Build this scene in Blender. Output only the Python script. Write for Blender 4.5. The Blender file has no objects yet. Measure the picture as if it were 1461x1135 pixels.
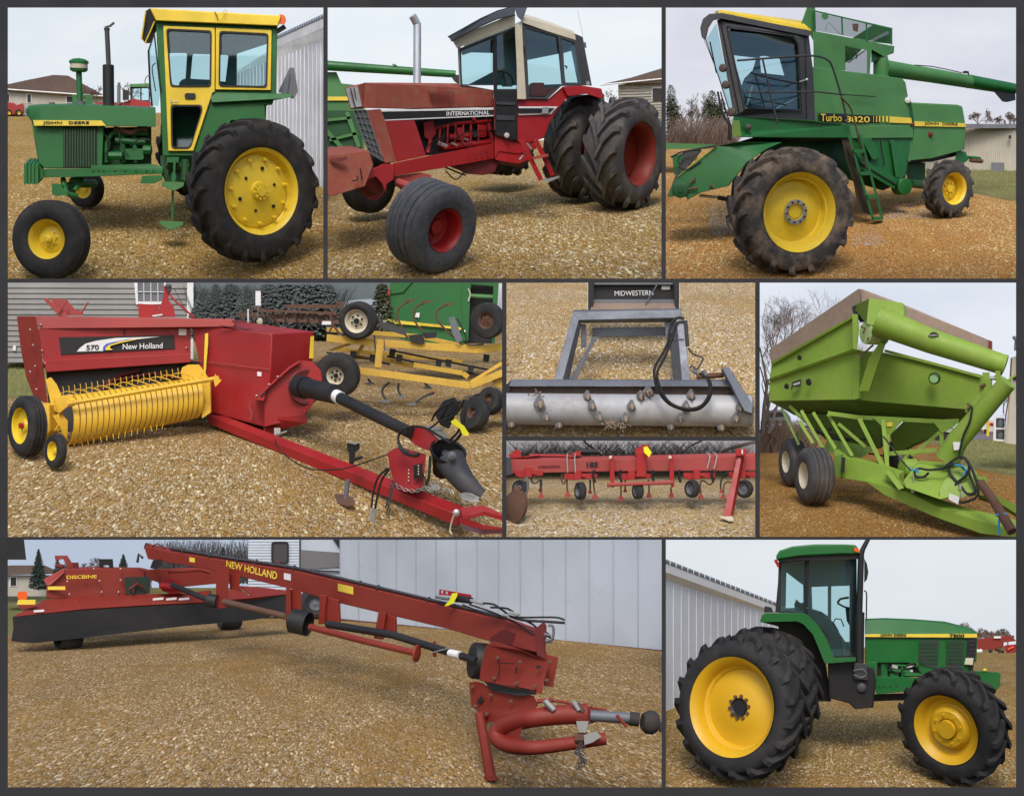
import bpy, math, random
from mathutils import Vector, geometry
R=math.radians
SC=bpy.context.scene
F=2400.0; CX,CY=730.5,567.5
random.seed(7)
# ---------------------------------------------------------------- camera, light
cam=bpy.data.cameras.new('camera'); camo=bpy.data.objects.new('camera',cam); SC.collection.objects.link(camo)
cam.sensor_fit='HORIZONTAL'; cam.sensor_width=36; cam.lens=36*F/1461; cam.clip_start=.1; cam.clip_end=500
camo.rotation_euler=(R(90),0,0); SC.camera=camo
SUN_EL,SUN_AZ=R(48),R(184)
w=bpy.data.worlds.new('World'); SC.world=w; w.use_nodes=True
nt=w.node_tree; sk=nt.nodes.new('ShaderNodeTexSky'); sk.sky_type='NISHITA'; sk.sun_disc=False
sk.sun_elevation=SUN_EL; sk.sun_rotation=SUN_AZ; sk.dust_density=3; sk.ozone_density=.6
nt.links.new(sk.outputs[0],nt.nodes['Background'].inputs[0]); nt.nodes['Background'].inputs[1].default_value=.15
sl=bpy.data.lights.new('sun','SUN'); sl.energy=1.35; sl.angle=R(20); sl.color=(1,.97,.92)
so=bpy.data.objects.new('sun',sl); SC.collection.objects.link(so)
dv=Vector((math.sin(SUN_AZ)*math.cos(SUN_EL),math.cos(SUN_AZ)*math.cos(SUN_EL),math.sin(SUN_EL)))
so.rotation_euler=dv.to_track_quat('Z','Y').to_euler()
SC.view_settings.view_transform='Standard'; SC.view_settings.look='None'; SC.view_settings.exposure=.3
# ---------------------------------------------------------------- materials
def newmat(name):
    m=bpy.data.materials.new(name); m.use_nodes=True
    return m,m.node_tree,m.node_tree.nodes['Principled BSDF']
def nd(t,k,**kw):
    n=t.nodes.new(k)
    for a,b in kw.items(): setattr(n,a,b)
    return n
def paint(name,c,rough=.4,dirt=.25,dc=(.16,.12,.08),metal=0,scale=1.6,bump=.0,spec=.5,lo=.45):
    m,t,b=newmat(name); L=t.links
    tc=nd(t,'ShaderNodeTexCoord')
    n1=nd(t,'ShaderNodeTexNoise'); n1.inputs['Scale'].default_value=scale; n1.inputs['Detail'].default_value=9; n1.inputs['Roughness'].default_value=.68
    L.new(tc.outputs['Object'],n1.inputs['Vector'])
    r=nd(t,'ShaderNodeMapRange'); r.inputs[1].default_value=lo; r.inputs[2].default_value=lo+.3; r.inputs[4].default_value=dirt
    L.new(n1.outputs['Fac'],r.inputs[0])
    mx=nd(t,'ShaderNodeMix',data_type='RGBA'); mx.inputs[6].default_value=(*c,1); mx.inputs[7].default_value=(*dc,1)
    L.new(r.outputs[0],mx.inputs[0])
    if dirt>=.2:
        n4=nd(t,'ShaderNodeTexNoise'); n4.inputs['Scale'].default_value=scale*9; n4.inputs['Detail'].default_value=5; n4.inputs['Roughness'].default_value=.75
        L.new(tc.outputs['Object'],n4.inputs['Vector'])
        r4=nd(t,'ShaderNodeMapRange'); r4.inputs[1].default_value=.6; r4.inputs[2].default_value=.68; r4.inputs[4].default_value=min(.75,dirt*1.5); L.new(n4.outputs['Fac'],r4.inputs[0])
        mx4=nd(t,'ShaderNodeMix',data_type='RGBA'); mx4.inputs[7].default_value=(dc[0]*.8,dc[1]*.8,dc[2]*.8,1)
        L.new(r4.outputs[0],mx4.inputs[0]); L.new(mx.outputs[2],mx4.inputs[6]); mx=mx4
    # slow fading of the paint itself
    n2=nd(t,'ShaderNodeTexNoise'); n2.inputs['Scale'].default_value=.7; n2.inputs['Detail'].default_value=3
    L.new(tc.outputs['Object'],n2.inputs['Vector'])
    v=nd(t,'ShaderNodeMapRange'); v.inputs[1].default_value=.3; v.inputs[2].default_value=.7; v.inputs[3].default_value=.84; v.inputs[4].default_value=1.14
    L.new(n2.outputs['Fac'],v.inputs[0])
    h=nd(t,'ShaderNodeHueSaturation'); L.new(v.outputs[0],h.inputs['Value']); L.new(mx.outputs[2],h.inputs['Color'])
    L.new(h.outputs[0],b.inputs['Base Color'])
    rr=nd(t,'ShaderNodeMapRange'); rr.inputs[1].default_value=.35; rr.inputs[2].default_value=.7; rr.inputs[3].default_value=rough; rr.inputs[4].default_value=min(1,rough+.3)
    L.new(n1.outputs['Fac'],rr.inputs[0]); L.new(rr.outputs[0],b.inputs['Roughness'])
    b.inputs['Metallic'].default_value=metal; b.inputs['Specular IOR Level'].default_value=spec
    bump=bump or (.06 if dirt>=.2 and spec>=.5 else 0)
    if bump:
        bp=nd(t,'ShaderNodeBump'); bp.inputs['Strength'].default_value=bump; bp.inputs['Distance'].default_value=.02
        n3=nd(t,'ShaderNodeTexNoise'); n3.inputs['Scale'].default_value=scale*8; n3.inputs['Detail'].default_value=6
        L.new(tc.outputs['Object'],n3.inputs['Vector']); L.new(n3.outputs['Fac'],bp.inputs['Height']); L.new(bp.outputs[0],b.inputs['Normal'])
    return m
def gravel(name,c1,c2,c3,sand,sc=1/5.5,patch=.5,gap=(.07,.05,.03),k=(1,1,1)):
    k=[k[0]*1.12,k[1]*1.13,k[2]*1.2]; k3=[k[0]*.5+.52,k[1]*.5+.54,k[2]*.4+.8]; c3=tuple(min(.8,a*q) for a,q in zip(c3,k3)); c1,c2,sand,gap=[tuple(min(.8,a*q) for a,q in zip(c,k)) for c in (c1,c2,sand,gap)]
    m,t,b=newmat(name); L=t.links; sc*=1.22
    def mth(op,a_,b_=None,c_=None):
        n=nd(t,'ShaderNodeMath',operation=op)
        for i,v in enumerate((a_,b_,c_)):
            if v is None: continue
            if isinstance(v,(int,float)): n.inputs[i].default_value=v
            else: L.new(v,n.inputs[i])
        return n.outputs[0]
    uv=nd(t,'ShaderNodeUVMap'); uv.uv_map='uv'
    wn=nd(t,'ShaderNodeTexNoise'); wn.inputs['Scale'].default_value=sc*.8; wn.inputs['Detail'].default_value=3
    L.new(uv.outputs[0],wn.inputs['Vector'])
    ad=nd(t,'ShaderNodeVectorMath',operation='MULTIPLY_ADD'); ad.inputs[1].default_value=(5,5,0)
    L.new(wn.outputs['Color'],ad.inputs[0]); L.new(uv.outputs[0],ad.inputs[2])
    V=[]
    for k in (1.0,2.1):
        vo=nd(t,'ShaderNodeTexVoronoi',voronoi_dimensions='2D'); vo.inputs['Scale'].default_value=sc*k
        L.new(ad.outputs[0],vo.inputs['Vector']); sp=nd(t,'ShaderNodeSeparateColor'); L.new(vo.outputs['Color'],sp.inputs[0])
        cr=nd(t,'ShaderNodeValToRGB'); e=cr.color_ramp
        e.elements[0].position=0; e.elements[0].color=(*c1,1); e.elements[1].position=1; e.elements[1].color=(*[min(.72,x*1.75) for x in c3],1)
        x=e.elements.new(.38); x.color=(*c2,1); x=e.elements.new(.55); x.color=(*sand,1); x=e.elements.new(.84); x.color=(*c3,1)
        L.new(sp.outputs[0],cr.inputs[0]); V.append((vo.outputs['Distance'],sp.outputs[2],cr.outputs[0]))
    n=nd(t,'ShaderNodeTexNoise'); n.inputs['Scale'].default_value=sc*.05; n.inputs['Detail'].default_value=7; n.inputs['Roughness'].default_value=.75
    L.new(uv.outputs[0],n.inputs['Vector'])
    thr=nd(t,'ShaderNodeMapRange'); thr.inputs[1].default_value=.3; thr.inputs[2].default_value=.7; thr.inputs[3].default_value=patch-.4; thr.inputs[4].default_value=patch+.5; L.new(n.outputs['Fac'],thr.inputs[0])
    big=mth('GREATER_THAN',V[0][1],thr.outputs[0])
    mc=nd(t,'ShaderNodeMix',data_type='RGBA'); L.new(big,mc.inputs[0]); L.new(V[1][2],mc.inputs[6]); L.new(V[0][2],mc.inputs[7])
    ms=nd(t,'ShaderNodeMix',data_type='FLOAT'); L.new(big,ms.inputs[0]); L.new(V[1][0],ms.inputs[2]); L.new(V[0][0],ms.inputs[3])
    zn=nd(t,'ShaderNodeMapRange'); zn.inputs[1].default_value=.47; zn.inputs[2].default_value=.62; zn.inputs[4].default_value=.62
    nz=nd(t,'ShaderNodeTexNoise'); nz.inputs['Scale'].default_value=sc*.014; nz.inputs['Detail'].default_value=6; nz.inputs['Roughness'].default_value=.65; nz.inputs['Distortion'].default_value=.8
    mpz=nd(t,'ShaderNodeMapping'); mpz.inputs['Rotation'].default_value=(0,0,.35); mpz.inputs['Scale'].default_value=(.55,1.7,1); L.new(uv.outputs[0],mpz.inputs[0]); L.new(mpz.outputs[0],nz.inputs['Vector']); L.new(nz.outputs['Fac'],zn.inputs[0])
    zm=nd(t,'ShaderNodeMix',data_type='RGBA'); L.new(zn.outputs[0],zm.inputs[0]); L.new(mc.outputs[2],zm.inputs[6]); zm.inputs[7].default_value=(sand[0]*1.02,sand[1]*.95,sand[2]*.8,1); mc=zm
    gp=nd(t,'ShaderNodeMapRange'); gp.inputs[1].default_value=.42; gp.inputs[2].default_value=.75; gp.inputs[4].default_value=.8; L.new(ms.outputs[0],gp.inputs[0])
    mg=nd(t,'ShaderNodeMix',data_type='RGBA'); L.new(gp.outputs[0],mg.inputs[0]); L.new(mc.outputs[2],mg.inputs[6]); mg.inputs[7].default_value=(*gap,1)
    g2=nd(t,'ShaderNodeTexNoise'); g2.inputs['Scale'].default_value=sc*2.4; g2.inputs['Detail'].default_value=3; g2.inputs['Roughness'].default_value=.8; L.new(uv.outputs[0],g2.inputs['Vector'])
    tone=nd(t,'ShaderNodeMapRange'); tone.inputs[1].default_value=.3; tone.inputs[2].default_value=.7; tone.inputs[3].default_value=.72; tone.inputs[4].default_value=1.3; L.new(g2.outputs['Fac'],tone.inputs[0])
    t2=nd(t,'ShaderNodeMapRange'); t2.inputs[1].default_value=.35; t2.inputs[2].default_value=.65; t2.inputs[3].default_value=1.12; t2.inputs[4].default_value=.88; L.new(n.outputs['Fac'],t2.inputs[0])
    hs=nd(t,'ShaderNodeHueSaturation'); L.new(mth('MULTIPLY',tone.outputs[0],t2.outputs[0]),hs.inputs['Value']); L.new(mg.outputs[2],hs.inputs['Color'])
    L.new(hs.outputs[0],b.inputs['Base Color']); b.inputs['Roughness'].default_value=.95; b.inputs['Specular IOR Level'].default_value=.0
    h=mth('ADD',mth('MULTIPLY',ms.outputs[0],-1.0),mth('MULTIPLY',g2.outputs['Fac'],.6))
    bp=nd(t,'ShaderNodeBump'); bp.inputs['Strength'].default_value=.5; bp.inputs['Distance'].default_value=.04; L.new(h,bp.inputs['Height']); L.new(bp.outputs[0],b.inputs['Normal'])
    return m
def stonemat(name,c1,c2,c3):
    m,t,b=newmat(name); g_=nd(t,'ShaderNodeNewGeometry'); cr=nd(t,'ShaderNodeValToRGB'); e=cr.color_ramp
    e.elements[0].color=(*c1,1); e.elements[1].color=(*c3,1); x=e.elements.new(.5); x.color=(*c2,1)
    t.links.new(g_.outputs['Random Per Island'],cr.inputs[0]); t.links.new(cr.outputs[0],b.inputs['Base Color']); b.inputs['Roughness'].default_value=.85; return m
def skymat(name,c1,c2,st=.93):
    m,t,b=newmat(name); L=t.links; t.nodes.remove(b); out=t.nodes['Material Output']
    tc=nd(t,'ShaderNodeTexCoord'); mp=nd(t,'ShaderNodeMapping'); mp.inputs['Scale'].default_value=(.12,.1,.3)
    n=nd(t,'ShaderNodeTexNoise'); n.inputs['Scale'].default_value=1; n.inputs['Detail'].default_value=5; n.inputs['Roughness'].default_value=.5
    L.new(tc.outputs['Object'],mp.inputs[0]); L.new(mp.outputs[0],n.inputs['Vector'])
    cr=nd(t,'ShaderNodeValToRGB'); e=cr.color_ramp; e.elements[0].position=.32; e.elements[0].color=(*c1,1); e.elements[1].position=.68; e.elements[1].color=(*c2,1)
    em=nd(t,'ShaderNodeEmission'); em.inputs[1].default_value=st
    L.new(n.outputs['Fac'],cr.inputs[0]); L.new(cr.outputs[0],em.inputs[0]); L.new(em.outputs[0],out.inputs[0])
    return m
def glassmat(name,c=(.74,.9,.92),g=.12,gc=(.8,.85,.9)):
    m,t,b=newmat(name); L=t.links; t.nodes.remove(b); out=t.nodes['Material Output']
    tr=nd(t,'ShaderNodeBsdfTransparent'); tr.inputs[0].default_value=(*c,1)
    gl=nd(t,'ShaderNodeBsdfGlossy'); gl.inputs['Roughness'].default_value=.04; gl.inputs[0].default_value=(*gc,1)
    mx=nd(t,'ShaderNodeMixShader'); fr=nd(t,'ShaderNodeLayerWeight'); fr.inputs[0].default_value=.5
    pw=nd(t,'ShaderNodeMath',operation='POWER'); pw.inputs[1].default_value=4; L.new(fr.outputs['Facing'],pw.inputs[0])
    ad=nd(t,'ShaderNodeMath',operation='MULTIPLY_ADD'); ad.inputs[1].default_value=.6; ad.inputs[2].default_value=g; L.new(pw.outputs[0],ad.inputs[0])
    L.new(ad.outputs[0],mx.inputs[0]); L.new(tr.outputs[0],mx.inputs[1]); L.new(gl.outputs[0],mx.inputs[2]); L.new(mx.outputs[0],out.inputs[0])
    return m
GREEN=paint('green paint',(.007,.125,.022),.38,.3,(.05,.08,.03),spec=.5)
GREEN2=paint('faded green paint',(.06,.205,.058),.45,.4,(.1,.17,.06))
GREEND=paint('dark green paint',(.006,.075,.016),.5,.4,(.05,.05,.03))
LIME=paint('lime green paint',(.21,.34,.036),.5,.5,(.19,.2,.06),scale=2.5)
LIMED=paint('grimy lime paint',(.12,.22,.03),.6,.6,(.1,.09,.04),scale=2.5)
YEL=paint('yellow paint',(.8,.57,.03),.35,.25,(.4,.28,.08))
YELO=paint('orange yellow rim paint',(.68,.4,.012),.4,.1,(.5,.3,.05))
YELP=paint('yellow pickup paint',(.76,.46,.03),.4,.4,(.4,.24,.06))
YELB=paint('mustard paint',(.58,.36,.04),.5,.55,(.3,.17,.07),scale=3)
STRIPE=paint('yellow decal',(.8,.6,.06),.4,.1,(.5,.4,.1))
RED=paint('red paint',(.36,.012,.014),.35,.3,(.18,.03,.03))
REDF=paint('faded red paint',(.29,.06,.035),.6,.85,(.26,.14,.09),scale=3)
REDNH=paint('red implement paint',(.31,.01,.011),.36,.35,(.2,.04,.03))
REDM=paint('dull red paint',(.22,.02,.01),.5,.45,(.2,.04,.02))
REDP=paint('dusty pinkish red paint',(.34,.05,.045),.6,.5,(.3,.11,.09),scale=2.5)
REDD=paint('deep red paint',(.12,.01,.01),.5,.4,(.08,.03,.02))
BLACK=paint('black plastic',(.009,.009,.01),.5,.2,(.07,.06,.05))
BLACKG=paint('charcoal paint',(.045,.045,.05),.5,.2,(.1,.09,.08))
DARK=paint('dark interior',(.09,.11,.11),.8,.3,(.05,.05,.05))
INTG=paint('grey cab lining',(.2,.25,.25),.8,.3,(.06,.08,.08))
GREY=paint('grey steel',(.16,.17,.19),.5,.4,(.09,.08,.07),metal=.3)
BLUEGREY=paint('blue grey steel tube',(.14,.155,.185),.35,.5,(.07,.065,.07),metal=.35,scale=3)
ZINC=paint('zinc plated steel',(.5,.5,.48),.35,.5,(.25,.2,.15),metal=.6)
SILVER=paint('silver painted roller',(.38,.39,.41),.5,.6,(.25,.22,.2),metal=.1,scale=2)
CHROME=paint('dull chrome pipe',(.62,.64,.68),.28,.4,(.3,.3,.33),metal=.7)
RUST=paint('rusty steel',(.12,.06,.038),.8,.6,(.07,.035,.02),scale=4,bump=.3)
RUBBER=paint('black rubber',(.014,.014,.015),.7,.7,(.075,.068,.06),scale=2.5,bump=.15)
RUBBERD=paint('dusty rubber',(.04,.04,.043),.75,.75,(.17,.14,.11),scale=1.7,bump=.3,lo=.42)
RUBBERM=paint('muddy rubber',(.045,.043,.045),.85,.95,(.3,.22,.15),scale=1.6,bump=.4,lo=.44)
RUBBERB=paint('worn bluish rubber',(.055,.065,.085),.85,.9,(.14,.12,.1),scale=5,bump=.3)
WHITE=paint('white metal',(.6,.62,.66),.5,.15,(.5,.5,.5),scale=.8)
WHITEP=paint('white paint',(.75,.75,.75),.4,.2,(.5,.48,.45))
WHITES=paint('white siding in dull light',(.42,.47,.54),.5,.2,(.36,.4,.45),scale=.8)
CREAM=paint('cream paint',(.6,.55,.42),.45,.4,(.4,.32,.2))
TAN=paint('tan siding',(.4,.38,.33),.7,.2,(.33,.31,.28))
ROOFB=paint('brown shingles',(.12,.085,.07),.9,.6,(.07,.05,.045),scale=5)
WOOD=paint('weathered board',(.26,.19,.14),.85,.8,(.16,.115,.1),scale=3,bump=.3)
BEIGE=paint('beige siding',(.5,.47,.39),.6,.15,(.42,.4,.33))
GRASS=paint('grass',(.17,.165,.065),.95,.9,(.2,.17,.08),scale=9,bump=.6,spec=.1)
BARK=paint('grey brown bark',(.11,.085,.075),.9,.5,(.18,.15,.13))
TWIG=paint('brown twigs',(.15,.1,.08),.9,.5,(.1,.07,.06))
DRYB=paint('dry brush',(.24,.17,.13),.95,.7,(.15,.11,.09),scale=4)
PINE=paint('spruce needles',(.1,.115,.113),.9,.6,(.035,.055,.035),scale=3)
RUBBERG=paint('weathered grey rubber',(.055,.055,.06),.85,.8,(.17,.145,.125),scale=1.6,bump=.4,lo=.44)
SIDING=paint('grey clapboard',(.25,.245,.235),.7,.2,(.2,.2,.19))
PINED=paint('dark spruce needles',(.022,.036,.028),.9,.6,(.035,.05,.035),scale=3)
PINE2=paint('olive pine needles',(.055,.065,.025),.9,.6,(.04,.05,.02),scale=3)
SEAT=paint('grey upholstery',(.06,.065,.07),.8,.2,(.1,.1,.1))
AMBER=paint('amber lens',(.8,.12,.02),.2,.1,(.5,.1,.02))
REDL=paint('red lens',(.6,.02,.02),.2,.1,(.3,.02,.02))
BLUE=paint('blue twine',(.02,.28,.55),.7,.1,(.02,.2,.4))
YTAG=paint('yellow tag',(.85,.8,.02),.6,.1,(.7,.65,.02))
BLUES=paint('blue decal',(.03,.1,.5),.4,.0)
SNOW=paint('icy slush',(.55,.57,.62),.6,.3,(.4,.36,.3),scale=8)
GLASS=glassmat('cab glass',g=.07); GLASSD=glassmat('dark cab glass',(.42,.55,.56),.1)
MESH=glassmat('wire mesh screen',(.66,.68,.68),.0,(.3,.3,.3))
FRAME=paint('slate grey frame',(.033,.033,.036),.75,.1,(.05,.05,.055),spec=.2)
# ---------------------------------------------------------------- geometry
D0=30.0
DO=0.0; DX0=0.0; DK=0.0; DXM=1e9
def lay(o=0,x0=0,k=0,xm=1e9):
    "where the current machine stands: set back by o, receding by k per px to the right of x0"
    global DO,DX0,DK,DXM
    DO,DX0,DK,DXM=o,x0,k,xm
def ab(x,d): return d+DO+DK*min(max(0,x-DX0),DXM-DX0)
def W(x,y,d):
    D=D0*(1+ab(x,d)/F); return Vector(((x-CX)/F*D, D, -(y-CY)/F*D))
def sc(d,x=0): return D0*(1+ab(x,d)/F)/F
def pl(s,d=0):
    if isinstance(s,str):
        o=[]
        for q in s.split():
            v=[float(a) for a in q.split(',')]
            o.append((v[0],v[1],d+(v[2] if len(v)>2 else 0)))
        return o
    return [(p[0],p[1],d+(p[2] if len(p)>2 else 0)) for p in s]
def fr_at(x,y,d):
    o=W(x,y,d); f=o.normalized(); r=Vector((f.y,-f.x,0)).normalized(); u=r.cross(f); return o,r,u,f
def rect(x0,y0,x1,y1,r=0):
    if r==0: return [(x0,y0),(x1,y0),(x1,y1),(x0,y1)]
    o=[]
    for cx,cy,a in ((x1-r,y0+r,-90),(x1-r,y1-r,0),(x0+r,y1-r,90),(x0+r,y0+r,180)):
        for k in range(4): q=R(a+k*30); o.append((cx+r*math.cos(q),cy+r*math.sin(q)))
    return o
def rnd(s,r=3,n=3):
    "rounds the corners of a polygon"
    P=pl(s); o=[]
    for i,p in enumerate(P):
        a,b=Vector(P[i-1]),Vector(P[(i+1)%len(P)]); p=Vector(p)
        u=(a-p); v=(b-p); q=min(r,u.length*.45,v.length*.45); A=p+u.normalized()*q; B=p+v.normalized()*q
        for k in range(n+1):
            t=k/n; o.append(tuple(A*(1-t)**2+p*2*t*(1-t)+B*t*t))
    return o
def ell(cx,cy,rx,ry,n=20,a0=0,a1=360,rot=0):
    o=[]; full=abs(a1-a0)>=360
    for k in range(n if full else n+1):
        a=R(a0+(a1-a0)*k/n); x,y=rx*math.cos(a),ry*math.sin(a); c,s=math.cos(R(rot)),math.sin(R(rot))
        o.append((cx+x*c-y*s,cy+x*s+y*c))
    return o
SPL={'wheel_bolts': 'wheel_bolt', 'rim_clamps': 'rim_clamp', 'disc_holes': 'disc_hole', 'clamp_nuts': 'clamp_nut', 'frame_bolts': 'frame_bolt', 'louvres': 'louvre', 'clamps': 'shank_clamp', 'shanks': 'shank', 'gusset_plate': 'gusset_plate', 'pivot_bolts': 'pivot_bolt', 'panel_bolts': 'panel_bolt', 'guard_bolts': 'guard_bolt', 'inner_hand_rail': 'inner_hand_rail', 'tines': 'tine', 'lower_tines': 'lower_tine', 'windguard_rods': 'windguard_rod', 'pickup_guards': 'pickup_guard', 'braces': 'brace', 'u_bolts': 'u_bolt', 'adjustment_holes': 'adjustment_hole', 'hood_bolts': 'hood_bolt', 'line_clamps': 'line_clamp', 'step_rails': 'step_rail', 'hinge_ear': 'hinge_ear', 'work_lamp': 'work_lamp', 'side_marker': 'side_marker', 'bolt': 'bolt', 'boom_leg': 'boom_leg', 'hitch_pin': 'hitch_pin', 'pin_boss': 'pin_boss', 'hood_louvres': 'hood_louvre', 'linkage': 'linkage_pin', 'upright': 'upright', 'side_plate': 'side_plate', 'worn_edge': 'worn_edge', 'door_hinge': 'door_hinge', 'hydraulic_lines': 'hydraulic_line', 'rust_patch': 'rust_patch', 'trim_line': 'trim_line', 'latch': 'latch', 'hitch_collar': 'hitch_collar'}
class M:
    def __init__(s): s.v=[]; s.f=[]
    def add(s,vs,fs):
        b=len(s.v); s.v+=[Vector(v) for v in vs]; s.f+=[[i+b for i in f] for f in fs]; return s
    def p(s,pts,d=0,t=6,holes=(),off=(0,0)):
        "traced plate of thickness t, its back outline shifted by off"
        loops=[pl(pts,d)]+[pl(h,d) for h in holes]
        tri=geometry.tessellate_polygon([[Vector((q[0],q[1],0)) for q in l] for l in loops])
        fl=[q for l in loops for q in l]; n=len(fl)
        vs=[W(*q) for q in fl]+[W(q[0]+off[0],q[1]+off[1],q[2]+t) for q in fl]
        fs=[]
        if len(loops)==1 and len(fl)<=4: fs=[list(range(n)),[i+n for i in reversed(range(n))]]
        else:
            for a in tri: fs.append(list(a)); fs.append([a[2]+n,a[1]+n,a[0]+n])
        b=0
        for l in loops:
            k=len(l)
            for i in range(k): j=(i+1)%k; fs.append([b+i,b+j,b+j+n,b+i+n])
            b+=k
        return s.add(vs,fs)
    def loft(s,loops,d=0,caps=True,closed=True):
        L=[pl(l,d) for l in loops]; n=len(L[0]); vs=[W(*q) for l in L for q in l]; fs=[]
        for a in range(len(L)-1):
            for i in range(n if closed else n-1):
                j=(i+1)%n; fs.append([a*n+i,a*n+j,(a+1)*n+j,(a+1)*n+i])
        if caps and closed: fs+=[list(range(n)),[(len(L)-1)*n+i for i in range(n)]]
        return s.add(vs,fs)
    def t(s,pts,r,d=0,n=8,smooth=0,r1=None):
        P=pl(pts,d)
        if smooth:
            Q=[]
            V=[Vector(p) for p in P]; V=[V[0]*2-V[1]]+V+[V[-1]*2-V[-2]]
            for i in range(1,len(V)-2):
                for k in range(smooth):
                    u=k/smooth; a,b,c,e=V[i-1],V[i],V[i+1],V[i+2]
                    Q.append(tuple(.5*((2*b)+(c-a)*u+(2*a-5*b+4*c-e)*u*u+(3*b-a-3*c+e)*u**3)))
            Q.append(P[-1]); P=Q
        w=[W(*p) for p in P]; vs=[]; fs=[]; N=len(w); up=None
        for i in range(N):
            tg=(w[min(i+1,N-1)]-w[max(i-1,0)]).normalized()
            if up is None: up=tg.cross(Vector((.3,1,.2))).normalized()
            else: up=(up-tg*up.dot(tg)).normalized()
            sd=tg.cross(up); rr=(r if r1 is None else r+(r1-r)*i/(N-1))*sc(P[i][2],P[i][0])
            for k in range(n): a=2*math.pi*k/n; vs.append(w[i]+(up*math.cos(a)+sd*math.sin(a))*rr)
        for i in range(N-1):
            for k in range(n): j=(k+1)%n; fs.append([i*n+k,i*n+j,(i+1)*n+j,(i+1)*n+k])
        fs+=[list(range(n)),[(N-1)*n+k for k in range(n)]]
        return s.add(vs,fs)
    def bar(s,pts,hw,d=0,t=None):
        "square bar along a path: rectangular section hw half width, t depth"
        P=pl(pts,d); t=t or hw*2
        for a,b in zip(P,P[1:]):
            dx,dy=b[0]-a[0],b[1]-a[1]; l=math.hypot(dx,dy) or 1; nx,ny=-dy/l*hw,dx/l*hw
            s.p([(a[0]+nx,a[1]+ny,a[2]),(b[0]+nx,b[1]+ny,b[2]),(b[0]-nx,b[1]-ny,b[2]),(a[0]-nx,a[1]-ny,a[2])],0,t)
        return s
    def lathe(s,c,n,prof,seg=40,closed=False):
        "prof [(r,h)] px round axis n through c; h runs inward (away from n)"
        o,r,u,f=fr_at(*c); k=sc(c[2],c[0]); A=(r*n[0]+u*n[1]+f*n[2]).normalized()
        a=A.cross(Vector((0,0,1)));
        if a.length<.1: a=A.cross(Vector((1,0,0)))
        a.normalize(); b=A.cross(a); vs=[];fs=[]; m=len(prof)
        for i in range(seg):
            q=2*math.pi*i/seg; e=a*math.cos(q)+b*math.sin(q)
            for (rr,h) in prof: vs.append(o+(e*rr-A*h)*k)
        for i in range(seg):
            j=(i+1)%seg
            for z in range(m if closed else m-1):
                y=(z+1)%m; fs.append([i*m+z,j*m+z,j*m+y,i*m+y])
        return s.add(vs,fs)
    def islands(s):
        p=list(range(len(s.v)))
        def f(i):
            while p[i]!=i: p[i]=p[p[i]]; i=p[i]
            return i
        for q in s.f:
            for i in q[1:]: p[f(i)]=f(q[0])
        gr={}
        for q in s.f: gr.setdefault(f(q[0]),[]).append(q)
        out=[]
        for fs in gr.values():
            ix=sorted({i for q in fs for i in q}); mp={i:k for k,i in enumerate(ix)}; m=M(); m.v=[s.v[i] for i in ix]; m.f=[[mp[i] for i in q] for q in fs]; out.append(m)
        return out
    def b(s,name,mat,parent='CUR',bev=0,label=None,smooth=True,ang=35):
        if name in SPL:
            I=s.islands(); nm=SPL[name]; nm=nm if nm not in SPL else nm
            if len(I)>1 and len(I)<=100: return [m.b1(nm,mat,parent,bev,label,smooth,ang) for m in I][0]
            name=nm
        return s.b1(name,mat,parent,bev,label,smooth,ang)
    def b1(s,name,mat,parent='CUR',bev=0,label=None,smooth=True,ang=35):
        me=bpy.data.meshes.new(name)
        lo=Vector([min(v[i] for v in s.v) for i in range(3)]); hi=Vector([max(v[i] for v in s.v) for i in range(3)])
        o=Vector(((lo.x+hi.x)/2,(lo.y+hi.y)/2,lo.z))
        me.from_pydata([v-o for v in s.v],[],s.f); me.validate(); me.materials.append(mat)
        if len(me.polygons)<60000:
            import bmesh; bm=bmesh.new(); bm.from_mesh(me); bmesh.ops.recalc_face_normals(bm,faces=bm.faces); bm.to_mesh(me); bm.free()
        if smooth:
            me.polygons.foreach_set('use_smooth',[True]*len(me.polygons)); me.set_sharp_from_angle(angle=R(ang))
        ob=bpy.data.objects.new(name,me); SC.collection.objects.link(ob)
        if parent=='CUR': parent=CUR
        ORG[ob]=o
        if parent: ob.parent=parent; ob.location=o-ORG[parent]
        else: ob.location=o
        if bev:
            bv=ob.modifiers.new('bevel','BEVEL'); bv.width=bev*D0/F; bv.segments=2; bv.limit_method='ANGLE'; bv.angle_limit=R(35)
        if label: ob['label']=label
        return ob
ORG={}; CUR=None
def th(name,label,cat,x,y,d,group=None):
    global CUR
    o=bpy.data.objects.new(name,None); SC.collection.objects.link(o); o.location=W(x,y,d); ORG[o]=W(x,y,d); o.empty_display_size=.2
    o['label']=label; o['category']=cat
    if group: o['group']=group
    CUR=o; return o
def tag(o,label,cat,group=None,kind=None):
    if label: o['label']=label
    if cat: o['category']=cat
    if group: o['group']=group
    if kind: o['kind']=kind
    return o
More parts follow.
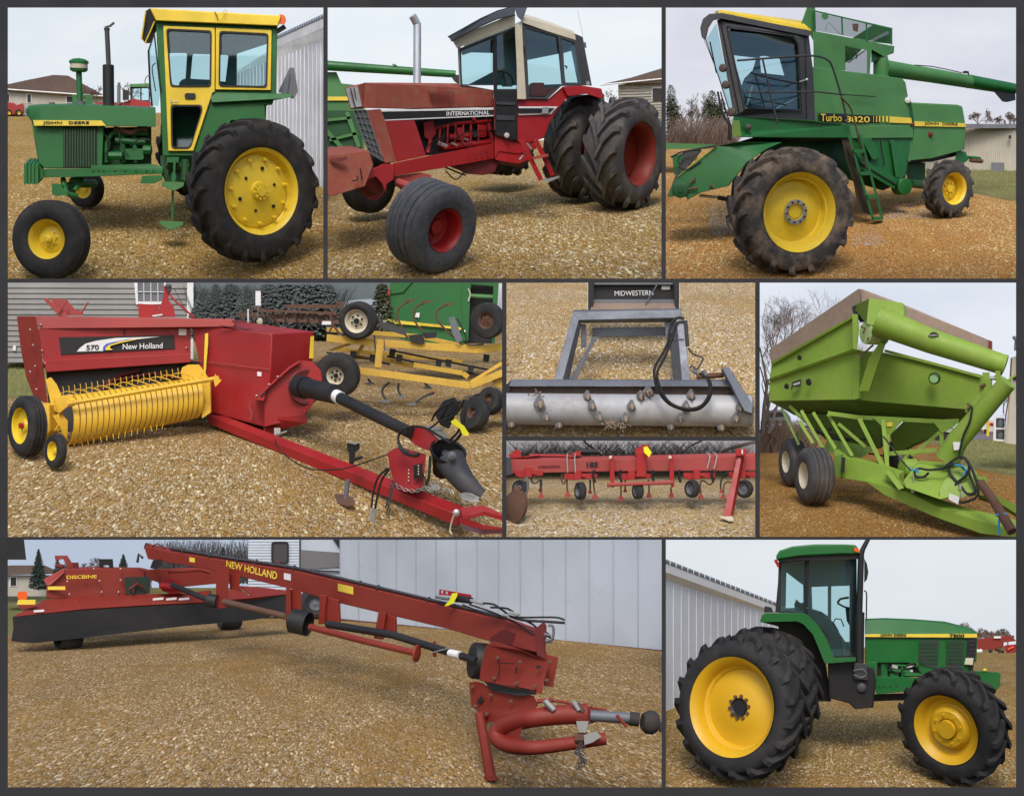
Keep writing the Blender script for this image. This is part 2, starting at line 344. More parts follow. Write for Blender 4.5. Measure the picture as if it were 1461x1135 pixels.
def tx(s,bl,br,h,d,mat,parent='CUR',name='lettering',lean=0,bold=.012,th_=1.2,dd=0):
    "text stretched on the baseline bl-br, h px tall; dd is extra depth at the right end"
    cu=bpy.data.curves.new('t','FONT'); cu.body=s; cu.offset=bold; to=bpy.data.objects.new('t',cu); SC.collection.objects.link(to)
    dg=bpy.context.evaluated_depsgraph_get(); dg.update(); me=bpy.data.meshes.new_from_object(to.evaluated_get(dg))
    xs=[v.co.x for v in me.vertices]; ys=[v.co.y for v in me.vertices]; x0,x1,y0,y1=min(xs),max(xs),min(ys),max(ys)
    if any(c in s for c in 'gpqy,'): pass
    m=M(); n=len(me.vertices); vs=[];
    dx,dy=br[0]-bl[0],br[1]-bl[1]; L=math.hypot(dx,dy)
    h1=h if not isinstance(h,tuple) else None
    for back in (0,1):
        for v in me.vertices:
            u=(v.co.x-x0)/(x1-x0); q=(v.co.y-y0)/(y1-y0); hh=h1 if h1 else h[0]+(h[1]-h[0])*u
            vs.append(W(bl[0]+dx*u+q*hh*lean, bl[1]+dy*u-q*hh, d+dd*u+back*th_))
    fs=[list(p.vertices) for p in me.polygons]
    ed={}
    for p in me.polygons:
        for a,b in p.edge_keys: ed[(a,b)]=ed.get((a,b),0)+1
    fs+=[[i+n for i in f] for f in fs]+[[a,b,b+n,a+n] for (a,b),c in ed.items() if c==1]
    m.add(vs,fs); ob=m.b(name,mat,parent,smooth=False)
    bpy.data.objects.remove(to); bpy.data.meshes.remove(me)
    return ob
def nv(th_,ph):
    "axis leaning th_ degrees away from the viewer towards image direction ph (0 right, 90 up)"
    a,b=R(th_),R(ph); return (math.sin(a)*math.cos(b),math.sin(a)*math.sin(b),-math.cos(a))
def wheel(x,y,d,Rr,w,n,rr,tyre='lug',tm=None,rm=None,lugs=20,lh=None,prof=None,bolts=0,br=0,bh=None,bm_=None,hub=None,name='wheel',cut=0,lean=1,parent='CUR',back=True,seg=56,label=None,slug=1.0,lr=3.0):
    "x,y,d: centre of the outer face. rim is the wheel mesh; tyre, hub, bolts its children"
    tm=tm or RUBBER; rm=rm or YEL
    if d is None:
        yb=y+Rr*math.sqrt(1-n[1]**2)-n[1]*w*-.5; d=g(yb)-w*.5*abs(n[2])-14-(ab(x,0))
    prof=prof or [(rr,.02),(rr*.96,.04),(rr*.93,.12),(rr*.84,.16),(rr*.82,.34),(rr*.78,.4),(rr*.3,.36),(rr*.26,.26),(0.01,.26)]
    P=[(a,h*w) for a,h in prof]
    rim=M().lathe((x,y,d),n,P+([(0.01,.5*w),(rr*.8,.5*w),(rr*.84,.96*w),(rr,.98*w),(rr,.94*w)] if back else []),seg).b(name,rm,parent,label=label)
    lh=lh or Rr*.05; Rb=Rr-lh if tyre=='lug' else Rr
    if tyre=='lug':
        pr=[(rr*.99,.05),(rr*1.03,.0),(rr+(Rb-rr)*.3,-.03),(rr+(Rb-rr)*.7,-.02),(Rb*.965,.04),(Rb*.99,.1),(Rb,.3),(Rb*1.004,.5),(Rb,.7),(Rb*.99,.9),(Rb*.965,.96),(rr+(Rb-rr)*.6,1.03),(rr*1.03,1),(rr*.99,.95)]
    elif tyre=='duo':
        pr=[(rr*.99,.05),(rr*1.04,.0),(rr+(Rb-rr)*.35,-.05),(rr+(Rb-rr)*.75,-.03),(Rb*.95,.03),(Rb*.975,.08)]
        for a,b,q in ((.1,.25,.04),(.3,.43,.1),(.53,.63,.04),(.67,.76,.04),(.8,.9,.03)): pr+=[(Rb*(1-q),a-.02),(Rb*.995,a),(Rb,b),(Rb*(1-.04),b+.02)]
        pr+=[(Rb*.96,.96),(rr+(Rb-rr)*.6,1.04),(rr*1.04,1),(rr*.99,.95)]
    elif tyre=='rib':
        pr=[(rr*.99,.06),(rr*1.04,.0),(rr+(Rb-rr)*.35,-.06),(rr+(Rb-rr)*.7,-.04),(Rb*.93,.04),(Rb*.97,.12)]
        gv=.05*Rr
        for a,b in ((.14,.26),(.32,.45),(.55,.68),(.74,.86)):
            pr+=[(Rb-gv,a-.025),(Rb*.995,a),(Rb,b),(Rb-gv,b+.025)]
        pr+=[(Rb*.97,.88),(Rb*.93,.96),(rr+(Rb-rr)*.6,1.05),(rr*1.04,1),(rr*.99,.94)]
    else:
        pr=[(rr*.99,.08),(rr*1.04,.0),(rr+(Rb-rr)*.5,-.08),(Rb*.94,.04),(Rb*.985,.2),(Rb,.5),(Rb*.985,.8),(Rb*.94,.96),(rr+(Rb-rr)*.5,1.08),(rr*1.04,1),(rr*.99,.92)]
    ty=M().lathe((x,y,d),n,[(a,h*w) for a,h in pr],seg)
    if tyre=='lug':
        o,r,u,f=fr_at(x,y,d); k=sc(d,x); A=(r*n[0]+u*n[1]+f*n[2]).normalized(); a=A.cross(Vector((0,0,1))).normalized(); b=A.cross(a)
        def pt(rad,ang,h): return o+((a*math.cos(ang)+b*math.sin(ang))*rad-A*(h*w))*k
        st=2*math.pi/lugs; wd=st*.17*slug; dl=st*.95*lean
        for side in (0,1):
            for i in range(lugs):
                a0=i*st+side*st*.5; vs=[];fs=[]
                secs=[(Rb*.9,0,.015,.5),(Rb*.965,.05,.0,.8),(Rb*.985,.12,.08,1),(Rb,.45,.3,1),(Rb,1.0,.53,.9)]
                for (rad,fr,h,ws) in secs:
                    hh=h if side==0 else 1-h; top=rad+lh*(1.0 if h>=.08 else (.55 if h>.01 or True else 0)) ; top=min(top,Rr*(1.0 if h>=.08 else .985))
                    if fr==0: top=rad+lh*.25
                    ac=a0+dl*fr
                    for q,rz in ((-wd*ws,rad-lh*.3),(-wd*ws*.75,top),(wd*ws*.75,top),(wd*ws,rad-lh*.3)):
                        hz=hh
                        if fr==0: hz=hh+(-.03 if side==0 else .03)
                        elif rad<Rb*.98: hz=hh+(-.012 if side==0 else .012)
                        vs.append(pt(rz,ac+q,hz))
                for z in range(len(secs)-1):
                    for c in range(4): e=(c+1)%4; fs.append([z*4+c,z*4+e,(z+1)*4+e,(z+1)*4+c])
                fs+=[[0,1,2,3],[16,17,18,19]]; ty.add(vs,fs)
    ty.b('tyre',tm,rim,ang=40)
    if bolts:
        o,r,u,f=fr_at(x,y,d); m=M(); A=(r*n[0]+u*n[1]+f*n[2]).normalized(); a=A.cross(Vector((0,0,1))).normalized(); b=A.cross(a); k=sc(d,x)
        for i in range(bolts):
            q=2*math.pi*(i+.3)/bolts; c=o+((a*math.cos(q)+b*math.sin(q))*br-A*((bh if bh is not None else .3)*w-.5))*k; vs=[]
            for z in (0,1):
                for j in range(6): e=j*math.pi/3; vs.append(c+((a*math.cos(e)+b*math.sin(e))*lr+A*z*lr*.9)*k*(.55))
            m.add(vs,[[0,1,2,3,4,5],[6,7,8,9,10,11]]+[[j,(j+1)%6,(j+1)%6+6,j+6] for j in range(6)])
        m.b('wheel_bolts',bm_ or rm,rim)
    if hub: M().lathe((x,y,d),n,[(a,h*w) for a,h in hub[0]],28).b('hub',hub[1],rim)
    return rim
# ---------------------------------------------------------------- a bay: ground sheet and sky behind it
G={}
def bay(x0,x1,y0,y1,yh,row,A,dn,gm,sm,yhr=None,e=.2,fi=270,sky=True,ds=None,uvs=1.0,ybase=None,yt=None):
    global D0
    D0={1:60.0,2:30.0,3:14.0,4:34.0}[row]; lay(); BX[:]=[x0+3 if x0>20 else x0,x1-3,y0+2,0]
    yb=ybase or y1; G.update(yh=yh,yb=yb,A=A,dn=dn,e=e)
    nx,ny=30,70; vs=[];uv=[];fs=[]
    yr=yhr if yhr is not None else yh
    for j in range(ny+1):
        s_=j/ny; q=s_**1.5
        for i in range(nx+1):
            x=x0+(x1-x0)*i/nx; top=yh+(yr-yh)*i/nx; st=yt or top; y=st+(y1-st)*q
            t=(y-top)/(yb-top); tt=max(t,0)+e
            dd=dn+A*(1/tt-1/(1+e)); vs.append(W(x,y,dd)+Vector((0,0,0))); t2=max(t,0)+.13; uv.append(((x-(x0+x1)/2)/t2*uvs+x0*3.7,fi/t2*uvs))
    for j in range(ny):
        for i in range(nx): a=j*(nx+1)+i; fs.append([a,a+1,a+nx+2,a+nx+1])
    m=M().add(vs,fs); n=len(vs)
    # a thin body under the sheet
    bd=[W(x0,y1,dn)+Vector((0,0,-.06)),W(x1,y1,dn)+Vector((0,0,-.06))]
    ob=m.b('gravel_ground',gm,None); ob['kind']='structure'
    l=ob.data.uv_layers.new(name='uv')
    for lp in ob.data.loops: l.data[lp.index].uv=uv[lp.vertex_index]
    if sky:
        ds=ds or dn+A*(1/e-1/(1+e))+60
        vs=[];fs=[];k=6
        for j in range(k+1):
            for i in range(k+1): vs.append(W(x0+(x1-x0)*i/k,y0+(max(yh,yr)+14-y0)*j/k,ds+40*math.sin(math.pi*i/k)))
        for j in range(k):
            for i in range(k): a=j*(k+1)+i; fs.append([a,a+1,a+k+2,a+k+1])
        sk=M().add(vs,fs).b('sky',sm,None); sk['kind']='structure'; G['ds']=ds
def g(y):
    t=max((y-G['yh'])/(G['yb']-G['yh']),0)+G['e']; return G['dn']+G['A']*(1/t-1/(1+G['e']))
def grass(x0,x1,y0,y1,n,seed=1,h=3.2,clip=None):
    rg=random.Random(seed); m=M()
    for _ in range(n):
        x=rg.uniform(x0,x1); y=rg.uniform(y0,y1)
        if clip and not clip(x,y): continue
        d=g(y)-2-ab(x,0); q=W(x,y,d); k=sc(d,x); l=h*rg.uniform(.5,1.3)*k; a=rg.uniform(-.6,.6)*l
        m.add([q+Vector((-.4*k,0,0)),q+Vector((.4*k,0,0)),q+Vector((a,rg.uniform(-.3,.3)*l,l))],[[0,1,2]])
    o=m.b('grass',GRASSB[seed%2],None,smooth=False); o['kind']='stuff'
GRASSB=[paint('dry grass blades',(.3,.26,.12),.9,.6,(.16,.18,.06)),paint('green grass blades',(.14,.18,.05),.9,.6,(.3,.26,.12))]
def stones(x0,x1,y0,y1,n,mat,r=(1.2,3.2),seed=1):
    rg=random.Random(seed); m=M()
    for _ in range(n):
        x=rg.uniform(x0,x1); y=y0+(y1-y0)*rg.random()**.6; q=(y-G['yh'])/(G['yb']-G['yh']); s_=rg.uniform(*r)*(.15+.85*q)*sc(g(y))
        c=W(x,y,g(y)); vs=[]
        for a in range(5): an=a*1.257+rg.random()*.6; vs.append(c+Vector((math.cos(an)*s_*rg.uniform(.8,1.2),math.sin(an)*s_*.9,s_*.15)))
        vs+=[c+Vector((0,0,s_*.6)),c-Vector((0,0,s_*.3))]
        m.add(vs,[[a,(a+1)%5,5] for a in range(5)]+[[(a+1)%5,a,6] for a in range(5)])
    o=m.b('loose_stones',mat,None,smooth=False); tag(o,None,None,None,'stuff'); return o
def gpatch(rows,mat,name,dz=2,n=10,kind='structure'):
    "a sheet lying on the ground between the rows (y,xl,xr)"
    vs=[];fs=[];R_=[]
    for a,b in zip(rows,rows[1:]):
        for k in range(6): t=k/6; R_.append([a[i]+(b[i]-a[i])*t for i in range(3)])
    R_.append(rows[-1])
    for y,a,b in R_:
        for i in range(n+1): vs.append(W(a+(b-a)*i/n,y,g(y)-dz))
    for j in range(len(R_)-1):
        for i in range(n): q=j*(n+1)+i; fs.append([q,q+1,q+n+2,q+n+1])
    o=M().add(vs,fs).b(name,mat,None); o['kind']=kind; return o
# ---------------------------------------------------------------- trees
def baretree(x,y,d,h,label,group,seed,cat='tree',spread=.45,dep=5,w=None,lean=0,mat=None,name='bare_tree',droop=0,rmin=.16,dark=None,t0=.36):
    if not inb(x,y): return
    rg=random.Random(seed); t_=th(name,label,cat,x,y,d,group); tr=M(); cr=M()
    def br(p,a,l,r,k):
        q=(p[0]+math.sin(a)*l,p[1]-math.cos(a)*l,p[2]+rg.uniform(-.35,.35)*l)
        if not inb(*q): return
        (tr if k>=dep-1 else cr).t([p,((p[0]+q[0])/2+rg.uniform(-.05,.05)*l,(p[1]+q[1])/2,(p[2]+q[2])/2),q],max(r,rmin),0,n=5 if k>=dep-1 else 3,r1=max(r*.62,rmin*.8))
        if k<=0: return
        for _ in range(rg.choice((3,3,4)) if k>1 else 4):
            f=rg.uniform(.45,1); s_=(p[0]+(q[0]-p[0])*f,p[1]+(q[1]-p[1])*f,p[2]+(q[2]-p[2])*f)
            br(s_,a+rg.uniform(-spread,spread)*2+droop*(1 if a>0 else -1),l*rg.uniform(.55,.8),r*.55,k-1)
    br((x,y,d),lean,h*t0,w or h*.025,dep)
    tr.b('trunk',mat or BARK)
    if cr.v: cr.b('crown',mat or TWIG)
    return t_
BX=[0,0,0,0]
def inb(x,y,*a): return BX[0]<x<BX[1] and BX[2]<y
def spruce(x,y,d,h,wd,label,group,seed,mat=None,n=420,cone=True,cat='tree',name='spruce_tree'):
    rg=random.Random(seed); th(name,label,cat,x,y,d,group)
    M().t([(x,y,d),(x,y-h*.97,d)],h*.018,0,n=6,r1=.3).b('trunk',BARK)
    m=M()
    for i in range(n):
        f=(rg.random()**.8)*.97+.02; rad=wd*(1-f)**(.85 if cone else .5)*rg.uniform(.35,1.05)+.6; a=rg.uniform(0,6.283)
        if not cone: rad*=min(1,f*4+.3)
        c=(x+math.cos(a)*rad,y-h*(.06+f*.94)+rad*.22,d+math.sin(a)*rad)
        if not inb(c[0],c[1]-3): continue
        l=min(3.0,max(1.1,wd*.2*(1.15-f))); b=(c[0]-math.cos(a)*l*1.5,c[1]-l*.5,c[2]-math.sin(a)*l*1.5)
        p=W(*c); q=W(*b); s_=sc(d); sd=Vector((math.sin(a),-math.cos(a),0))*l*s_*.8
        dn_=Vector((rg.uniform(-.3,.3),rg.uniform(-.3,.3),-.5))*l*s_
        m.add([q,q+sd*.6+dn_*.3,p+sd*.8+dn_,p+(p-q)*.25,p-sd*.8+dn_,q-sd*.6+dn_*.3],[[0,1,2,3],[0,3,4,5]])
    m.b('crown',mat or PINE,smooth=False)
def bush(x0,x1,yb,h,d,n,mat,name,label,cat,seed,kind='stuff',r=.35,lean=.5):
    rg=random.Random(seed); m=M()
    for _ in range(n):
        x=rg.uniform(x0,x1); z=d+rg.uniform(0,60); a=rg.uniform(-lean,lean); l=h*rg.uniform(.5,1.05); y=yb+rg.uniform(-3,3)
        p=(x,y,z); q=(x+math.sin(a)*l*.5,y-l*.5,z+rg.uniform(-5,5)); e=(q[0]+math.sin(a*1.6)*l*.5,q[1]-l*.45,q[2])
        if not (inb(*e) and inb(*q)): continue
        m.t([p,q,e],r,0,n=3,r1=r*.5)
    o=m.b(name,mat,None,smooth=False); tag(o,label if kind!='stuff' else None,None if kind=='stuff' else cat,None,kind); return o
# ================================================================ bay 1: green tractor with cab, side on
GRAV1=gravel('tan gravel',(.17,.1,.035),(.28,.18,.075),(.36,.27,.15),(.23,.15,.062),sc=1/4.2,patch=.5,k=(1.2,1.16,.78))
SKY1=skymat('pale overcast sky',(.64,.7,.76),(.72,.76,.8))
bay(8,464.5,8,400,161,1,600,-150,GRAV1,SKY1)
def house(label,roof,wall,d,wins=(),rm=None,wm=None,fascia=None,name='house',th_=60,cat='house'):
    th(name,label,cat,pl(wall)[0][0],pl(wall)[-1][1],d)
    M().p(wall,d,th_).b('wall',wm or TAN); M().p(roof,d-12,th_+20).b('roof',rm or ROOFB)
    if fascia: M().t(fascia,1.1,d-14,n=4).b('eave',WHITEP)
    for q in wins:
        f=M().p(rect(*q),d-2,3).b('window',WHITEP); M().p(rect(q[0]+1,q[1]+1,q[2]-1,q[3]-1),d-3,2).b('pane',BLACK,f)
house('long low house with a brown hip roof behind the green tractor hood','8,121 40,114 76,107 97,108 150,137 150,139 8,128','8,127 150,137 150,168 8,164',g(166),((38,134,45,147),(8,133,14,146),(94,137,104,147)),fascia='8,127.5 150,137.5')
for i,(a,b,c) in enumerate(((125,20,31),(137,22,32),(178,26,33),(190,20,34))):
    baretree(a,150,2050,b+12,'bare grey tree on the skyline beyond the brown roofed house',"bare trees beyond the brown roofed house",c,dep=4,rmin=.2)
# small red baler at the left edge
th('hay_baler','small red baler parked in front of the house at the left edge','farm machine',22,166,g(166))
M().p('9,146 20,147 24,150 33,147 34,158 30,163 9,163',g(166)-8,14).b('body',REDNH,bev=1)
for x in (27,13): wheel(x,161,g(166)-30,5,4,nv(15,0),2.5,'plain',lugs=8,seg=20)
th('loader_tractor','green tractor with a red front loader parked behind the exhaust stack','tractor',196,152,1500)
M().p('185,120 214,119 214,124 185,124',1496,30).b('roof',GREEN2)
M().p('186,124 214,124 214,152 186,152',1500,4,holes=('189,127 200,126 200,143 189,143','202,126 212,126 212,143 202,143')).b('cab',BLACK)
M().p('189,126 212,126 212,144 189,144',1501,1).b('window',GLASS)
M().p('138,146 178,146 190,140 196,142 215,146 215,153 138,153',1490,8).b('loader_arm',REDNH)
M().t('169.5,149,0 169.5,122,0',2.6,1480).t('169.5,122,0 169.5,118,0',1.6,1480).b('exhaust_pipe',GREY)
M().p(rect(175,129,184,143),1480,6).b('mirror',BLACK)
M().p('103,135 132,135 132,149 103,149',1490,30,holes=('108,138 122,138 122,144 108,144',)).b('hood',GREEN)
# white steel building on the right
def shed(label,top,fas,sof,base,d,ribs,slope,mw,name='steel_building',ribm=None,thick=80,edge=RUST,foot=None):
    "each line is ((xl,yl,dl),(xr,yr,dr)); wall between sof and base"
    th(name,label,'building',base[0][0],base[0][1],d+base[0][2]); V=lambda p,dz=0:(p[0],p[1],p[2]+dz)
    M().loft([[V(sof[0]),V(sof[1]),V(base[1]),V(base[0])],[V(sof[0],thick),V(sof[1],thick),V(base[1],thick),V(base[0],thick)]],d).b('wall',mw)
    m=M(); N=ribs; A,B,C_,E=[W(p[0],p[1],p[2]+d) for p in (sof[0],sof[1],base[0],base[1])]
    hz=(B-A).normalized(); nn=hz.cross(Vector((0,0,1))).normalized(); nn=nn if nn.y<0 else -nn
    for i in range(N+1):
        a=A.lerp(B,i/N); b=C_.lerp(E,i/N); q=1.0*sc(d); vs=[]
        for p in (a,b): vs+=[p-hz*q+nn*.004,p-hz*q*.5+nn*q*1.8,p+hz*q*.5+nn*q*1.8,p+hz*q+nn*.004]
        m.add(vs,[[0,1,2,3],[4,5,6,7]]+[[k,(k+1)%4,(k+1)%4+4,k+4] for k in range(4)])
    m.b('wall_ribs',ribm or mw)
    if fas:
        M().loft([[V(fas[0],-30),V(fas[1],-30),V(sof[1],0),V(sof[0],0)],[(p[0],p[1]-1.5,p[2]+q) for p,q in ((fas[0],-30),(fas[1],-30),(sof[1],2),(sof[0],2))]],d).b('soffit',WHITEP)
        M().loft([[V(top[0],-31),V(top[1],-31),V(fas[1],-31),V(fas[0],-31)],[V(top[0],-28),V(top[1],-28),V(fas[1],-28),V(fas[0],-28)]],d).b('fascia',WHITEP)
        m=M(); n=22; T0,T1=W(top[0][0],top[0][1],top[0][2]+d-34),W(top[1][0],top[1][1],top[1][2]+d-34)
        for i in range(n):
            a=T0.lerp(T1,i/n); b=T0.lerp(T1,(i+.88)/n); k=sc(d); up=Vector((0,0,k)); bk=Vector((0,95*k,4*k))
            vs=[a+up*1.6,b+up*1.6,b-up*.8,a-up*.8]; m.add(vs+[v*1.045+up*3 for v in vs],[[0,1,2,3],[4,5,6,7]]+[[q,(q+1)%4,(q+1)%4+4,q+4] for q in range(4)])
        m.b('roof',GREY)
shed('white ribbed steel building behind the rear wheel of the green cab tractor',((392,56,260),(464.5,23,0)),((392,69,260),(464.5,39,0)),((330,108,480),(464.5,57,0)),((330,214,480),(464.5,271,0)),270,26,1,WHITE)
# the tractor
T1=th('farm_tractor','green tractor with a tall yellow roofed cab and yellow wheels, seen side on','tractor',220,385,-90)
d=-40
# hood
def secs(xs,f): return [f(x) for x in xs]
M().loft(['36,158,10 36,156,40 36,157,70 37,162,80 38,164,10','42,153.5,2 42,150,40 42,153,76 44,170,84 44,172,0','60,150.5,-2 60,148.5,40 60,150,78 60,178,86 60,180,-4','110,150,-2 110,148,40 110,150,78 110,178,86 110,180,-4','160,152,-2 160,150,40 160,152,78 160,178,86 160,180,-4','222,155,-2 222,153,40 222,155,78 222,178,86 222,181,-4'],d).b('hood',GREEN,bev=.6,ang=50)
M().p('45,172 148,180 146,238 139,240 62,240 55,233 50,205',d+2,70).b('side_panel',GREEN,bev=1.2)
m=M()
for i in range(12): x=91+i*3.9; m.p(rect(x,181,x+1.7,238),d-1.5,4)
m.b('louvres',GREEND)
M().p(rect(90,180.5,138,239),d+.5,1.2).b('grille_backing',BLACK)
M().p('47,171.5 145,172 151,179.5 49,179.3',d-7,2.5).b('stripe',STRIPE)
tx('JOHN   DEERE',(61,178),(127,178),5,d-8.2,BLACK,bold=.008)
M().p(rect(139,180,150,236),d+16,40).b('radiator_shroud',GREEND)
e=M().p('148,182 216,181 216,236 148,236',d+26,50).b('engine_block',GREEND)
m=M().t('160,190 210,190',4,d+14).t('165,200 208,203',5,d+16).t('152,232 152,205 160,190',3.4,d+12,smooth=4).t('175,190 175,232',4.5,d+18).t('192,192 194,232',4,d+18).t('205,214,0 216,214,0',7,d+14).t('156,222,-2 175,222,-2',6,d+10)
m.p(rect(178,212,205,228,3),d+12,12).b('engine_parts',GREEN)
M().t('163,184 175,186 188,189 199,184 211,185',4,d+8,smooth=3).b('manifold',RUST)
M().t('150,192 157,206 150,222',1.2,d+4,smooth=4).t('170,184 172,205 184,224',.9,d+4,smooth=4).t('186,208 200,198 214,200',.9,d+6,smooth=4).b('engine_hoses',BLACK)
fr_=M().p('56,241 130,240 130,236 218,234 232,238 232,250 203,251 200,262 220,262 232,256 232,248 205,249 130,252 92,253 58,253',d-3,16).b('frame_rail',GREEN,bev=1)
m=M()
for x in (133,141,148,164,179,194,209,219): m.lathe((x,244,d-3),(0,0,-1),[(.01,-1.2),(1.1,-1),(1.2,0)],8)
m.b('frame_bolts',BLACK,fr_)
m=M()
for i in range(4):
    x=34+i*5.3; m.p(rect(x,234,x+4.5,263,1),d-22+i*1.5,70,off=(8,-8))
m.p('55,233 60,241 62,253 56,257 54,263 52,263 52,233',d-10,60).b('front_weights',GREEN,bev=.5)
M().p('74,262 84,262 92,270 98,278 80,280 74,276',d-12,14).t('82,270,-8 110,262,40 135,262,85',6,d).t('90,255,10 95,275,0 110,280,10',4,d,smooth=3).t('100,258,10 118,255,20 106,272,5',3,d,smooth=3).b('front_axle',GREEN)
wheel(66,341,None,56,30,nv(28,180),28.5,'rib',lugs=0,tm=RUBBER,prof=[(28.5,.0),(27.5,.05),(25,.12),(23,.35),(20,.5),(18,.45),(10,.4),(9,.3),(.01,.3)],bolts=8,br=11,bh=.4,hub=([(5.5,.4),(5,.15),(3,.1),(.01,.1)],YEL),label='small yellow front wheel with a ribbed tyre, nearest the camera')
wheel(118,269,None,27,16,nv(35,180),14,'rib',tm=RUBBER,bolts=0,label='far front wheel behind the axle')
rp=[(62,.01),(60,.05),(57,.1),(55,.3),(52,.36),(51,.3),(44,.24),(14,.18),(13,.1),(8,.08),(7,-.02),(.01,-.02)]
wr=wheel(374,273,-160,103,46,nv(33,-2),62,'lug',prof=rp,lugs=19,lh=6.5,lean=1.0,bolts=10,br=10,bh=.08,lr=5,label='large yellow rear wheel with a lugged tyre')
# rim clamps and weight holes
o_,r_,u_,f_=fr_at(374,273,-160); n_=nv(33,-2); A_=(r_*n_[0]+u_*n_[1]+f_*n_[2]).normalized(); a_=A_.cross(Vector((0,0,1))).normalized(); b_=A_.cross(a_); k_=sc(-160)
def ring(m,rad,cnt,r,h,h0,ph=0,seg=7):
    for i in range(cnt):
        q=2*math.pi*(i+ph)/cnt; c=o_+((a_*math.cos(q)+b_*math.sin(q))*rad-A_*h0)*k_; vs=[]
        for z in (0,1):
            for j in range(seg): e=j*2*math.pi/seg; vs.append(c+((a_*math.cos(e)+b_*math.sin(e))*r+A_*z*h)*k_)
        m.add(vs,[list(range(seg)),[j+seg for j in range(seg)]]+[[j,(j+1)%seg,(j+1)%seg+seg,j+seg] for j in range(seg)])
m=M(); ring(m,46,11,3,4,12); m.b('rim_clamps',YEL,wr)
m=M(); ring(m,33,3,2.8,2,10,.2); ring(m,28,3,2.6,2,10,.7,4); m.b('disc_holes',BLACK,wr)
m=M(); ring(m,46,11,1.8,7.5,12); m.b('clamp_nuts',YEL,wr)
wheel(296,215,g(300),70,30,nv(33,-2),40,'lug',lugs=18,lh=5,label='far rear wheel half hidden behind the step')
# exhaust, air cleaner
ex=M().t('155,152,0 154.5,93,0',8,d+40,n=20).b('exhaust_stack',BLACK,bev=1)
M().t('155,94,0 152.5,42,0',3.4,d+40,n=14).lathe((152.5,40,d+40),(0,1,0),[(3.9,0),(4.2,2),(3.9,4)],12).p('149,38 156,36 162,31 164,34 158,39 150,41',d+36,8).b('rain_cap',BLACKG,ex)
ac=M().t('114,148,0 112.5,102,0',4.2,d+40,n=14).b('air_cleaner',GREEN)
M().lathe((112.5,84,d+40),(0,1,0),[(.01,-1),(8,0),(13.5,3),(13.8,6),(12.5,7)],24).lathe((112.5,97,d+40),(0,1,0),[(12.8,0),(12,4),(8,6),(.01,6)],24).b('cap',GREEN,ac)
M().lathe((112.5,90,d+40),(0,1,0),[(12.2,0),(12.4,8)],24).b('bowl',CREAM,ac)
M().lathe((74,149,d+40),(0,1,0),[(.01,-3),(4,-3),(4.2,0)],12).lathe((115,149,d+38),(0,1,0),[(.01,-4),(6.5,-4),(7,2)],12).b('filler_cap',GREY)
# cab
M().p('240,145 292,145 280,214 242,214',d+12,3).b('lower_panel',GREEN)
c1=M().p('222,29 396,37 394,134 388,150 378,150 379,172 330,172 300,222 232,222 228,130',d,4,holes=('234,38 305,41 305,131 277,214 241,214','309,41 386,44 385,128 308,127')).b('cab_side',GREEN,bev=.8)
for pts,h,nm in (('233,37 306.5,40 306.5,131 303,133 276,215.5 240,215.5',('237,41 302,44 301,124 243,124','243.5,150 287,150 289,156 273,207 269,212 244.5,212'),'door'),('308,40 387.5,43 386.5,129 307.5,128',('313,44.5 383,48 381,125 312,123.5',),'side_window_frame')):
    hh=[rnd(q,5) for q in h]
    dr=M().p(pts,d-4,5,holes=hh).b(nm,YEL,bev=.7)
    for q in hh:
        cx=sum(p[0] for p in q)/len(q); cy=sum(p[1] for p in q)/len(q)
        inn=[(cx+(p[0]-cx)*(1-2.2/abs(p[0]-cx) if abs(p[0]-cx)>6 else .93),cy+(p[1]-cy)*(1-2.2/abs(p[1]-cy) if abs(p[1]-cy)>6 else .93)) for p in q]
        M().p(q,d-5.2,5,holes=(inn,)).b('gasket',BLACK,dr)
        M().p(q,d-2,1).b('pane',GLASS if cy<140 else GLASSD,dr)
    if nm=='door':
        M().p(rect(263.5,133,279,141,2.5),d-6,3).b('vent',BLACK,dr); M().t('243,142 245,146 254,145.5',1,d-8).b('handle',ZINC,dr)
M().loft(['214,12,-6 214,12,100 222,30,100 222,30,-6','401,22.5,-6 401,24,100 398,37,100 397,37.5,-6'],d-4).b('roof',YEL,bev=1.5)
M().t('312,30 317,27 324,16 321,14 318,20',.5,d-14,n=4).b('roof_latch',YEL); M().t('306,17 309,22 311,29',.8,d-13,n=4).b('roof_rust',RUST)
M().loft(['208,16,0 214,12,-4 221,30,-4 207,62,0 202,56,4','214,12,95 222,14,95 230,32,95 214,62,95 208,56,95'],d).b('sun_visor',BLACK)
M().t('208,15 202,55 207,62 221,30',1,d-3,n=5).b('visor_trim',YEL)
M().p('213,72 221,49 228,136 226,152 215,150',d-1,2).b('windscreen',GLASS)
M().t('212,72 220,48 229,131',1.2,d-3,n=5).t('212,72 214,120 217,152',1.5,d-2,n=5).t('222,90 217,98 222,130',.8,d-4,n=5,smooth=3).b('windscreen_frame',BLACK)
M().t('215,132 207,118 209,110 214,107',.7,d-4,n=5,smooth=4).b('hand_rail',GREY)
M().p('229,222 300,222 300,232 285,252 262,262 236,262 229,240',d+14,60).t('264,228 264,258',6,d+4).t('238,235,-2 270,238,-2',6,d+8).b('transmission',GREEND)
M().loft(['302,147,-6 300,140,-8 308,131,0 416,134,0 418,138,-6 404,141,-8','302,147,60 300,140,62 308,131,62 416,134,62 418,138,60 404,141,60'],d).b('fender',GREEN,bev=1)
M().p('302,147 404,141 386,144 380,152 379,176 320,176 300,216 300,190',d+20,30).b('fender_panel',GREEND)
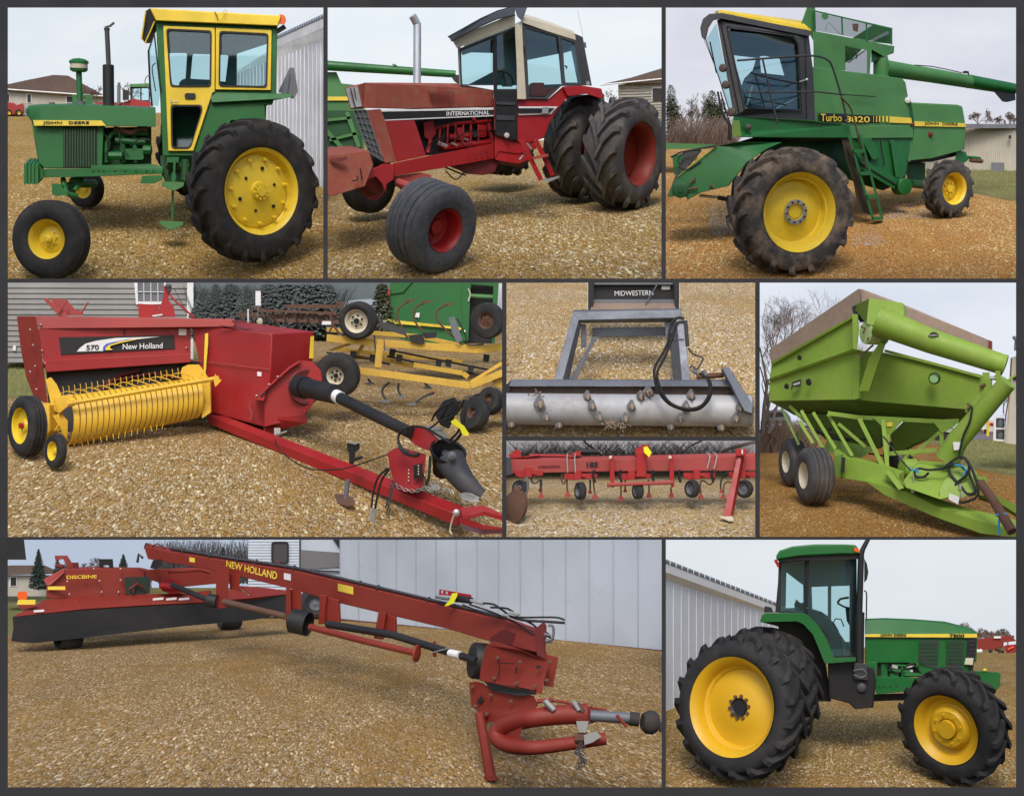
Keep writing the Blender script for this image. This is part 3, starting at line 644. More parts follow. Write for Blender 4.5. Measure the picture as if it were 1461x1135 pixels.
M().p('413,97 420,96.5 425,131 419,141.5 397,131',d+30,3).t('414,105 410,133',.6,d+28,n=4).b('slow_vehicle_plate',GREY)
M().p(ell(402,28,6,7.5,16,rot=-15),d-6,10).b('warning_lamp',AMBER,bev=1)
M().p('395,41 405,35 409,41 396,49',d,16).b('work_lamp',BLACK)
st=M().p('247,228 251,228 250,246 252,252 249,262 248,262 248,314 244,314 245,262 244,250 247,244',d-16,5).b('step_bracket',GREEN,bev=.5)
for pts in ('231,259 263,260 262,266 250,272 245,272 231,265','228,315 261,316 262,321 246,328 240,328 228,320'): M().p(pts,d-30,18).b('step',GREEN2,bev=.6)
M().p(rect(238,224,255,232),d-10,12).b('step_mount',GREEN)
# inside and far side of the cab
M().p('226,34 392,40 390,60 338,77 338,128 334,140 240,140 230,80',d+96,4,holes=(rnd('240,76 267,76 264,123 246,123',3),rnd('275,77 326,79 321,122 271,122',3))).b('far_cab_side',INTG)
M().loft(['226,31,4 226,31,96 226,34,96 226,34,4','392,39,4 392,40,96 392,43,96 392,43,4'],d).b('headliner',INTG)
M().p('255,118 262,112 300,114 330,118 350,150 330,165 262,165',d+40,40).b('seat',SEAT,bev=3)
# stick on the ground etc.

STN=stonemat('loose stones',(.2,.12,.05),(.42,.31,.17),(.6,.53,.42))
stones(12,461,250,397,1500,STN,seed=1)
# ================================================================ bay 2: red tractor with dual rear wheels
GRAV2=gravel('tan gravel with pale stones',(.19,.115,.045),(.32,.22,.1),(.46,.37,.24),(.28,.19,.085),sc=1/4.6,patch=.42,k=(1.03,.98,.68))
SKY2=skymat('bright overcast sky',(.7,.76,.82),(.76,.8,.83))
bay(464.5,947,8,400,200,1,600,-170,GRAV2,SKY2)
th('combine_harvester','green combine with a long unloading auger parked behind the red tractor','combine',480,215,700)
M().p('460,103 480,103 487,119 520,123 520,215 460,215',700,60).b('body',GREEN2,bev=1)
M().p('460,138 512,138 512,143.5 460,143.5',696,3).b('stripe',STRIPE)
M().p('460,158 516,158 516,214 460,214',690,8).b('side_opening',GREEND)
M().bar('462,172 500,168',2,684).bar('470,200 510,190',2,684).bar('495,160 512,210',3,684).bar('464,185 490,213',3,684).b('chassis_bars',GREEN2)
M().t('455,93 650,106',7.2,690,n=16,r1=5).t('560,92 566,94',1,683).b('unloading_auger',GREEN)
M().p('642,107 656,107 656,122 648,116',686,12).b('spout',BLACK)
house('grey sided house with brown roof and white eaves above the dual rear wheels','856,121 900,111 946,97 946,118','882,121 946,114 946,240 882,240',700,((930,125,945,145),),fascia='857,121.5 946,112.5')
M().bar('866,122 868,127 881,130 881,150',1,684).b('downspout',WHITEP)
m_=None
for i in range(16): 
    y=126+i*4
    m_=(m_ or M()).p([(883,y),(946,y-2),(946,y-1.3),(883,y+.7)],698,2)
m_.b('siding_laps',TAN)
baretree(872,150,900,26,'small bare tree on the skyline left of the grey sided house',None,41,dep=4,rmin=.2)
lay(0,500,.75)
T2=th('farm_tractor','weathered red tractor with dual rear wheels, front weights and chrome exhaust','tractor',700,330,-60)
d=-60
M().loft(['519,118,-30 532,120,-36 518,155,-36 517,152,-34 519,118,60 519,118,60','560,118,-22 590,120.5,-28 590,155,-28 590,156,-26 590,155,60 560,118,60','640,119,0 704,128.5,-6 704,152.5,-6 704,153,-4 704,152,90 650,119,90'],d).b('hood',REDF,bev=.8,ang=40)
hb=M().loft(['491.5,125,-36 511,121.5,-38 518.5,153,-38 500,156.5,-36','513,120,-20 521,118,-24 528,152,-24 520,155,-20'],d).b('headlight_housing',REDF,bev=.8)
M().loft(['493.5,126.5,-38 510,123,-40 516.5,151.5,-40 501,154.5,-38','494,127,-36 510,123,-38 516,151,-38 501,154,-36'],d).b('headlight',SILVER,hb)
M().bar('500,126 507,153',.8,d-41,t=2).bar('505,125 508,140',.5,d-41,t=2).b('headlight_bar',BLACK,hb)
M().loft(['521,118,-36 532,120,-36 538,154,-37 518,155,-37','521,118,-34 532,120,-34 538,154,-35 518,155,-35'],d).b('front_cowl',REDF)
m=M()
for i in range(11): x=613+i*3.2; m.p([(x,130),(x+1.1,130),(x+5,148),(x+3.9,148)],d-29,2.5)
m.b('hood_louvres',REDD)
M().p('540,157 704,153.5 704,156.5 541,159.5',d-32,3).p('548,171 704,164.3 704,165.8 548,172.3',d-32,3).b('trim_line',WHITEP)
M().p('541,159.2 704,156.3 704,164.4 548,171.2',d-31,3).b('stripe',BLACK)
tx('INTERNATIONAL',(637,165.4),(698.5,163.6),6,d-33.5,WHITEP,bold=.02)
tx('ERT-H  m',(655,143),(701,142),7,d-29.5,REDP,bold=-.005,name='worn_lettering')
M().p('504,158 523,157 548,232 540,227 526,217',d-34,30).b('grille_backing',DARK)
m=M()
for f in (0,.33,.66,1): m.bar([(504+(523-504)*f,158,0),(526+(546-526)*f,217+12*f,0)],.8,d-36,t=2)
for k in range(8): f=k/7.; m.bar([(504+22*f,158+59*f,0),(523+24*f,157+73*f,0)],.7,d-36,t=2)
m.b('grille',GREY)
M().p('522,157 543,155.5 549,171 566,231 549,233',d-36,30).b('front_side_panel',REDF,bev=.8)
M().p('549,171 591,170.5 608,222 566,231',d-32,30).b('side_panel',REDNH,bev=.6)
M().p('587,168 706,164 706,216 606,222',d+14,40).b('engine_block',BLACK)
m=M().p('604,175 618,172 622,190 615,200 606,196',d+4,12).t('614,200 610,218',3,d+4).t('620,184 652,176 700,173',2.6,d+6).t('640,196 690,192',4.5,d+8).t('630,210,4 700,203',5,d+6).t('676,172 676,164',3,d+2).t('697,176 704,210',3.4,d+2).p(rect(652,182,662,200,2),d+2,10).p(rect(683,178,694,196,2),d+2,10)
for i in range(6): m.t([(628+i*11,178,0),(627+i*11,205,0)],1.6,d+2)
m.b('engine_parts',RED)
M().t('610,208 630,196 650,198 668,188 704,186',.8,d-3,smooth=4).t('622,176 634,186 628,206',.8,d-3,smooth=4).t('640,172 650,184 660,206 676,212',.7,d-3,smooth=4).t('690,166 698,172 704,186',1,d-3,smooth=3).b('engine_hoses',BLACK)
M().lathe((678,192,d-2),(0,.2,-1),[(.01,0),(4,.5),(4.5,3),(4.5,14)],16).b('oil_filter',BLACK)
M().t('644,204 652,208',2,d).t('625,204 637,209',3,d,n=6).t('662,198 668,200',1.6,d).b('pump_body',ZINC)
M().loft(['560,233,-38 608,223,-34 700,206,-14 706,203,-12 706,226,-12 640,238,-26 560,252,-38','560,233,20 608,223,20 700,206,30 706,203,40 706,226,40 640,238,30 560,252,20'],d).b('frame_rail',RED,bev=.6,ang=30)
m=M()
for i in range(14):
    x=582+i*8.6; y=236-(x-582)*.17
    for q in (0,6): m.lathe((x+q*.4,y+q,d-34+(x-582)*.16),(0,0,-1),[(.01,-1),(1,-.6),(1,1.5)],6)
m.b('frame_bolts',BLACK)
M().p('640,237 700,225 712,232 706,246 690,250 664,248 655,243',d-6,30).t('700,226,0 744,232,0',7,d+6).b('transmission',REDD,bev=1)
M().t('634,238 655,247 664,250',1.3,d-12,smooth=3).t('636,244 650,256 664,244',1,d-10,smooth=4).b('drain_hose',BLACK)
w2=M().loft(['464,222,-70 526,215,-66 533,235,-66 521,266,-66 471,281,-70 464,274,-70','464,210,20 502,208,20 510,216,20 510,240,20 471,260,20 464,260,20'],d).b('front_weights',REDF,bev=1)
M().p(rnd('470,227 496,223 494,229 474,232',2),d-72,3).b('weight_slot',REDD,w2)
M().bar('514,240 517,256',1,d-71,t=3).bar('502,258 511,257 509,251',.8,d-71,t=3).b('weight_pin',BLACK,w2)
M().p('516,242 527,243 546,234 562,234 562,256 552,262 550,275 545,262 536,252 522,258',d-56,24).b('weight_bracket',RED,bev=1)
M().p('560,252 600,246 616,250 610,262 586,276 570,270',d-30,30).t('566,260,-30 590,268,-60',6.5,d).b('front_axle',REDP,bev=1)
M().lathe((532,258,d+5),nv(40,0),[(.01,-6),(17,-5),(20,0),(20,14)],24).b('axle_hub',REDD)
wheel(636,329,None,65,62,nv(46,-20),32,'duo',tm=RUBBERB,rm=REDNH,prof=[(32,.0),(30.5,.03),(28,.1),(27,.42),(21,.46),(19,.4),(11,.42),(10,.3),(.01,.3)],bolts=8,br=14,bh=.4,label='wide grooved front wheel, nearest the camera')
wheel(534,262,60,43,26,nv(40,-8),24,'rib',tm=RUBBER,rm=REDD,label='far front wheel under the weights')
wheel(914,220,None,80,54,nv(60,-4),45,'lug',tm=RUBBERG,rm=REDM,lugs=15,lh=8,lean=1.5,slug=1.2,prof=[(45,.01),(43,.04),(40,.12),(39,.7),(20,.72),(18,.6),(.01,.6)],label='outer dual rear wheel with mud between its lugs')
wheel(850,211,-20,74,50,nv(60,-4),40,'lug',tm=RUBBERD,rm=REDM,lugs=15,lh=7,lean=1.5,slug=1.2,label='inner dual rear wheel beside the cab steps')
wheel(742,198,180,54,60,nv(60,-4),30,'lug',tm=RUBBER,rm=REDD,lugs=14,lh=6,lean=1.5,label='far rear wheel under the cab')
M().t('595,122 595.3,42 594,33 588.5,23',5.6,d+30,n=18,smooth=5).b('exhaust_pipe',CHROME)
# cab
cd=-75
M().p('653,68 657,67 660,122 655,122',cd+20,8).b('front_post',CREAM,bev=.5)
M().p('656,71 737,37 740,120 739,130 704,130 704,122 657,122',cd+4,5,holes=('658,73.5 703,55 703,120.5 659,120.5','709,52 735,42 737,127 709,127')).b('windscreen_frame',BLACKG)
M().p('657,72 736,40 738,128 704,128 704,121.5 657,121.5',cd+7,1).b('windscreen',GLASS)
M().p('704,58 709,56 709.5,130 704.5,130',cd+2,4).b('wiper_post',BLACK)
M().p('704,129 740,129 737,201 706,192',cd-8,8).b('lower_cab_window',BLACK,bev=.6)
M().p('708,145 735,146 735,150 708,149',cd-10,2).p('708,164 735,165 734,172 708,171',cd-10,2).b('window_reflection_shelf',BLACKG)
M().lathe((723,193,cd-14),(0,.1,-1),[(.01,0),(3.6,.3),(4.2,2),(3.6,8)],16).b('work_lamp',ZINC)
M().t('706,186,0 705,140,0',1.2,cd-12).b('front_grab_rail',REDD)
M().loft(['644,56,-2 735,19,-10 735,37,-8 652,69,0','644,56,6 735,19,0 735,37,0 652,69,6'],cd-6).b('roof_front',CREAM,bev=.6,label='dusty tan roof front panel')
M().loft(['640,53,-14 660,42,-18 685,28,-20 710,17,-22 733,10,-24 734,22,-22 710,27,-20 685,38,-18 660,51,-16 644,59,-12','648,51,40 664,41,40 688,27,40 712,16,40 735,9,40 736,12,40 712,20,40 688,31,40 664,45,40 650,55,40'],cd-8).b('sun_visor',BLUEGREY,bev=.6)
M().t('639.5,53 662,40.5 686,27 710,16 734,9.5',1.1,cd-28,n=5).t('644,59 660,51 685,38 710,27 735,22',.9,cd-28,n=5).b('visor_edge',BLACK)
M().p('733,9 753,9 751,14 745,31 738,24',cd-18,3).b('roof_bracket',BLUEGREY)
M().p('734.5,36 744.5,32 747,80 751,142 738,142 737,90',cd-12,8).b('cab_post',CREAM,bev=.8)
M().loft(['744,24,-12 780,33,-10 820,47.5,-8 822,58,-8 780,45,-10 746,33,-12','748,20,60 780,30,60 818,44,60 818,50,60 780,36,60 748,26,60'],cd).b('roof',CREAM,bev=.8)
M().p('745.5,32 796,46 822,57 834,122 801,123 781,142 750,141 747,90',cd-8,6,holes=('750,39.5 796,53 802.5,119 778.5,139 755,138.5','800,54.5 819.5,61 829,120 807,119.5')).b('door_frame',BLACKG,bev=.6)
M().p('750,39.5 796,53 802.5,119 778.5,139 755,138.5',cd-5,1).b('door_glass',GLASS)
M().p('800,54.5 819.5,61 829,120 807,119.5',cd-5,1).b('rear_side_glass',GLASS)
M().p('746,66 749,66 749,76 746,76',cd-11,3).t('806,94 809,96 808,98',1.2,cd-11).b('latch',BLACK)
M().p('820,48 831.5,53 836,78 844.5,122.5 832.5,122 826,80',cd-6,14).b('rear_post',BLACKG,bev=.8)
M().p(ell(839,119,3,3.5,10),cd-10,3).b('marker_reflector',ZINC)
M().p('833,60 836,61 837,69 834,68',cd+2,3).t('832,52,0 824,15,0',.25,cd+5,n=3).b('antenna',GREY)
bs=M().p('738,141 782,141.5 803,123.5 834,122.5 838,134 820,136 808,141 796,156 784,176 776,197 745,207 738,201',cd-4,8).b('cab_side_panel',RED,bev=.8)
M().loft(['832,122.5,-10 858,126.5,-10 862,139,-10 857,141,-10 836,134,-10 810,138,-10 803,124,-10','828,122,50 850,126,50 856,136,50 852,138,50 836,132,50 812,134,50 806,123,50'],cd).b('fender',RED,bev=.8)
M().p('740,152 796,152 786,163 740,164.5',cd-7,2.5).b('stripe',WHITEP)
M().p('740,154.5 791,154.5 784,160.8 740,161.5',cd-9,2.5).b('stripe_black',BLACK)
M().p('774,153 783,153 782,162 773,162',cd-10,2).b('badge',ZINC)
# cab inside
M().p('662,64 736,34 744,30 824,56 838,122 800,122 780,140 745,140 740,122 662,122',cd+70,3,holes=('668,75 708,76 708,100 668,121 662,121 662,75','713,81 727,82 731,124 716,124','752,86 797,77 801,120 752,122 752,90','804,76 815,73 824,118 806,118')).b('far_cab_side',INTG)
M().loft(['656,69,6 736,38,0 822,57,0 822,60,0 736,41,0 656,72,6','660,76,70 740,50,70 818,62,70 818,65,70 740,53,70 660,79,70'],cd+2).b('headliner',INTG)
M().t('708,116 704,109 706,104 716,102 726,106 731,113 732,122',1.3,cd+30,smooth=3).t('718,103 722,122',1.2,cd+34).b('steering_wheel',BLACK)
M().p('755,120 760,118 776,118 778,126 800,124 776,139 757,138',cd+30,20).b('seat',REDP,bev=2)
# steps
M().bar('744,200 772,257',3.4,cd-40,t=5).bar('764,199 789,251',3.4,cd-26,t=5).b('step_rails',RED,bev=.4)
M().p('759,224 782,219 783,223 761,228',cd-46,20).b('step',REDP)
M().p('771,257 797,251 799,253 785,259 773,259',cd-60,22).b('step_tread',ZINC,label='lowest step with a bare metal edge')
M().t('752,205 758,213',1.6,cd-40).t('741,228,0 746,222,0',1.2,cd-30).b('grease_cap',ZINC)
M().p('706,192 745,206 762,200 766,212 740,220 712,216 706,226',cd-2,30).p('706,216 745,218 756,228 740,234 706,228',cd,26).b('cab_platform',RED,bev=1)
M().p('776,206 780,180 798,154 815,136 862,134 866,200 800,240',cd+90,10).b('fender_liner',DARK)
lay()
stones(700,790,246,262,260,SNOW,(1,2),seed=21)
stones(468,944,270,397,1700,STN,seed=2)
lay()
# ================================================================ bay 3: combine harvester
GRAV3=gravel('orange tan gravel',(.24,.12,.035),(.38,.22,.08),(.5,.34,.16),(.34,.19,.07),sc=1/3.6,patch=.55,k=(1.13,1.02,.8))
SKY3=skymat('lavender grey overcast sky',(.58,.6,.68),(.69,.7,.76))
bay(947,1454,8,400,203,1,600,-190,GRAV3,SKY3)
gpatch([(226,1250,1454),(240,1290,1454),(262,1370,1454),(274,1384,1454),(286,1440,1454)],GRASS,'grass_verge',3)
shed('beige ribbed metal building with grey roof edge beyond the rear of the combine',None,None,((1290,181,60),(1454,181,0)),((1290,240,60),(1454,247,0)),780,56,1,BEIGE)
M().p('1286,176.5 1454,177 1454,183 1286,183',775,20).b('roof_edge',GREY)
M().p(rect(1414,232,1433,246),772,8).b('utility_cabinet',GREY)
M().p(rect(1439,193,1443,198),772,4).b('wall_lamp',BLACK)
for a,b,c in ((1395,1,34),(1440,2,24),(1427,3,20)): baretree(a,186,1200,c*1.15,'bare tree showing above the beige building roof','bare trees above the beige building',50+b,dep=6,rmin=.15,spread=.35,w=1)
for i,(x,y,h,w) in enumerate(((957,206,86,20),(1016,206,78,22),(1030,206,66,16))):
    spruce(x,y,760+i*20,h,w,['tall dark pine at the left edge of the combine picture','olive green pine between the bare trees and the combine cab','lower olive pine touching the combine cab'][i],'pines beside the combine',60+i,PINE2,700,False,name='pine_tree')
for i in range(6): baretree(964+i*11,206,800,80-(i%3)*7,'leafless brown tree in the row left of the combine cab','bare trees left of the combine',70+i,dep=5,rmin=.15,spread=.3,w=1.6)
bush(948,1052,208,44,700,900,DRYB,'dry_brush','',None,80,r=.35)
bush(948,1050,210,26,690,500,TWIG,'dry_brush','',None,81,r=.4)
lay(0,1080,1.0)
T3=th('combine_harvester','large green combine with yellow roofed cab, long auger and tall yellow front wheel','combine',1200,385,-60)
d=-60
# body
bd=M().p('1154,95 1245,106 1287,112 1292,118 1297,147 1303,178 1303,197 1164,197 1156,150',d,110).b('side_shell',GREEN2,bev=3)
M().p('1303,178 1303,197 1212,198 1212,180',d-3,4).b('lower_shell',GREEN2,bev=1)
rh=M().p('1296,146 1366,149.5 1373,152 1377,176 1378,192 1375,214 1330,226 1282,231 1272,200 1296,190',d+6,100).b('rear_hood',GREEN2,bev=2)
M().p('1297,146 1300,145 1305,178 1303,197 1300,197',d-1,6).b('hood_seam',GREEND)
M().p('1168,161.5 1206,162.5 1206,174 1168,173',d-4,3).p('1206,163 1251,165 1256,166.5 1256,175 1206,174',d-4,3).b('stripe_black',BLACK)
m=M()
for i,(x,w_) in enumerate(((1246,.8),(1250,1.4),(1254,1.8),(1259,2.4),(1264,3))): m.p([(x,165.6),(x+w_,165.7),(x+w_,174.3),(x,174.2)],d-6,2)
m.p('1269,166.2 1300,168.3 1301.5,176.3 1269,175',d-5,4).p('1303,173.2 1377,176 1378,181.3 1303,180',d+2,4).b('stripe',STRIPE)
tx('Turbo',(1171,173),(1201,173.6),10.5,d-7,STRIPE,bold=.015)
tx('8820',(1206,174.3),(1241,174.8),8.5,d-7,STRIPE,bold=.015)
tx('JOHN  DEERE',(1319,179),(1366.5,180.4),5,d+.5,BLACK,bold=.008)
# tank
M().p('1143,34 1151,11 1163,9 1164,40 1162,62 1156,50',d+10,60).b('tank_front_panel',GREEN2,bev=1)
M().p('1160,44 1275,66 1274,75 1262,82 1243,71 1241,106 1237,107 1237,72 1206,65 1206,101 1161,97',d+6,8).b('tank_side',GREEN2,bev=1)
M().p('1262,64 1276,66 1275,76 1256,83 1243,90 1243,72',d+14,60).b('tank_corner',GREEND)
M().bar('1162,16 1271,41',1.2,d+4,t=3).bar('1272,40 1272,64',1.2,d+4,t=3).bar('1201,25 1202,50',1.2,d+4,t=3).bar('1236,33 1237,59',1.2,d+4,t=3).bar('1162,16 1162,44',1,d+4,t=3).t('1180,34 1178,44',.4,d+4,n=3).t('1182,32 1200,50',.4,d+4,n=3).b('tank_rail',GREEN)
M().p('1163,18 1271,42 1271,63 1163,44',d+7,1).p('1206,66 1238,73 1238,106 1206,101',d+7,1).b('tank_screen',MESH)
M().p('1205,62 1245,36 1271,42 1271,63 1240,60 1215,85 1206,90',d+60,3).b('tank_far_side',GREEN2)
M().bar('1210,90 1240,68',.8,d+50,t=2).bar('1240,60 1268,46',2,d+50,t=2).bar('1222,72 1222,84',1,d+50,t=2).b('tank_inner_frame',ZINC)
M().p(ell(1177,23,5,5.4,14),d,3).b('tank_gauge',GREEN2)
M().p('1216,34 1225,34 1224,46 1217,44',d,3).b('tank_motor',RUST)
# auger
ag=M().lathe((1257,78,d+20),(0,1,0),[(.01,-2),(9,2),(11,10),(11,32)],20).t('1260,97,0 1330,108,0 1420,123,0',11.6,d+20,n=22,r1=8.6).b('unloading_auger',GREEN2,ang=50)
M().t('1382,104 1380,126',1,d+9).lathe((1378,104,d+16),(.1,1,0),[(.01,-3),(4,-2),(4.5,1)],12).t('1305,93 1330,95 1350,99 1372,104',.7,d+12).b('auger_fittings',BLACK,ag)
M().t('1383,116,0 1446,127,0',9.2,d+18,n=20,r1=8).b('auger_end',GREEN,ag)
M().p('1418,131 1430,121 1444,118 1448,124 1449,143 1436,146 1430,145',d+12,14).b('spout',BLACK,ag,bev=1)
# cab
cb=M().loft(['1026,14,-2 1148,36,-2 1158,45,-4 1025,20,-6','1020,16,90 1148,30,90 1156,38,90 1020,20,90'],d-10).b('cab_roof',YEL,bev=1.2)
M().p('1001,53 999,40 1003,27 1012,20 1030,18.5 1158,45 1154.5,52.5 1030,27.5 1018,29 1011,40 1007,58',d-20,70).b('roof_brim',BLACKG,bev=1)
cs=M().p('1023,29 1030,27 1154,52 1160,100 1163,174 1057,170 1047,166',d-12,6,holes=(rnd('1039,40 1130,52 1138,66 1142,157 1063,154',5),)).b('cab_side',BLACKG,bev=.8)
M().p(rnd('1039,40 1130,52 1138,66 1142,157 1063,154',5),d-9,1).b('side_glass',GLASS,cs)
M().t('1037,38 1131,50 1139,64 1144,159 1062,156 1037,38',.8,d-14,n=5).t('1149,52 1151,170',.7,d-14,n=4).t('1028,30 1056,168',.8,d-14,n=4).t('1057,167 1150,171',.6,d-14,n=4).b('gasket',BLACK,cs)
M().loft(['1008,56,0 1022,33,-10 1048,166,-10 1042,162,0','1008,56,3 1022,33,-7 1048,166,-7 1042,162,3'],d-4).b('windscreen',GLASS)
M().t('1007,57 1026,112 1041,160',.7,d-6).t('1003,53 1014,80 1024,105',.35,d-10).t('1013,60 1022,104',1,d-8).b('wiper',BLACK)
for x,y,rr in ((1030,97,6),(1034,121,6),(1042,160,6.5),(1066,181,4)):
    M().lathe((x,y,d-24),(-.5,.1,-1),[(.01,-1),(rr*.8,0),(rr,2),(rr*.9,7),(rr*.3,10),(.01,10)],16).b('work_lamp',paint('grimy lamp housing',(.1,.075,.065),.7,.3) if x==1030 else bpy.data.materials['grimy lamp housing'])
M().t('1024,131 1030,160 1040,178 1040,200',1.6,d-22).t('1028,131 1036,160 1043,180 1043,200',1,d-22).b('mirror_bracket',BLACK)
M().p('1034,30 1150,54 1157,170 1062,162',d+70,3,holes=('1046,79 1079,83 1074,100 1062,112 1058,122','1084,81 1090,80 1112,84 1119,108 1086,104')).b('far_cab_side',INTG)
M().loft(['1030,28,0 1153,53,0 1153,56,0 1030,31,0','1030,34,80 1150,58,80 1150,61,80 1030,37,80'],d-6).b('headliner',INTG)
M().p('1062,118 1070,112 1082,110 1100,118 1128,128 1134,156 1070,152',d+30,26).b('seat',SEAT,bev=3)
M().t('1066,150 1070,135 1074,122',1.4,d+10,smooth=3).t('1106,156 1140,138',1.2,d+10).b('control_lever',ZINC)
M().t('1140,117 1150,114',1,d-18).lathe((1151,114,d-18),(0,0,-1),[(.01,-2),(2,-1),(2.4,1)],10).b('door_handle',ZINC)
# platform, rails, ladder
M().p('1046,166 1163,172 1178,176 1213,179 1214,197 1056,196 1045,190',d-30,40).b('platform',GREEN,bev=1)
M().p('1045,172 1055,172 1058,195 1045,195',d-34,4).b('platform_front_plate',LIMED)
hr=M().t('1052,86.5 1128,81 1150,79.5 1170,81 1181,86 1187,94 1197,125 1206,160 1209,178',1.5,d-40,smooth=2).t('1063,132 1165,131 1203,135',1.2,d-40).t('1088,84 1098,130 1109,176',1.4,d-40).b('hand_rail',BLACKG)
M().t('1071,104 1100,112 1135,119 1140,117',1.2,d-20).t('1077,105 1091,154',1,d-20).t('1061,138 1122,150',.9,d-20).t('1203,135 1249,138',.7,d-12).b('inner_hand_rail',BLACK)
M().t('1199,138 1208,147 1215,158 1226,200 1236,240',1.3,d-42,smooth=2).b('rear_hand_rail',RUST)
ld=M().bar('1211,192 1246,314',1.7,d-46,t=5).bar('1227,192 1259,311',1.7,d-46,t=5).b('ladder',GREEN)
for y in (216,248,281,312): f=(y-192)/121; M().p([(1211+35*f,y-3),(1227+32*f,y-3),(1227+32*f+1,y+2),(1211+35*f+1,y+2)],d-50,20).b('ladder_step',GREEN,ld)
M().p('1200,196 1216,196 1230,250 1244,308 1225,300 1218,262 1206,222',d-24,4).b('mud_shield',paint('dark grimy brown',(.06,.04,.025),.8,.4,(.03,.05,.02)))
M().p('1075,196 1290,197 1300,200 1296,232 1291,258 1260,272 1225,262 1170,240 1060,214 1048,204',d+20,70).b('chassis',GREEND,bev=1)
M().p('1214,197 1300,197 1296,224 1292,250 1275,262 1240,250 1222,222',d+2,24).b('side_panel_lower',GREEN,bev=1)
m=M().p('1228,197 1243,197 1254,222 1250,228 1244,227',d-14,10).p('1222,222 1282,256 1276,270 1225,240',d-22,16).lathe((1291,266,d-24),nv(30,0),[(.01,-2),(11,-1),(12,1),(12,18)],20).p('1270,200 1276,200 1284,252 1278,254',d-6,6).b('clean_grain_elevator',GREEN,bev=.6)
M().t('1226,232 1279,264',1,d-24).t('1256,200 1262,236',1,d-6).b('belt',BLACK)
M().p('1290,230 1320,232 1320,266 1296,266',d+50,30).t('1300,262,0 1360,268,40',6,d+20).b('rear_axle',GREEND)
M().p('1365,214 1378,217 1382,228 1374,234 1362,230',d+16,14).t('1378,224 1398,226',2.2,d+20).b('hitch',GREEN)
M().t('1385,229 1401,230',3,d+18).b('hitch_pipe',RUST)
M().p('1296,226 1372,214 1366,222 1330,231 1300,232',d+30,40).b('straw_outlet',BLACK)
M().lathe((1295,143,d-6),(-.1,0,-1),[(.01,-1),(4,0),(4.6,3),(3,8)],14).b('marker_lamp',WHITEP)
M().lathe((1301,178,d-6),(-.1,0,-1),[(.01,-1),(2.6,0),(3,3)],12).lathe((1327,192,d+2),(0,0,-1),[(.01,-1),(4,0),(4.4,2)],12).b('side_marker',REDD)
# feeder house
fh=M().p('966,254 1022,209 1048,203 1116,203 1095,212 1066,232 1040,265 1000,275 981,285 977,279 966,279 955,281 952,279',d-26,60).b('feeder_house',GREEN,bev=1)
M().t('967,252 1023,208',.8,d-28,n=4).b('feeder_edge',LIME,fh)
M().p('952,281 977,216 1000,214 968,254',d-20,40).b('feeder_mouth',BLACKG,fh)
M().lathe((971,271,d-32),(0,0,-1),[(.01,-2),(3,-2),(3.4,0),(9,0),(11,1),(11.5,4)],20).b('drive_disc',GREEND,fh)
M().t('984,262 992,254',1.6,d-30).t('982,270 996,268',1.6,d-30).t('1014,264 1018,268',2.4,d-30,n=6).b('linkage',RUST,fh)
M().p('959,223 980,217 1002,214 984,236 962,250',d-10,30).b('feeder_drum',GREEN,fh)
M().p('981,220 996,224 992,230 980,227',d-12,2).b('caution_decal',STRIPE,fh)
M().t('964,222 972,217 1010,210 1022,208',1.2,d-30,smooth=3).t('970,236 968,226 980,216 1000,214',1,d-30,smooth=3).t('968,238 980,242 1000,230',1,d-28,smooth=3).t('957,224 964,221',1.6,d-26).b('hydraulic_hoses',BLACK,fh)
M().p('950,204 1023,206 1012,212 950,213',d+60,20).b('header',GREEN2)
M().t('998,279 1026,282',2.2,d+10).b('cylinder_rod',ZINC,fh); M().t('1024,282 1042,285',3.2,d+10).b('cylinder_barrel',BLACK,fh)
wf=wheel(1141,303,-262,92,56,nv(27,-8),57,'lug',tm=RUBBERM,lugs=17,lh=7,lean=1.1,slug=1.1,prof=[(57,.0),(55,.04),(52,.1),(50,.2),(47,.22),(46,.4),(43,.42),(17,.3),(10,.3),(9,.28),(.01,.28)],bolts=10,br=15,bh=.2,bm_=BLACK,lr=3,label='tall yellow drive wheel with a muddy lugged tyre')
M().lathe((1141,303,-262),nv(27,-8),[(17,14),(18,12.5),(12.5,12.5),(12,14)],30).b('bolt_ring',ZINC,wf)
wheel(1126,299,-60,84,40,nv(27,-8),57,'lug',tm=RUBBERM,lugs=17,lh=7,lean=1.1,label='inner dual front wheel behind the outer one')
wheel(1362,269,None,41,27,nv(44,-3),23,'lug',tm=RUBBERD,lugs=13,lh=5,lean=1.2,slug=1.2,prof=[(23,.0),(22,.04),(20,.12),(19,.5),(14,.5),(6,.46),(5,.3),(.01,.3)],bolts=8,br=8.5,bh=.44,label='small yellow rear steering wheel')
lay()
stones(1012,1052,286,335,620,SNOW,(1.2,2.4),seed=31)
stones(1262,1330,285,312,420,SNOW,(1.2,2.4),seed=32)
stones(1215,1262,325,350,140,SNOW,(1.2,2.4),seed=33)
grass(1300,1449,228,284,3000,1,2.6,lambda x,y:y<250+(x-1300)*.24)
grass(1300,1449,228,284,2500,2,2.6,lambda x,y:y<250+(x-1300)*.24)
stones(952,1449,290,397,1700,stonemat('orange stones',(.3,.16,.06),(.5,.34,.16),(.62,.48,.3)),(.8,2.4),seed=3)
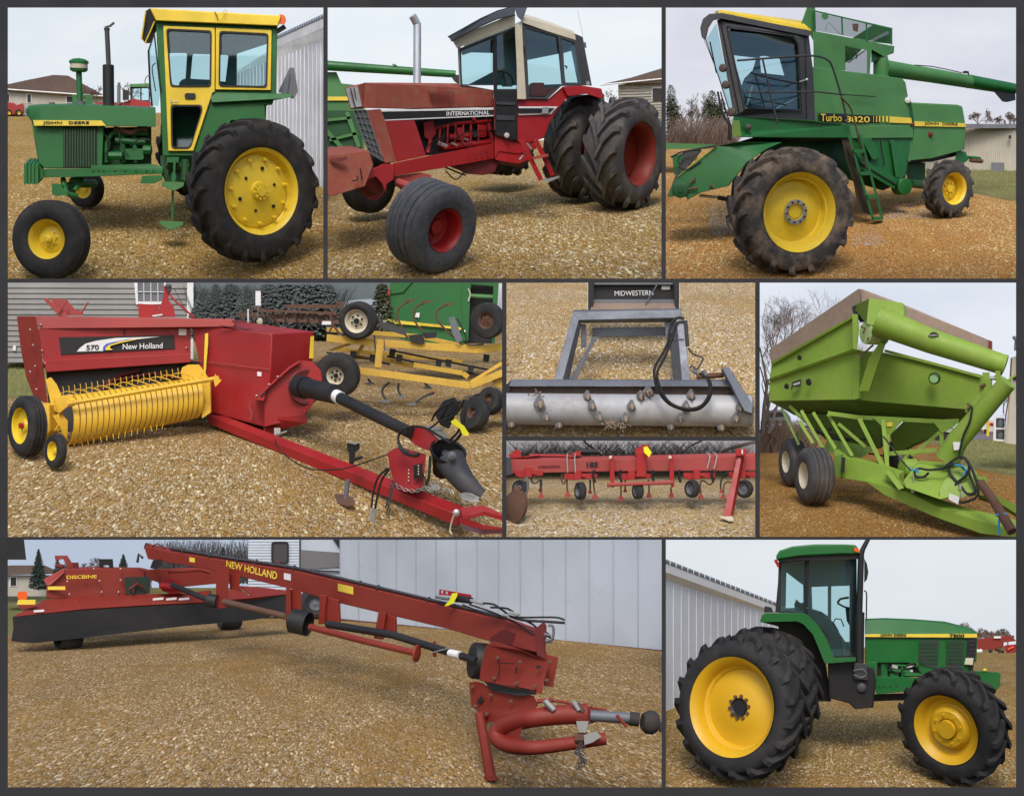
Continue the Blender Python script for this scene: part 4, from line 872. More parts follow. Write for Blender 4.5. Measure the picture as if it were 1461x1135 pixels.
# ================================================================ bay 4: square baler
GRAV4=gravel('tan gravel by the baler',(.17,.1,.035),(.3,.2,.09),(.42,.33,.2),(.25,.165,.075),sc=1/5,patch=.45,k=(1.12,1.07,.85))
SKY4=skymat('hazy pale sky',(.3,.34,.38),(.42,.46,.5))
bay(8,719.5,400,768,470,2,600,-170,GRAV4,SKY4)
gpatch([(500,4,300),(530,4,260),(562,4,120),(568,4,60)],GRASS,'grass_verge',3)
th('house','grey clapboard sided house filling the background behind the red baler','house',140,512,850)
M().p('4,398 276,398 276,512 4,517',850,80).b('wall',SIDING)
m=M()
for i in range(15):
    y=403+i*7.6; m.loft([[(4,y,0),(268,y+1,0),(268,y+8,-2.6),(4,y+7.2,-2.6)],[(4,y,3),(268,y+1,3),(268,y+8.2,0),(4,y+7.4,0)]],848)
m.b('clapboards',SIDING,smooth=False)
M().p('267,398 276,398 276,512 267,512',843,10).b('corner_trim',WHITEP)
wn=M().p('191,398 237,398 237,434 194,434',842,6,holes=('196,399 234,399 234,430 197,430',)).b('window_frame',WHITEP)
M().p('195,398 235,398 235,432 196,432',845,1).b('pane',GREY,wn)
m=M()
for x in (205,215,225): m.bar([(x,398),(x+.5,431)],.5,842,t=2)
m.bar('195,416 235,416.5',.5,842,t=2).b('muntins',WHITEP,wn)
M().p(rect(18.5,493,22.5,500),842,4).b('wall_tap',WHITEP)
lab=['dark spruce just right of the house corner','dark spruce second from the house corner','dark spruce left of the white sign','narrow dark spruce behind the white sign','tall dark spruce right of the white sign','broad dark spruce above the rusty implement','dark spruce left of the tilted black wheel','lone dark spruce at the left edge of the green round baler']
for i,(x,h,w) in enumerate(((290,72,34),(308,80,36),(330,92,42),(352,76,36),(382,92,42),(412,104,52),(444,108,50),(468,86,40))):
    spruce(x,482,780+i%3*30,h,w,lab[i],'spruces behind the implements',100+i,PINE,3600)
spruce(545,476,520,90,26,'green spruce with long boughs beside the green round baler',None,120,PINE2,1100)
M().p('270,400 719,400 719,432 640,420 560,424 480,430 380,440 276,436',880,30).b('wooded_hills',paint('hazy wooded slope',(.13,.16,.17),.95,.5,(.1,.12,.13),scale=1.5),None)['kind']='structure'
th('notice_board','white sign on a post standing before the spruces','sign',367,470,430)
M().p(rect(364.5,415,372,432),430,2).p(rect(364.5,432,372,436),430,1.6).b('sign_panel',WHITEP); M().bar('368,435 368,466',.6,430,t=1).b('sign_post',GREY)
tag(M().t('354,441 354,463',1.1,420).b('marker_post',WHITEP,None),'short white marker post left of the rusty implement','post')
lay(300)
th('disc_harrow','long rusty tillage implement parked behind the baler','farm implement',430,470,330)
m=M().bar('340,450 490,452',2.4,300,t=8).bar('380,456 500,460',2.4,290,t=8).bar('362,440 400,446',2,310,t=6).bar('408,437 490,437',2.6,310,t=6).bar('384,443 480,447',1.8,290,t=5)
for i in range(9): x=344+i*15; m.bar([(x,444),(x+4,464)],1.6,296,t=5)
m.b('frame',RUST)
m=M()
for i in range(8): x=342+i*16; m.t([(x,452),(x+3,460),(x+7,470)],1.4,290)
m.b('shanks',BLACK)
M().lathe((371,458,286),nv(20,0),[(.01,0),(3,0),(5,1),(5,4)],16).b('wheel_hub',CREAM); M().lathe((371,458,286),nv(20,0),[(5,.4),(6.4,0),(7,3),(5,5)],20).t('380,450 386,462',3,286).b('tyre',RUBBER)
lay()
tag(M().p('460,458 475,458 474,463 459,463',400,6).b('parked_van',WHITEP,None),'small white vehicle far behind the rusty implement','van')
# green round baler
lay(400)
th('round_baler','green round baler behind the yellow cultivator','farm machine',640,485,240)
M().p('551,452 556,418 560,400 668,400 668,492 600,492 556,478',240,60).b('body',GREEN,bev=1)
M().p('553,420 575,417 590,400 558,400',236,4).b('side_shield',GREEN,bev=.6)
M().p('660,400 672,400 668,486 660,486',234,8).p('704,400 712,400 706,490 702,490',234,8).b('upright',GREEN)
M().p('668,400 708,400 706,490 668,490',262,10).b('belts',BLACK)
M().t('670,422 706,424',3.4,246).b('roller',GREEN2); M().p('668,400 706,400 706,408 670,405',238,14).b('cross_member',GREEN)
M().p('550.5,455 658,467 658,470.5 628,467 550,460.5',234,3).b('stripe',STRIPE)
tx('567',(553,459.6),(561,460.6),3.6,232.5,GREEN,name='model_lettering'); tx('JOHN DEERE',(598,465),(633,468.5),5,232.5,STRIPE,bold=.02)
M().p('594,446 599,446 598,453 592,452',234,1).b('caution_decal',WHITEP)
M().p('552,418 557,409 554,431 551,432',230,3).b('reflector',REDL)
M().lathe((663,473,232),(0,0,-1),[(.01,-1),(2,0),(2.4,1)],10).b('lamp',ZINC)
M().t('668,412 671,420 668,430',1,232,smooth=3).b('twine_tube',CREAM)
lay()
bush(276,480,484,78,840,2600,PINE,'far_woods','',None,131,r=.7,lean=.35)
grass(12,70,512,566,2500,1,4)
grass(12,70,512,566,2000,2,4)
tag(M().p('706,404 719,404 719,432 708,434',730,10).b('steel_shed',WHITE,None),'slice of white shed at the right edge behind the round baler','building')
# yellow field cultivator
lay(260)
th('field_cultivator','mustard yellow field cultivator frame with tilted wheels and curved shanks','farm implement',590,600,60)
d=40
M().bar('466,482 538,489 684,499',5.2,d,t=9).bar('684,499 719,494',5,d,t=9).bar('466,523 540,532 671,550',5,d-30,t=9).bar('671,550 719,531',5,d-30,t=9).bar('542,492 539,524',5,d-10,t=9).bar('684,499 600,480 466,470',3.2,d+80,t=8).bar('660,516 560,506 480,498',3,d+60,t=8).bar('672,545 716,518',2.4,d-20,t=6).bar('590,520 660,532 668,538',3.6,d+20,t=8).bar('500,508 548,512 590,522',3,d+40,t=8).bar('500,490 470,500',2,d+20,t=6).bar('520,488 506,512',2.6,d+30,t=6).b('frame',YELB,bev=.5)
M().p('700,535 719,528 719,556 704,548',d-20,6).b('hitch_plate',YELB)
M().bar('534,478 536,504',1.2,d-4,t=8).t('548,484 549,500',.7,d-8).bar('540,462 580,474',5,d+4,t=6).b('axle_arm',BLACKG)
m=M().p('582,478 604,476 606,488 600,491 586,487',d-6,10).p('603,474 624,473 622,482 606,483',d+10,10)
for x,y in ((500,500),(528,505),(566,505),(622,512),(636,512),(668,520),(556,497),(690,505)): m.p([(x,y),(x+9,y+1),(x+7,y+12),(x-1,y+10)],d+20,10)
m.b('clamps',BLACK,bev=.3)
M().t('560,500 620,512 700,528',1.5,d+30).t('552,508 600,518 690,536',1.5,d+26).t('466,503 530,512 556,520',1.4,d+30).b('hydraulic_lines',BLACK)
for P in ('582,483 573,466 567,450 570,438 586,428','604,474 593,460 590,446 596,436 610,430','662,494 640,474 625,458 622,446 630,438 642,433','484,476 475,462 473,450 480,436 486,431','470,474 474,462 470,446'):
    s_=M().t(P,1.5,d+10,smooth=3).b('shank',RUST); e=pl(P)[-1]; M().p([(e[0]-10,e[1]-.5),(e[0]+8,e[1]-1.5),(e[0]+2,e[1]+2.5),(e[0]-2,e[1]+3)],d+8,3).b('sweep',RUST,s_)
for P in ('556,545 547,553 546,562 552,572','569,546 568,557 574,566','525,540 530,547','605,545 612,553','700,552 690,560 672,566','620,560 604,566 590,576'):
    s_=M().t(P,1.7,d-10,smooth=3).b('shank',BLACKG); e=pl(P)[-1]; M().p([(e[0]-13,e[1]),(e[0]+2,e[1]-2.5),(e[0]+5,e[1]+1.5),(e[0]-4,e[1]+2)],d-12,3).b('sweep',GREY,s_)
M().p('640,453 648,451 660,484 653,490 646,478',d-8,3).b('chisel_blade',GREY,bev=.3)
M().t('652,454 664,478 668,492 690,491',1.1,d-4,smooth=3).b('spring',BLACK)
wheel(508,458,d-20,27,20,nv(18,200),17,'rib',rm=CREAM,prof=[(17,.0),(16,.05),(14,.16),(13,.4),(6,.34),(5,.2),(.01,.2)],bolts=6,br=8,bh=.3,bm_=BLACK,hub=([(4,.2),(4,.05),(.01,.05)],BLACK),label='tilted wheel with a cream rim on top of the frame')
wheel(478,536,d-70,32,22,nv(20,200),13,'rib',rm=CREAM,prof=[(13,.0),(12,.05),(11,.16),(10,.3),(5,.3),(.01,.2)],bolts=6,br=7,bh=.26,bm_=BLACK,hub=([(3.4,.2),(3,.05),(.01,.05)],BLACK),label='lower wheel with a cream rim behind the drive shaft')
wheel(693,457,d-26,26,14,nv(25,180),12,'plain',rm=RUST,bolts=5,br=5,bh=.1,label='tilted black wheel with a rusty hub')
wheel(672,588,d-110,25,16,nv(50,160),8,'plain',rm=RUST,label='black gauge wheel under the frame')
wheel(695,570,d-90,20,16,nv(40,160),9,'plain',rm=RUST,label='black gauge wheel at the frame corner')
# the baler
lay(200)
th('square_baler','large red square baler with a curved yellow pickup, long drawbar and black drive shaft','farm machine',330,640,-20)
d=0
M().loft(['24,451,60 51,451,40 57,480,38 63,530,36 68,577,34 48,565,50 38,540,56 30,500,60','24,451,68 51,451,52 57,480,52 63,530,52 68,577,52 48,565,60 38,540,64 30,500,68'],d).b('end_plate',REDM,bev=.6)
M().loft(['51,452,36 52,450.5,46 56,456,120 56,470,120 56,469,34','335,456,10 335,455,14 337,457,110 337,468,110 335,466,8'],d).b('top_cover',REDP,bev=1)
M().p('55,469 272,464 272,506 62,515',d+34,20).b('side_panel',REDNH,bev=.5)
M().p('62,514 272,504 272,517 66,531',d+30,12).b('lower_ledge',REDNH,bev=1)
M().p('66,530 290,515 300,580 70,590',d+60,30).b('pickup_chamber',BLACKG)
M().t('140,560 170,535 200,528',3,d+50).t('150,545 220,532 280,545',2.5,d+50).b('auger_parts',REDD)
dc=M().p('84,481 248,478 249.5,497 87,505.5',d+32,2).b('decal',BLACK)
M().p('109.5,501.5 113,497 122,490 137,486 165,482 229,480 195,484 165,488 152,491 149,496 150,499 147,500.5',d+30.5,1.5).b('swoosh_white',WHITEP,dc)
M().p('147,500 147,495 152,490 170,486 188,483 162,489 153,493 151,497 153,499.5',d+29.5,1.2).b('swoosh_blue',BLUES,dc)
M().p('151,499.5 150.5,496 155,492 172,486.5 200,483 172,489 158,493 156.5,496 161,499',d+28.5,1.2).b('swoosh_gold',STRIPE,dc)
tx('570',(123,499.3),(141,498.6),7.2,d+29,BLACK,bold=.012,parent=dc); tx('New Holland',(175,498.4),(232,496.6),8,d+30,WHITEP,bold=.012,parent=dc)
M().p(rect(255,469,266,478),d+32,1.5).b('caution_decal',WHITEP)
m=M()
for x,y in ((58,463),(177,458),(60,500),(64,518),(43,470),(47,492),(50,522),(43,530),(52,555),(266,496)): m.lathe((x,y,d+30),(0,0,-1),[(.01,-1.5),(1.2,-1),(1.4,6)],8)
m.b('panel_bolts',ZINC)
M().p('176,470 178,470 178,477 176,477',d+32,1).b('latch',BLACK)
# right hand chamber and flywheel housing
ch=M().loft(['272.5,463,30 388,476,-20 386,527,-20 376,609,-20 300,588,20','336,457,120 448,473,50 446,520,50 430,595,50 330,590,120'],d).b('feeder_housing',REDNH,bev=1.4,ang=30)
M().t('272.5,513.5,28 385,527,-22',.6,d-1).b('panel_seam',REDP)
M().p('292.5,476 297,475 297,490 295,512 293,540 290,540',d+12,3).b('lever',YEL,bev=.3)
M().p('443,480,30 448,479,34 447,511,34 441,511,30',d-2,2).b('yellow_edge',YEL)
M().p('367,530 376,531 376,537 367,536',d-14,2).b('plate',WHITEP)
M().p('331,456.5 352,457.5 352,461 331,460',d-2,3).p('312,463.5 365,470 352,471 310,464',d-1,2).b('top_seam',REDD)
fg=M().p('363,567 413,522 428,514 445,515 457,527 460,541 455,560 446,577 436,590 430,596 376.5,609 377,571',d-44,26,holes=()).b('flywheel_guard',REDNH,bev=1)
M().p('363,567 413,522 428,514 428,517 415,525 380,556 377,572 363,570',d-54,12).b('guard_lip',RED,fg,bev=.6)
M().lathe((436,552,d-46),(.35,0,-1),[(.01,2),(13,1.5),(20,0),(24,-1),(26,1)],30).b('flywheel',REDD,fg)
M().p('371,565 379,556 380,559 373,566',d-56,1).b('slot',BLACK,fg)
m=M()
for x,y in ((366,564),(384,548),(396,537)): m.lathe((x,y,d-57),(0,0,-1),[(.01,-1.2),(1.3,-.8),(1.3,2)],8)
m.b('guard_bolts',ZINC,fg)
M().t('358,572 356,582 360,590 357,598',1.6,d-26,smooth=2).b('grease_block',REDP)
# pto shaft
lay(200,400,-1.15,670)
sh=M().t('426,551,0 478,562,-14',14,d-60,n=24).t('426,551,0 436,553,-4',16,d-60,n=24).b('shaft_cone',BLACK)
M().t('470,560,-10 530,590,-30 586,617,-46',8.6,d-56,n=20).b('shaft_tube',BLACK,sh)
M().t('468,559,-10 486,568,-16',9.6,d-56,n=20).b('shaft_decal',WHITEP,sh)
m=M()
for i in range(4): x=490+i*9; m.p([(x,572+i*4.4),(x+4,574+i*4.4),(x+4,577+i*4.4),(x,575+i*4.4)],d-84+0-i*2,2)
m.b('shaft_slots',BLACKG,sh)
M().loft(['584,613,-20 586,606,-34 600,607,-40 613,611,-36 626,627,-40 611,643,-50 596,637,-50 584,628,-40','588,611,10 590,606,0 604,607,0 616,613,0 628,628,0 614,641,-10 600,636,-10 588,628,0'],d-56).b('shaft_guard',REDNH,bev=1)
M().p('606,606 630,612 642,624 626,627 612,612',d-100,3).p('610,606 632,609 636,613 614,613',d-102,3).b('guard_plate',ZINC)
cv=M().lathe((640,642,d-86),(.25,.75,-.6),[(24,2),(27,0),(27,4),(22,12),(16,30),(12,44)],30).b('rubber_boot',BLACK)
M().lathe((640,642,d-86),(.25,.75,-.6),[(.01,18),(8,16),(8,6),(4,4),(.01,4)],20).b('joint_yoke',BLACKG,cv)
M().t('642,656 650,670 662,686 676,700 686,708',22,d-82,n=24,r1=10.5).b('boot_sleeve',BLACKG,cv)
M().lathe((645,650,d-112),(0,0,-1),[(.01,-2),(4,-1),(6,0),(6,8)],14).b('joint_knuckle',GREY,cv)
# drawbar
db=M().loft(['300,585,60 296,592,40 296,604,40 302,601,60','664,723,-60 655,735,-80 653,751,-80 664,741,-60'],d-20).b('drawbar',REDNH,bev=.8,ang=25)
M().p('376,596 437,592 438,603 405,612 393,617 385,624 376,620',d-30,20).b('cross_bracket',REDNH,bev=.5)
M().p(rect(391,610,400,620),d-50,12).t('388,624 406,617',1.3,d-56).t('392,621 409,615',1.3,d-58).b('hitch_latch',ZINC)
M().t('424,630 426,627 428,631',.8,d-60).b('eye_bolt',REDNH)
M().loft(['552,646,-60 564,639,-50 607,650,-70 603,693,-80 590,700,-90 575,700,-90 560,682,-76','560,642,-30 570,637,-30 608,648,-40 604,690,-50 592,696,-50 580,696,-50 568,680,-40'],d-44).b('shaft_stand',REDNH,bev=.6)
M().p('590,664 603,660 602,680 590,684',d-138,2).b('stand_window',BLACK)
m=M()
for i in range(4): m.lathe((583,670+i*5,d-134),(0,0,-1),[(.01,0),(1,.1),(1,3)],8); m.lathe((597,664+i*4,d-140),(0,0,-1),[(.01,0),(1,.1),(1,3)],8)
m.b('adjustment_holes',CREAM)
jk=M().p('495,632 513,632 513,640 507,645 506,658 498,658 498,645 495,641',d-170,12).t('506,655 516,652',2.6,d-170).b('jack_head',BLACK,bev=.5)
M().t('502,652 500,676',3.6,d-60,n=10).b('jack_tube',BLACK,jk)
M().p('495,631 504,629 513,631 507,634',d-174,14).b('jack_cap',ZINC,jk); M().t('496,684 493,714',3.6,d-180,n=12).b('jack_leg',GREY,jk)
M().loft([[(q[0],q[1],-(q[1]-712)*1.6) for q in ell(490,712,17,7,20,rot=14)],[(q[0],q[1]+2.2,-(q[1]-712)*1.6) for q in ell(490,712,17,7,20,rot=14)]],d-186).b('jack_foot',RUST,jk)
M().loft(['656,724,-80 672,722,-70 690,720,-70 718,733,-90 718,737,-90 690,728,-76 676,732,-80 660,735,-90','656,732,-80 672,730,-70 690,727,-70 718,739,-90 718,743,-90 690,735,-76 676,739,-80 660,742,-90'],d-30).loft(['656,738,-100 670,741,-100 690,748,-110 718,752,-120 718,755,-120 690,755,-110 668,750,-100 656,746,-100','656,742,-80 670,745,-80 690,754,-90 718,758,-100 718,761,-100 690,762,-90 668,757,-80 656,750,-80'],d-30).b('clevis',REDNH,bev=.5)
M().lathe((651,731,d-120),(0,0,-1),[(.01,-3),(3,-2.5),(5,-1),(5.4,3)],14).b('hitch_pin',ZINC); M().t('648,734 645,742 642,756 645,762',1.2,d-124,smooth=3).b('pin_lever',CREAM)
tag(M().loft([[(q[0],q[1],0) for q in ell(671,708,15,5,20,rot=12)],[(q[0],q[1]+2,0) for q in ell(671,708,15,5,20,rot=12)]],d-150).b('hitch_plate',ZINC,None),'flat grey steel plate lying on the end of the red drawbar','steel plate')
# hoses and chain
M().t('392,626 398,640 415,655 440,668 470,670 500,666 553,648',1,d-160,smooth=4).b('brake_cable',BLACK)
tag(M().t('553,668 540,680 533,700 530,724',1.6,d-200,smooth=4).t('556,668 546,682 540,700 535,726',1.6,d-202,smooth=4).b('hydraulic_hoses',BLACK,None),'pair of black hydraulic hoses hanging over the red drawbar with steel tips','hose')
tag(M().t('530,724 529,742',2.4,d-215).t('535,726 532,746',2.4,d-219).b('hose_couplers',ZINC,None),'steel couplers on the hose ends hanging below the red drawbar','coupler')
m=M(); rg=random.Random(4)
def link(m,x,y,d,a,s_=2.6):
    c,s2=math.cos(a),math.sin(a); P=[(x+(math.cos(q)*s_*1.5)*c-math.sin(q)*s_*.8*s2,y+(math.cos(q)*s_*1.5)*s2+math.sin(q)*s_*.8*c,d) for q in [k*math.pi/4 for k in range(9)]]
    m.t(P,.75,0,n=5)
pth=[(559,688),(566,693),(574,697),(583,700),(592,700),(601,698),(609,695),(615,699),(622,693),(627,699),(634,697),(641,699),(648,705)]
for (a,b),(c,e) in zip(pth,pth[1:]): link(m,(a+c)/2,(b+e)/2,d-150+rg.uniform(-3,3),math.atan2(e-b,c-a)+rg.uniform(-.4,.4)); 
for i in range(10): link(m,618+rg.uniform(-8,8),696+rg.uniform(-8,6),d-152,rg.uniform(0,3))
tag(m.b('safety_chain',ZINC,None),'grey safety chain heaped along the top of the red drawbar','chain')
m=M()
for i in range(13): link(m,560-i*.6+rg.uniform(-2,2),690+i*3.3,d-154,1.4+rg.uniform(-.6,.6),2.4)
tag(m.b('hanging_chain',BLACKG,None),'dark chain hanging straight down from the side of the red drawbar','chain')
m=M().t('640,575 628,600 650,590 664,570 660,610 652,626 640,632',2.2,d-140,smooth=4).t('585,648 574,640 568,625 574,614 590,608 610,612 640,630 648,633',1.8,d-134,smooth=4).t('568,630 575,644 590,650 598,648',2.6,d-136,smooth=3).t('630,600 650,584 656,572 662,590 656,612 640,630',1.8,d-136,smooth=4).t('616,600 622,588 636,578 650,572',1.6,d-134,smooth=3).t('612,612 640,590 650,576',1.4,d-134,smooth=3).t('614,650 612,680 608,690',2,d-120,smooth=3).t('603,676 610,688 608,696',1.2,d-126)
tag(m.b('hose_coils',BLACK,None),'tangle of black hoses looped above the red shaft guard','hose')
tag(M().p('620,590 632,572 648,566 656,574 648,596 640,612 628,606',d-110,16).b('hose_holder',BLACK,None,bev=2),'black bracket inside the tangle of hoses by the shaft guard','bracket')
tag(M().p('643,601 650,597 656,603 662,607 669,618 668,622 660,620 656,611 647,606',d-150,.8).b('auction_tag',YTAG,None),'yellow tag hanging in the hoses behind the red shaft guard','tag')
# pickup
lay(200)
pk=M()
A=Vector((97,601,-70)); B=Vector((286,567,-10)); NB=24
for i in range(NB):
    f0=(i/NB)**.93; f1=((i+.8)/NB)**.93; L=[]
    for f in (f0,f1):
        c=A.lerp(B,f); ry=37-7*f; rx=13-3.5*f; row=[]
        for k in range(13):
            a=R(-100+k*16); row.append((c.x-4+rx*math.cos(a),c.y+ry*math.sin(a)*.98,c.z-34*math.cos(a)*1.0))
        L.append(row)
    a_,b_=L; pk.loft([a_+[(p[0]-1,p[1],p[2]+3) for p in reversed(a_)],b_+[(p[0]-1,p[1],p[2]+3) for p in reversed(b_)]],d)
P_=pk.b('pickup_guards',YELP,ang=30)
M().loft([[(92,566,10),(100,600,10),(94,636,10),(84,620,10)],[(286,540,40),(290,565,40),(284,596,40),(276,590,40)]],d-10).b('pickup_drum',BLACKG)
M().loft(['286,534,0 300,545,0 301,588,0 288,597,0','292,530,40 302,545,40 302,588,40 292,594,40'],d-30).p('260,524 268,520 284,520 292,530 298,542 298,580 262,560 258,530',d-14,6).b('pickup_end',YELP,bev=.5)
M().p('65,541 73,538 81,548 87,562 88,590 97,600 96,628 88,618 84,590 74,583',d-76,6).p('76,566 104,562 104,574 84,590',d-84,10).b('pickup_side_plate',YELP,bev=.5)
gb=M().loft(['32,584,-10 58,575,6 70,577,10 72,614,0 59,629.5,-20 42,608,-16 34,596,-12','50,580,50 70,574,50 90,578,50 90,612,50 74,624,40 56,612,40 50,596,50'],d-100).b('drive_cover',YELP,bev=1)
M().t('101,575,-30 200,558,0 312,539,30',3.2,d-84,n=12).t('97,576 106,574',4.4,d-112).b('windguard_bar',YELP)
M().p('307,533 312,540 316,542 312,547 307,552 305,543',d-60,4).b('bar_flange',YELP)
m=M(); t2=M()
for i in range(21):
    f=i/20; x=90+f*164; y=564-f*28; m.t([(x,y+2,0),(x+.6,y-6,0),(x-.4,y-13+f*2,0)],.6,d-30,n=4)
for i in range(11):
    f=i/10; x=86+f*158; y=562-f*26; t2.t([(x,y,20),(x+12,y-4,0),(x+32,y+4-f*3,-30)],.9,d-20,n=5,smooth=3)
m.b('tines',YELP); t2.b('windguard_rods',YELP)
m=M()
for i in range(16): x=98+i*9; m.t([(x,632-i*1.9,0),(x+rg.uniform(-2,2),640-i*1.9,0)],.5,d-80,n=3)
m.b('lower_tines',YELP)
M().p('76,592 84,590 88,612 82,616',d-112,6).t('76,592 84,606 78,614',1.6,d-118).b('pickup_linkage',YELP)
wheel(74,643,None,24.5,12,nv(63,178),14,'plain',rm=YEL,prof=[(14,.0),(13,.05),(12,.4),(5,.5),(4,.2),(.01,.2)],label='small pickup gauge wheel')
wheel(28,607,None,43,24,nv(65,180),26,'rib',rm=YEL,prof=[(26,.0),(25,.04),(24,.3),(10,.36),(8,.2),(.01,.2)],hub=([(4,.2),(4,.0),(.01,.0)],RED),label='ribbed transport wheel at the left')
# bits on top
M().p('62,427 66,425 95,446 96,451 84,451',d+40,6).p('72,426 95,427 108,442 119,444 118,450 88,449 84,445',d+50,8).t('82,448 95,429',1.2,d+36).t('117,445 126,431',1.2,d+40).b('bale_counter_bracket',REDP,bev=.4)
M().p('231,430 234,416 233,408 243,407 245,414 241,420 240,428 248,437 250,452 222,452',d+60,10).t('242,420 251,430 277,453',1.6,d+58).b('knotter_arm',RED,bev=.6)
M().t('236,409 244,408',3,d+54).lathe((241,413,d+52),(0,0,-1),[(.01,0),(3,0),(3.4,2)],12).b('arm_pivot',BLACKG)
M().p('197,433 228,435 222,453 198,453',d+80,6).b('twine_box_door',RED)
M().t('218,451 232,449',1.6,d+50).b('knotter_pin',ZINC)
lay()
stones(12,716,640,765,2600,STN,seed=4)
# ================================================================ bay 5: rotary roller attachment on its frame
GRAV5=gravel('pale gravel seen from above',(.22,.14,.06),(.36,.27,.15),(.46,.38,.27),(.27,.19,.1),sc=1/4.4,patch=.3,k=(1.28,1.24,1.02))
bay(719.5,1080.8,400,625.3,330,4,260,-75,GRAV5,None,sky=False,yt=398,uvs=1.0,e=.13)
th('planer_roller','silver studded roller on a blue grey steel frame with black hoses','farm attachment',900,605,-120)
d=-60
M().loft(['845,468,60 955,466,60 955,479,60 846,481,60','845,470,72 955,468,72 955,476,72 845,478,72'],d).b('rear_cross_tube',BLUEGREY,bev=.8)
M().loft(['817,444,0 972,441,0 972,453,-8 816,457,-8','818,442,20 972,440,20 972,460,4 822,461,4'],d+40).b('top_cross_tube',BLUEGREY,bev=1)
M().loft(['817,446,30 826,455,24 803,542,-10 790,542,-6','826,455,50 830,462,50 812,542,14 803,542,14'],d).b('side_arm',BLUEGREY,bev=.8)
M().p('811,542 821,528 838,496 845,481 853,480 838,508 822,542',d+20,14).p('829,462 836,462 837,495 829,497',d+50,8).b('brace_arm',BLUEGREY,bev=.6)
M().loft(['965,455,30 976,455,30 985,544,-10 973,544,-10','953,470,60 966,456,50 973,544,14 960,542,14'],d).b('side_arm',BLUEGREY,bev=.8)
M().p('948,460 962,452 968,458 958,475 950,482',d+44,8).b('gusset',BLUEGREY)
M().loft(['728,541,-10 1043,543,-10 1044,551,-18 726,551,-18','735,541,10 1043,541,10 1044,545,10 735,545,10'],d-10).b('main_beam',BLUEGREY,bev=.8)
M().p('724,551 1044,551 1054,567 723,565',d-18,8).b('beam_face',paint('brown stained steel',(.07,.045,.035),.7,.5,(.15,.12,.1),scale=3))
M().p('722,549 728,543 731,548 725,560 722,560',d-24,16).b('beam_end',BLACK)
M().loft(['1030,524,-14 1040,523,-14 1074,578,-60 1073,590,-60 1062,586,-56','1028,528,20 1042,526,20 1076,580,-20 1074,592,-20 1062,590,-20'],d-20).b('end_arm',BLUEGREY,bev=.8)
M().t('994,537 1032,535',4,d+6).b('motor_stub',RUST)
rl=M().t('719,583,0 1064,586,0',22.5,d-30,n=48).b('roller',SILVER,ang=60)
M().lathe((1073,586,d-30),(1,0,0),[(.01,-3),(14,-2),(22,0),(23,3),(23,12)],30).b('roller_cap',SILVER,rl)
TD=paint('worn brown tooth',(.25,.19,.14),.8,.6,(.12,.09,.07),scale=6)
for x,y,s_ in ((770,577,1.5),(779,595,1),(838,565,1),(845,579,1.1),(855,595,1.1),(901,579,1.1),(892,597,1.1),(935,594,0),(925,561,1.5),(986,564,1.1),(979,580,1.1),(970,597,1),(1056,581,1.1),(1050,597,1.1),(914,565,1),(729,604,1),(797,605,1),(957,608,1),(1029,609,1)):
    if not s_: continue
    q=(y-583)/22.5; q=max(-.96,min(.96,q)); z=d-30-22.5*math.sqrt(1-q*q)
    if y>600: z=d-36
    t_=M().p([(x-6*s_,y-2),(x-1,y-9*s_),(x+2,y-8*s_),(x+6*s_,y+3),(x+3,y+6*s_),(x-4,y+5*s_)],z-6,10).b('tooth_holder',GREY,rl,bev=.5)
    M().lathe((x+1,y+2,z-8),(.05,-.5,-.9),[(.01,-7),(1.4,-5.5),(2.4,-2),(3.6*s_,1),(4.2*s_,5)],6).b('tooth',TD,t_)
rg=random.Random(9)
for x,y in ((768,563),(925,559),(868,606),(880,607),(872,603),(888,608)):
    m=M()
    for k in range(26): m.lathe((x+rg.gauss(0,6),y+rg.gauss(0,3.4),d-54+rg.uniform(-4,4)),(rg.uniform(-1,1),rg.uniform(-1,1),-1),[(.01,-1.4),(rg.uniform(1,2.2),0),(.01,1.6)],6)
    m.b('packed_dirt',TD,rl)
# hoses
hs=M().t('976,455 969,453 960,458 955,474 953,488 945,505 934,525 935,545 942,562 955,576 975,584 995,584 1009,573 1015,558 1012,542 1003,533',2.1,d-70,smooth=4).t('979,460 968,460 962,472 957,488 948,510 938,530 940,548 948,565 960,577 980,583 998,580 1008,570 1013,555 1009,540 998,532',2.1,d-73,smooth=4).b('hydraulic_hoses',BLACK)
M().t('978,457 979,470 980,482 981,494',2.8,d-76,smooth=2).t('982,496 988,504 1000,509 1003,512 999,520 993,527 988,522 984,525',1.3,d-66,smooth=3).t('957,486 976,484',1,d-70).b('hose_fittings',BLACKG)
M().t('988,528 996,533',3,d-72).t('1003,528 1007,536',2.8,d-72).b('hose_couplers',GREY)
# black bucket behind
th('skid_steer_bucket','black steel bucket with worn white lettering behind the roller frame','farm attachment',903,441,10)
e=60
M().p('842,398 966,398 966,428 846,428',e+20,8).b('back_plate',BLACK)
M().p('838,398 847,398 847,430 846,442 838,444',e,40).p('962,398 970,398 970,442 964,442 962,430',e,40).b('side_plate',BLACK)
M().bar('838.5,400 838.5,443',.6,e-2,t=2).bar('969.5,400 969.5,442',.6,e-2,t=2).b('worn_edge',ZINC)
M().loft(['848,428,18 963,428,18 964,442,-8 842,442,-8','848,430,24 963,430,24 964,445,0 842,445,0'],e).b('bucket_floor',WOOD)
M().p('848,427 962,427 962,433 848,433',e+10,5).p('848,400 960,400 960,406 848,406',e+12,6).b('cross_bar',GREY)
tx('MIDWESTERN',(877,422),(932,421),7,e+18,WHITEP,bold=.0,name='worn_lettering')
M().p(rect(944,408,956,413),e+18,1).b('small_plate',ZINC)
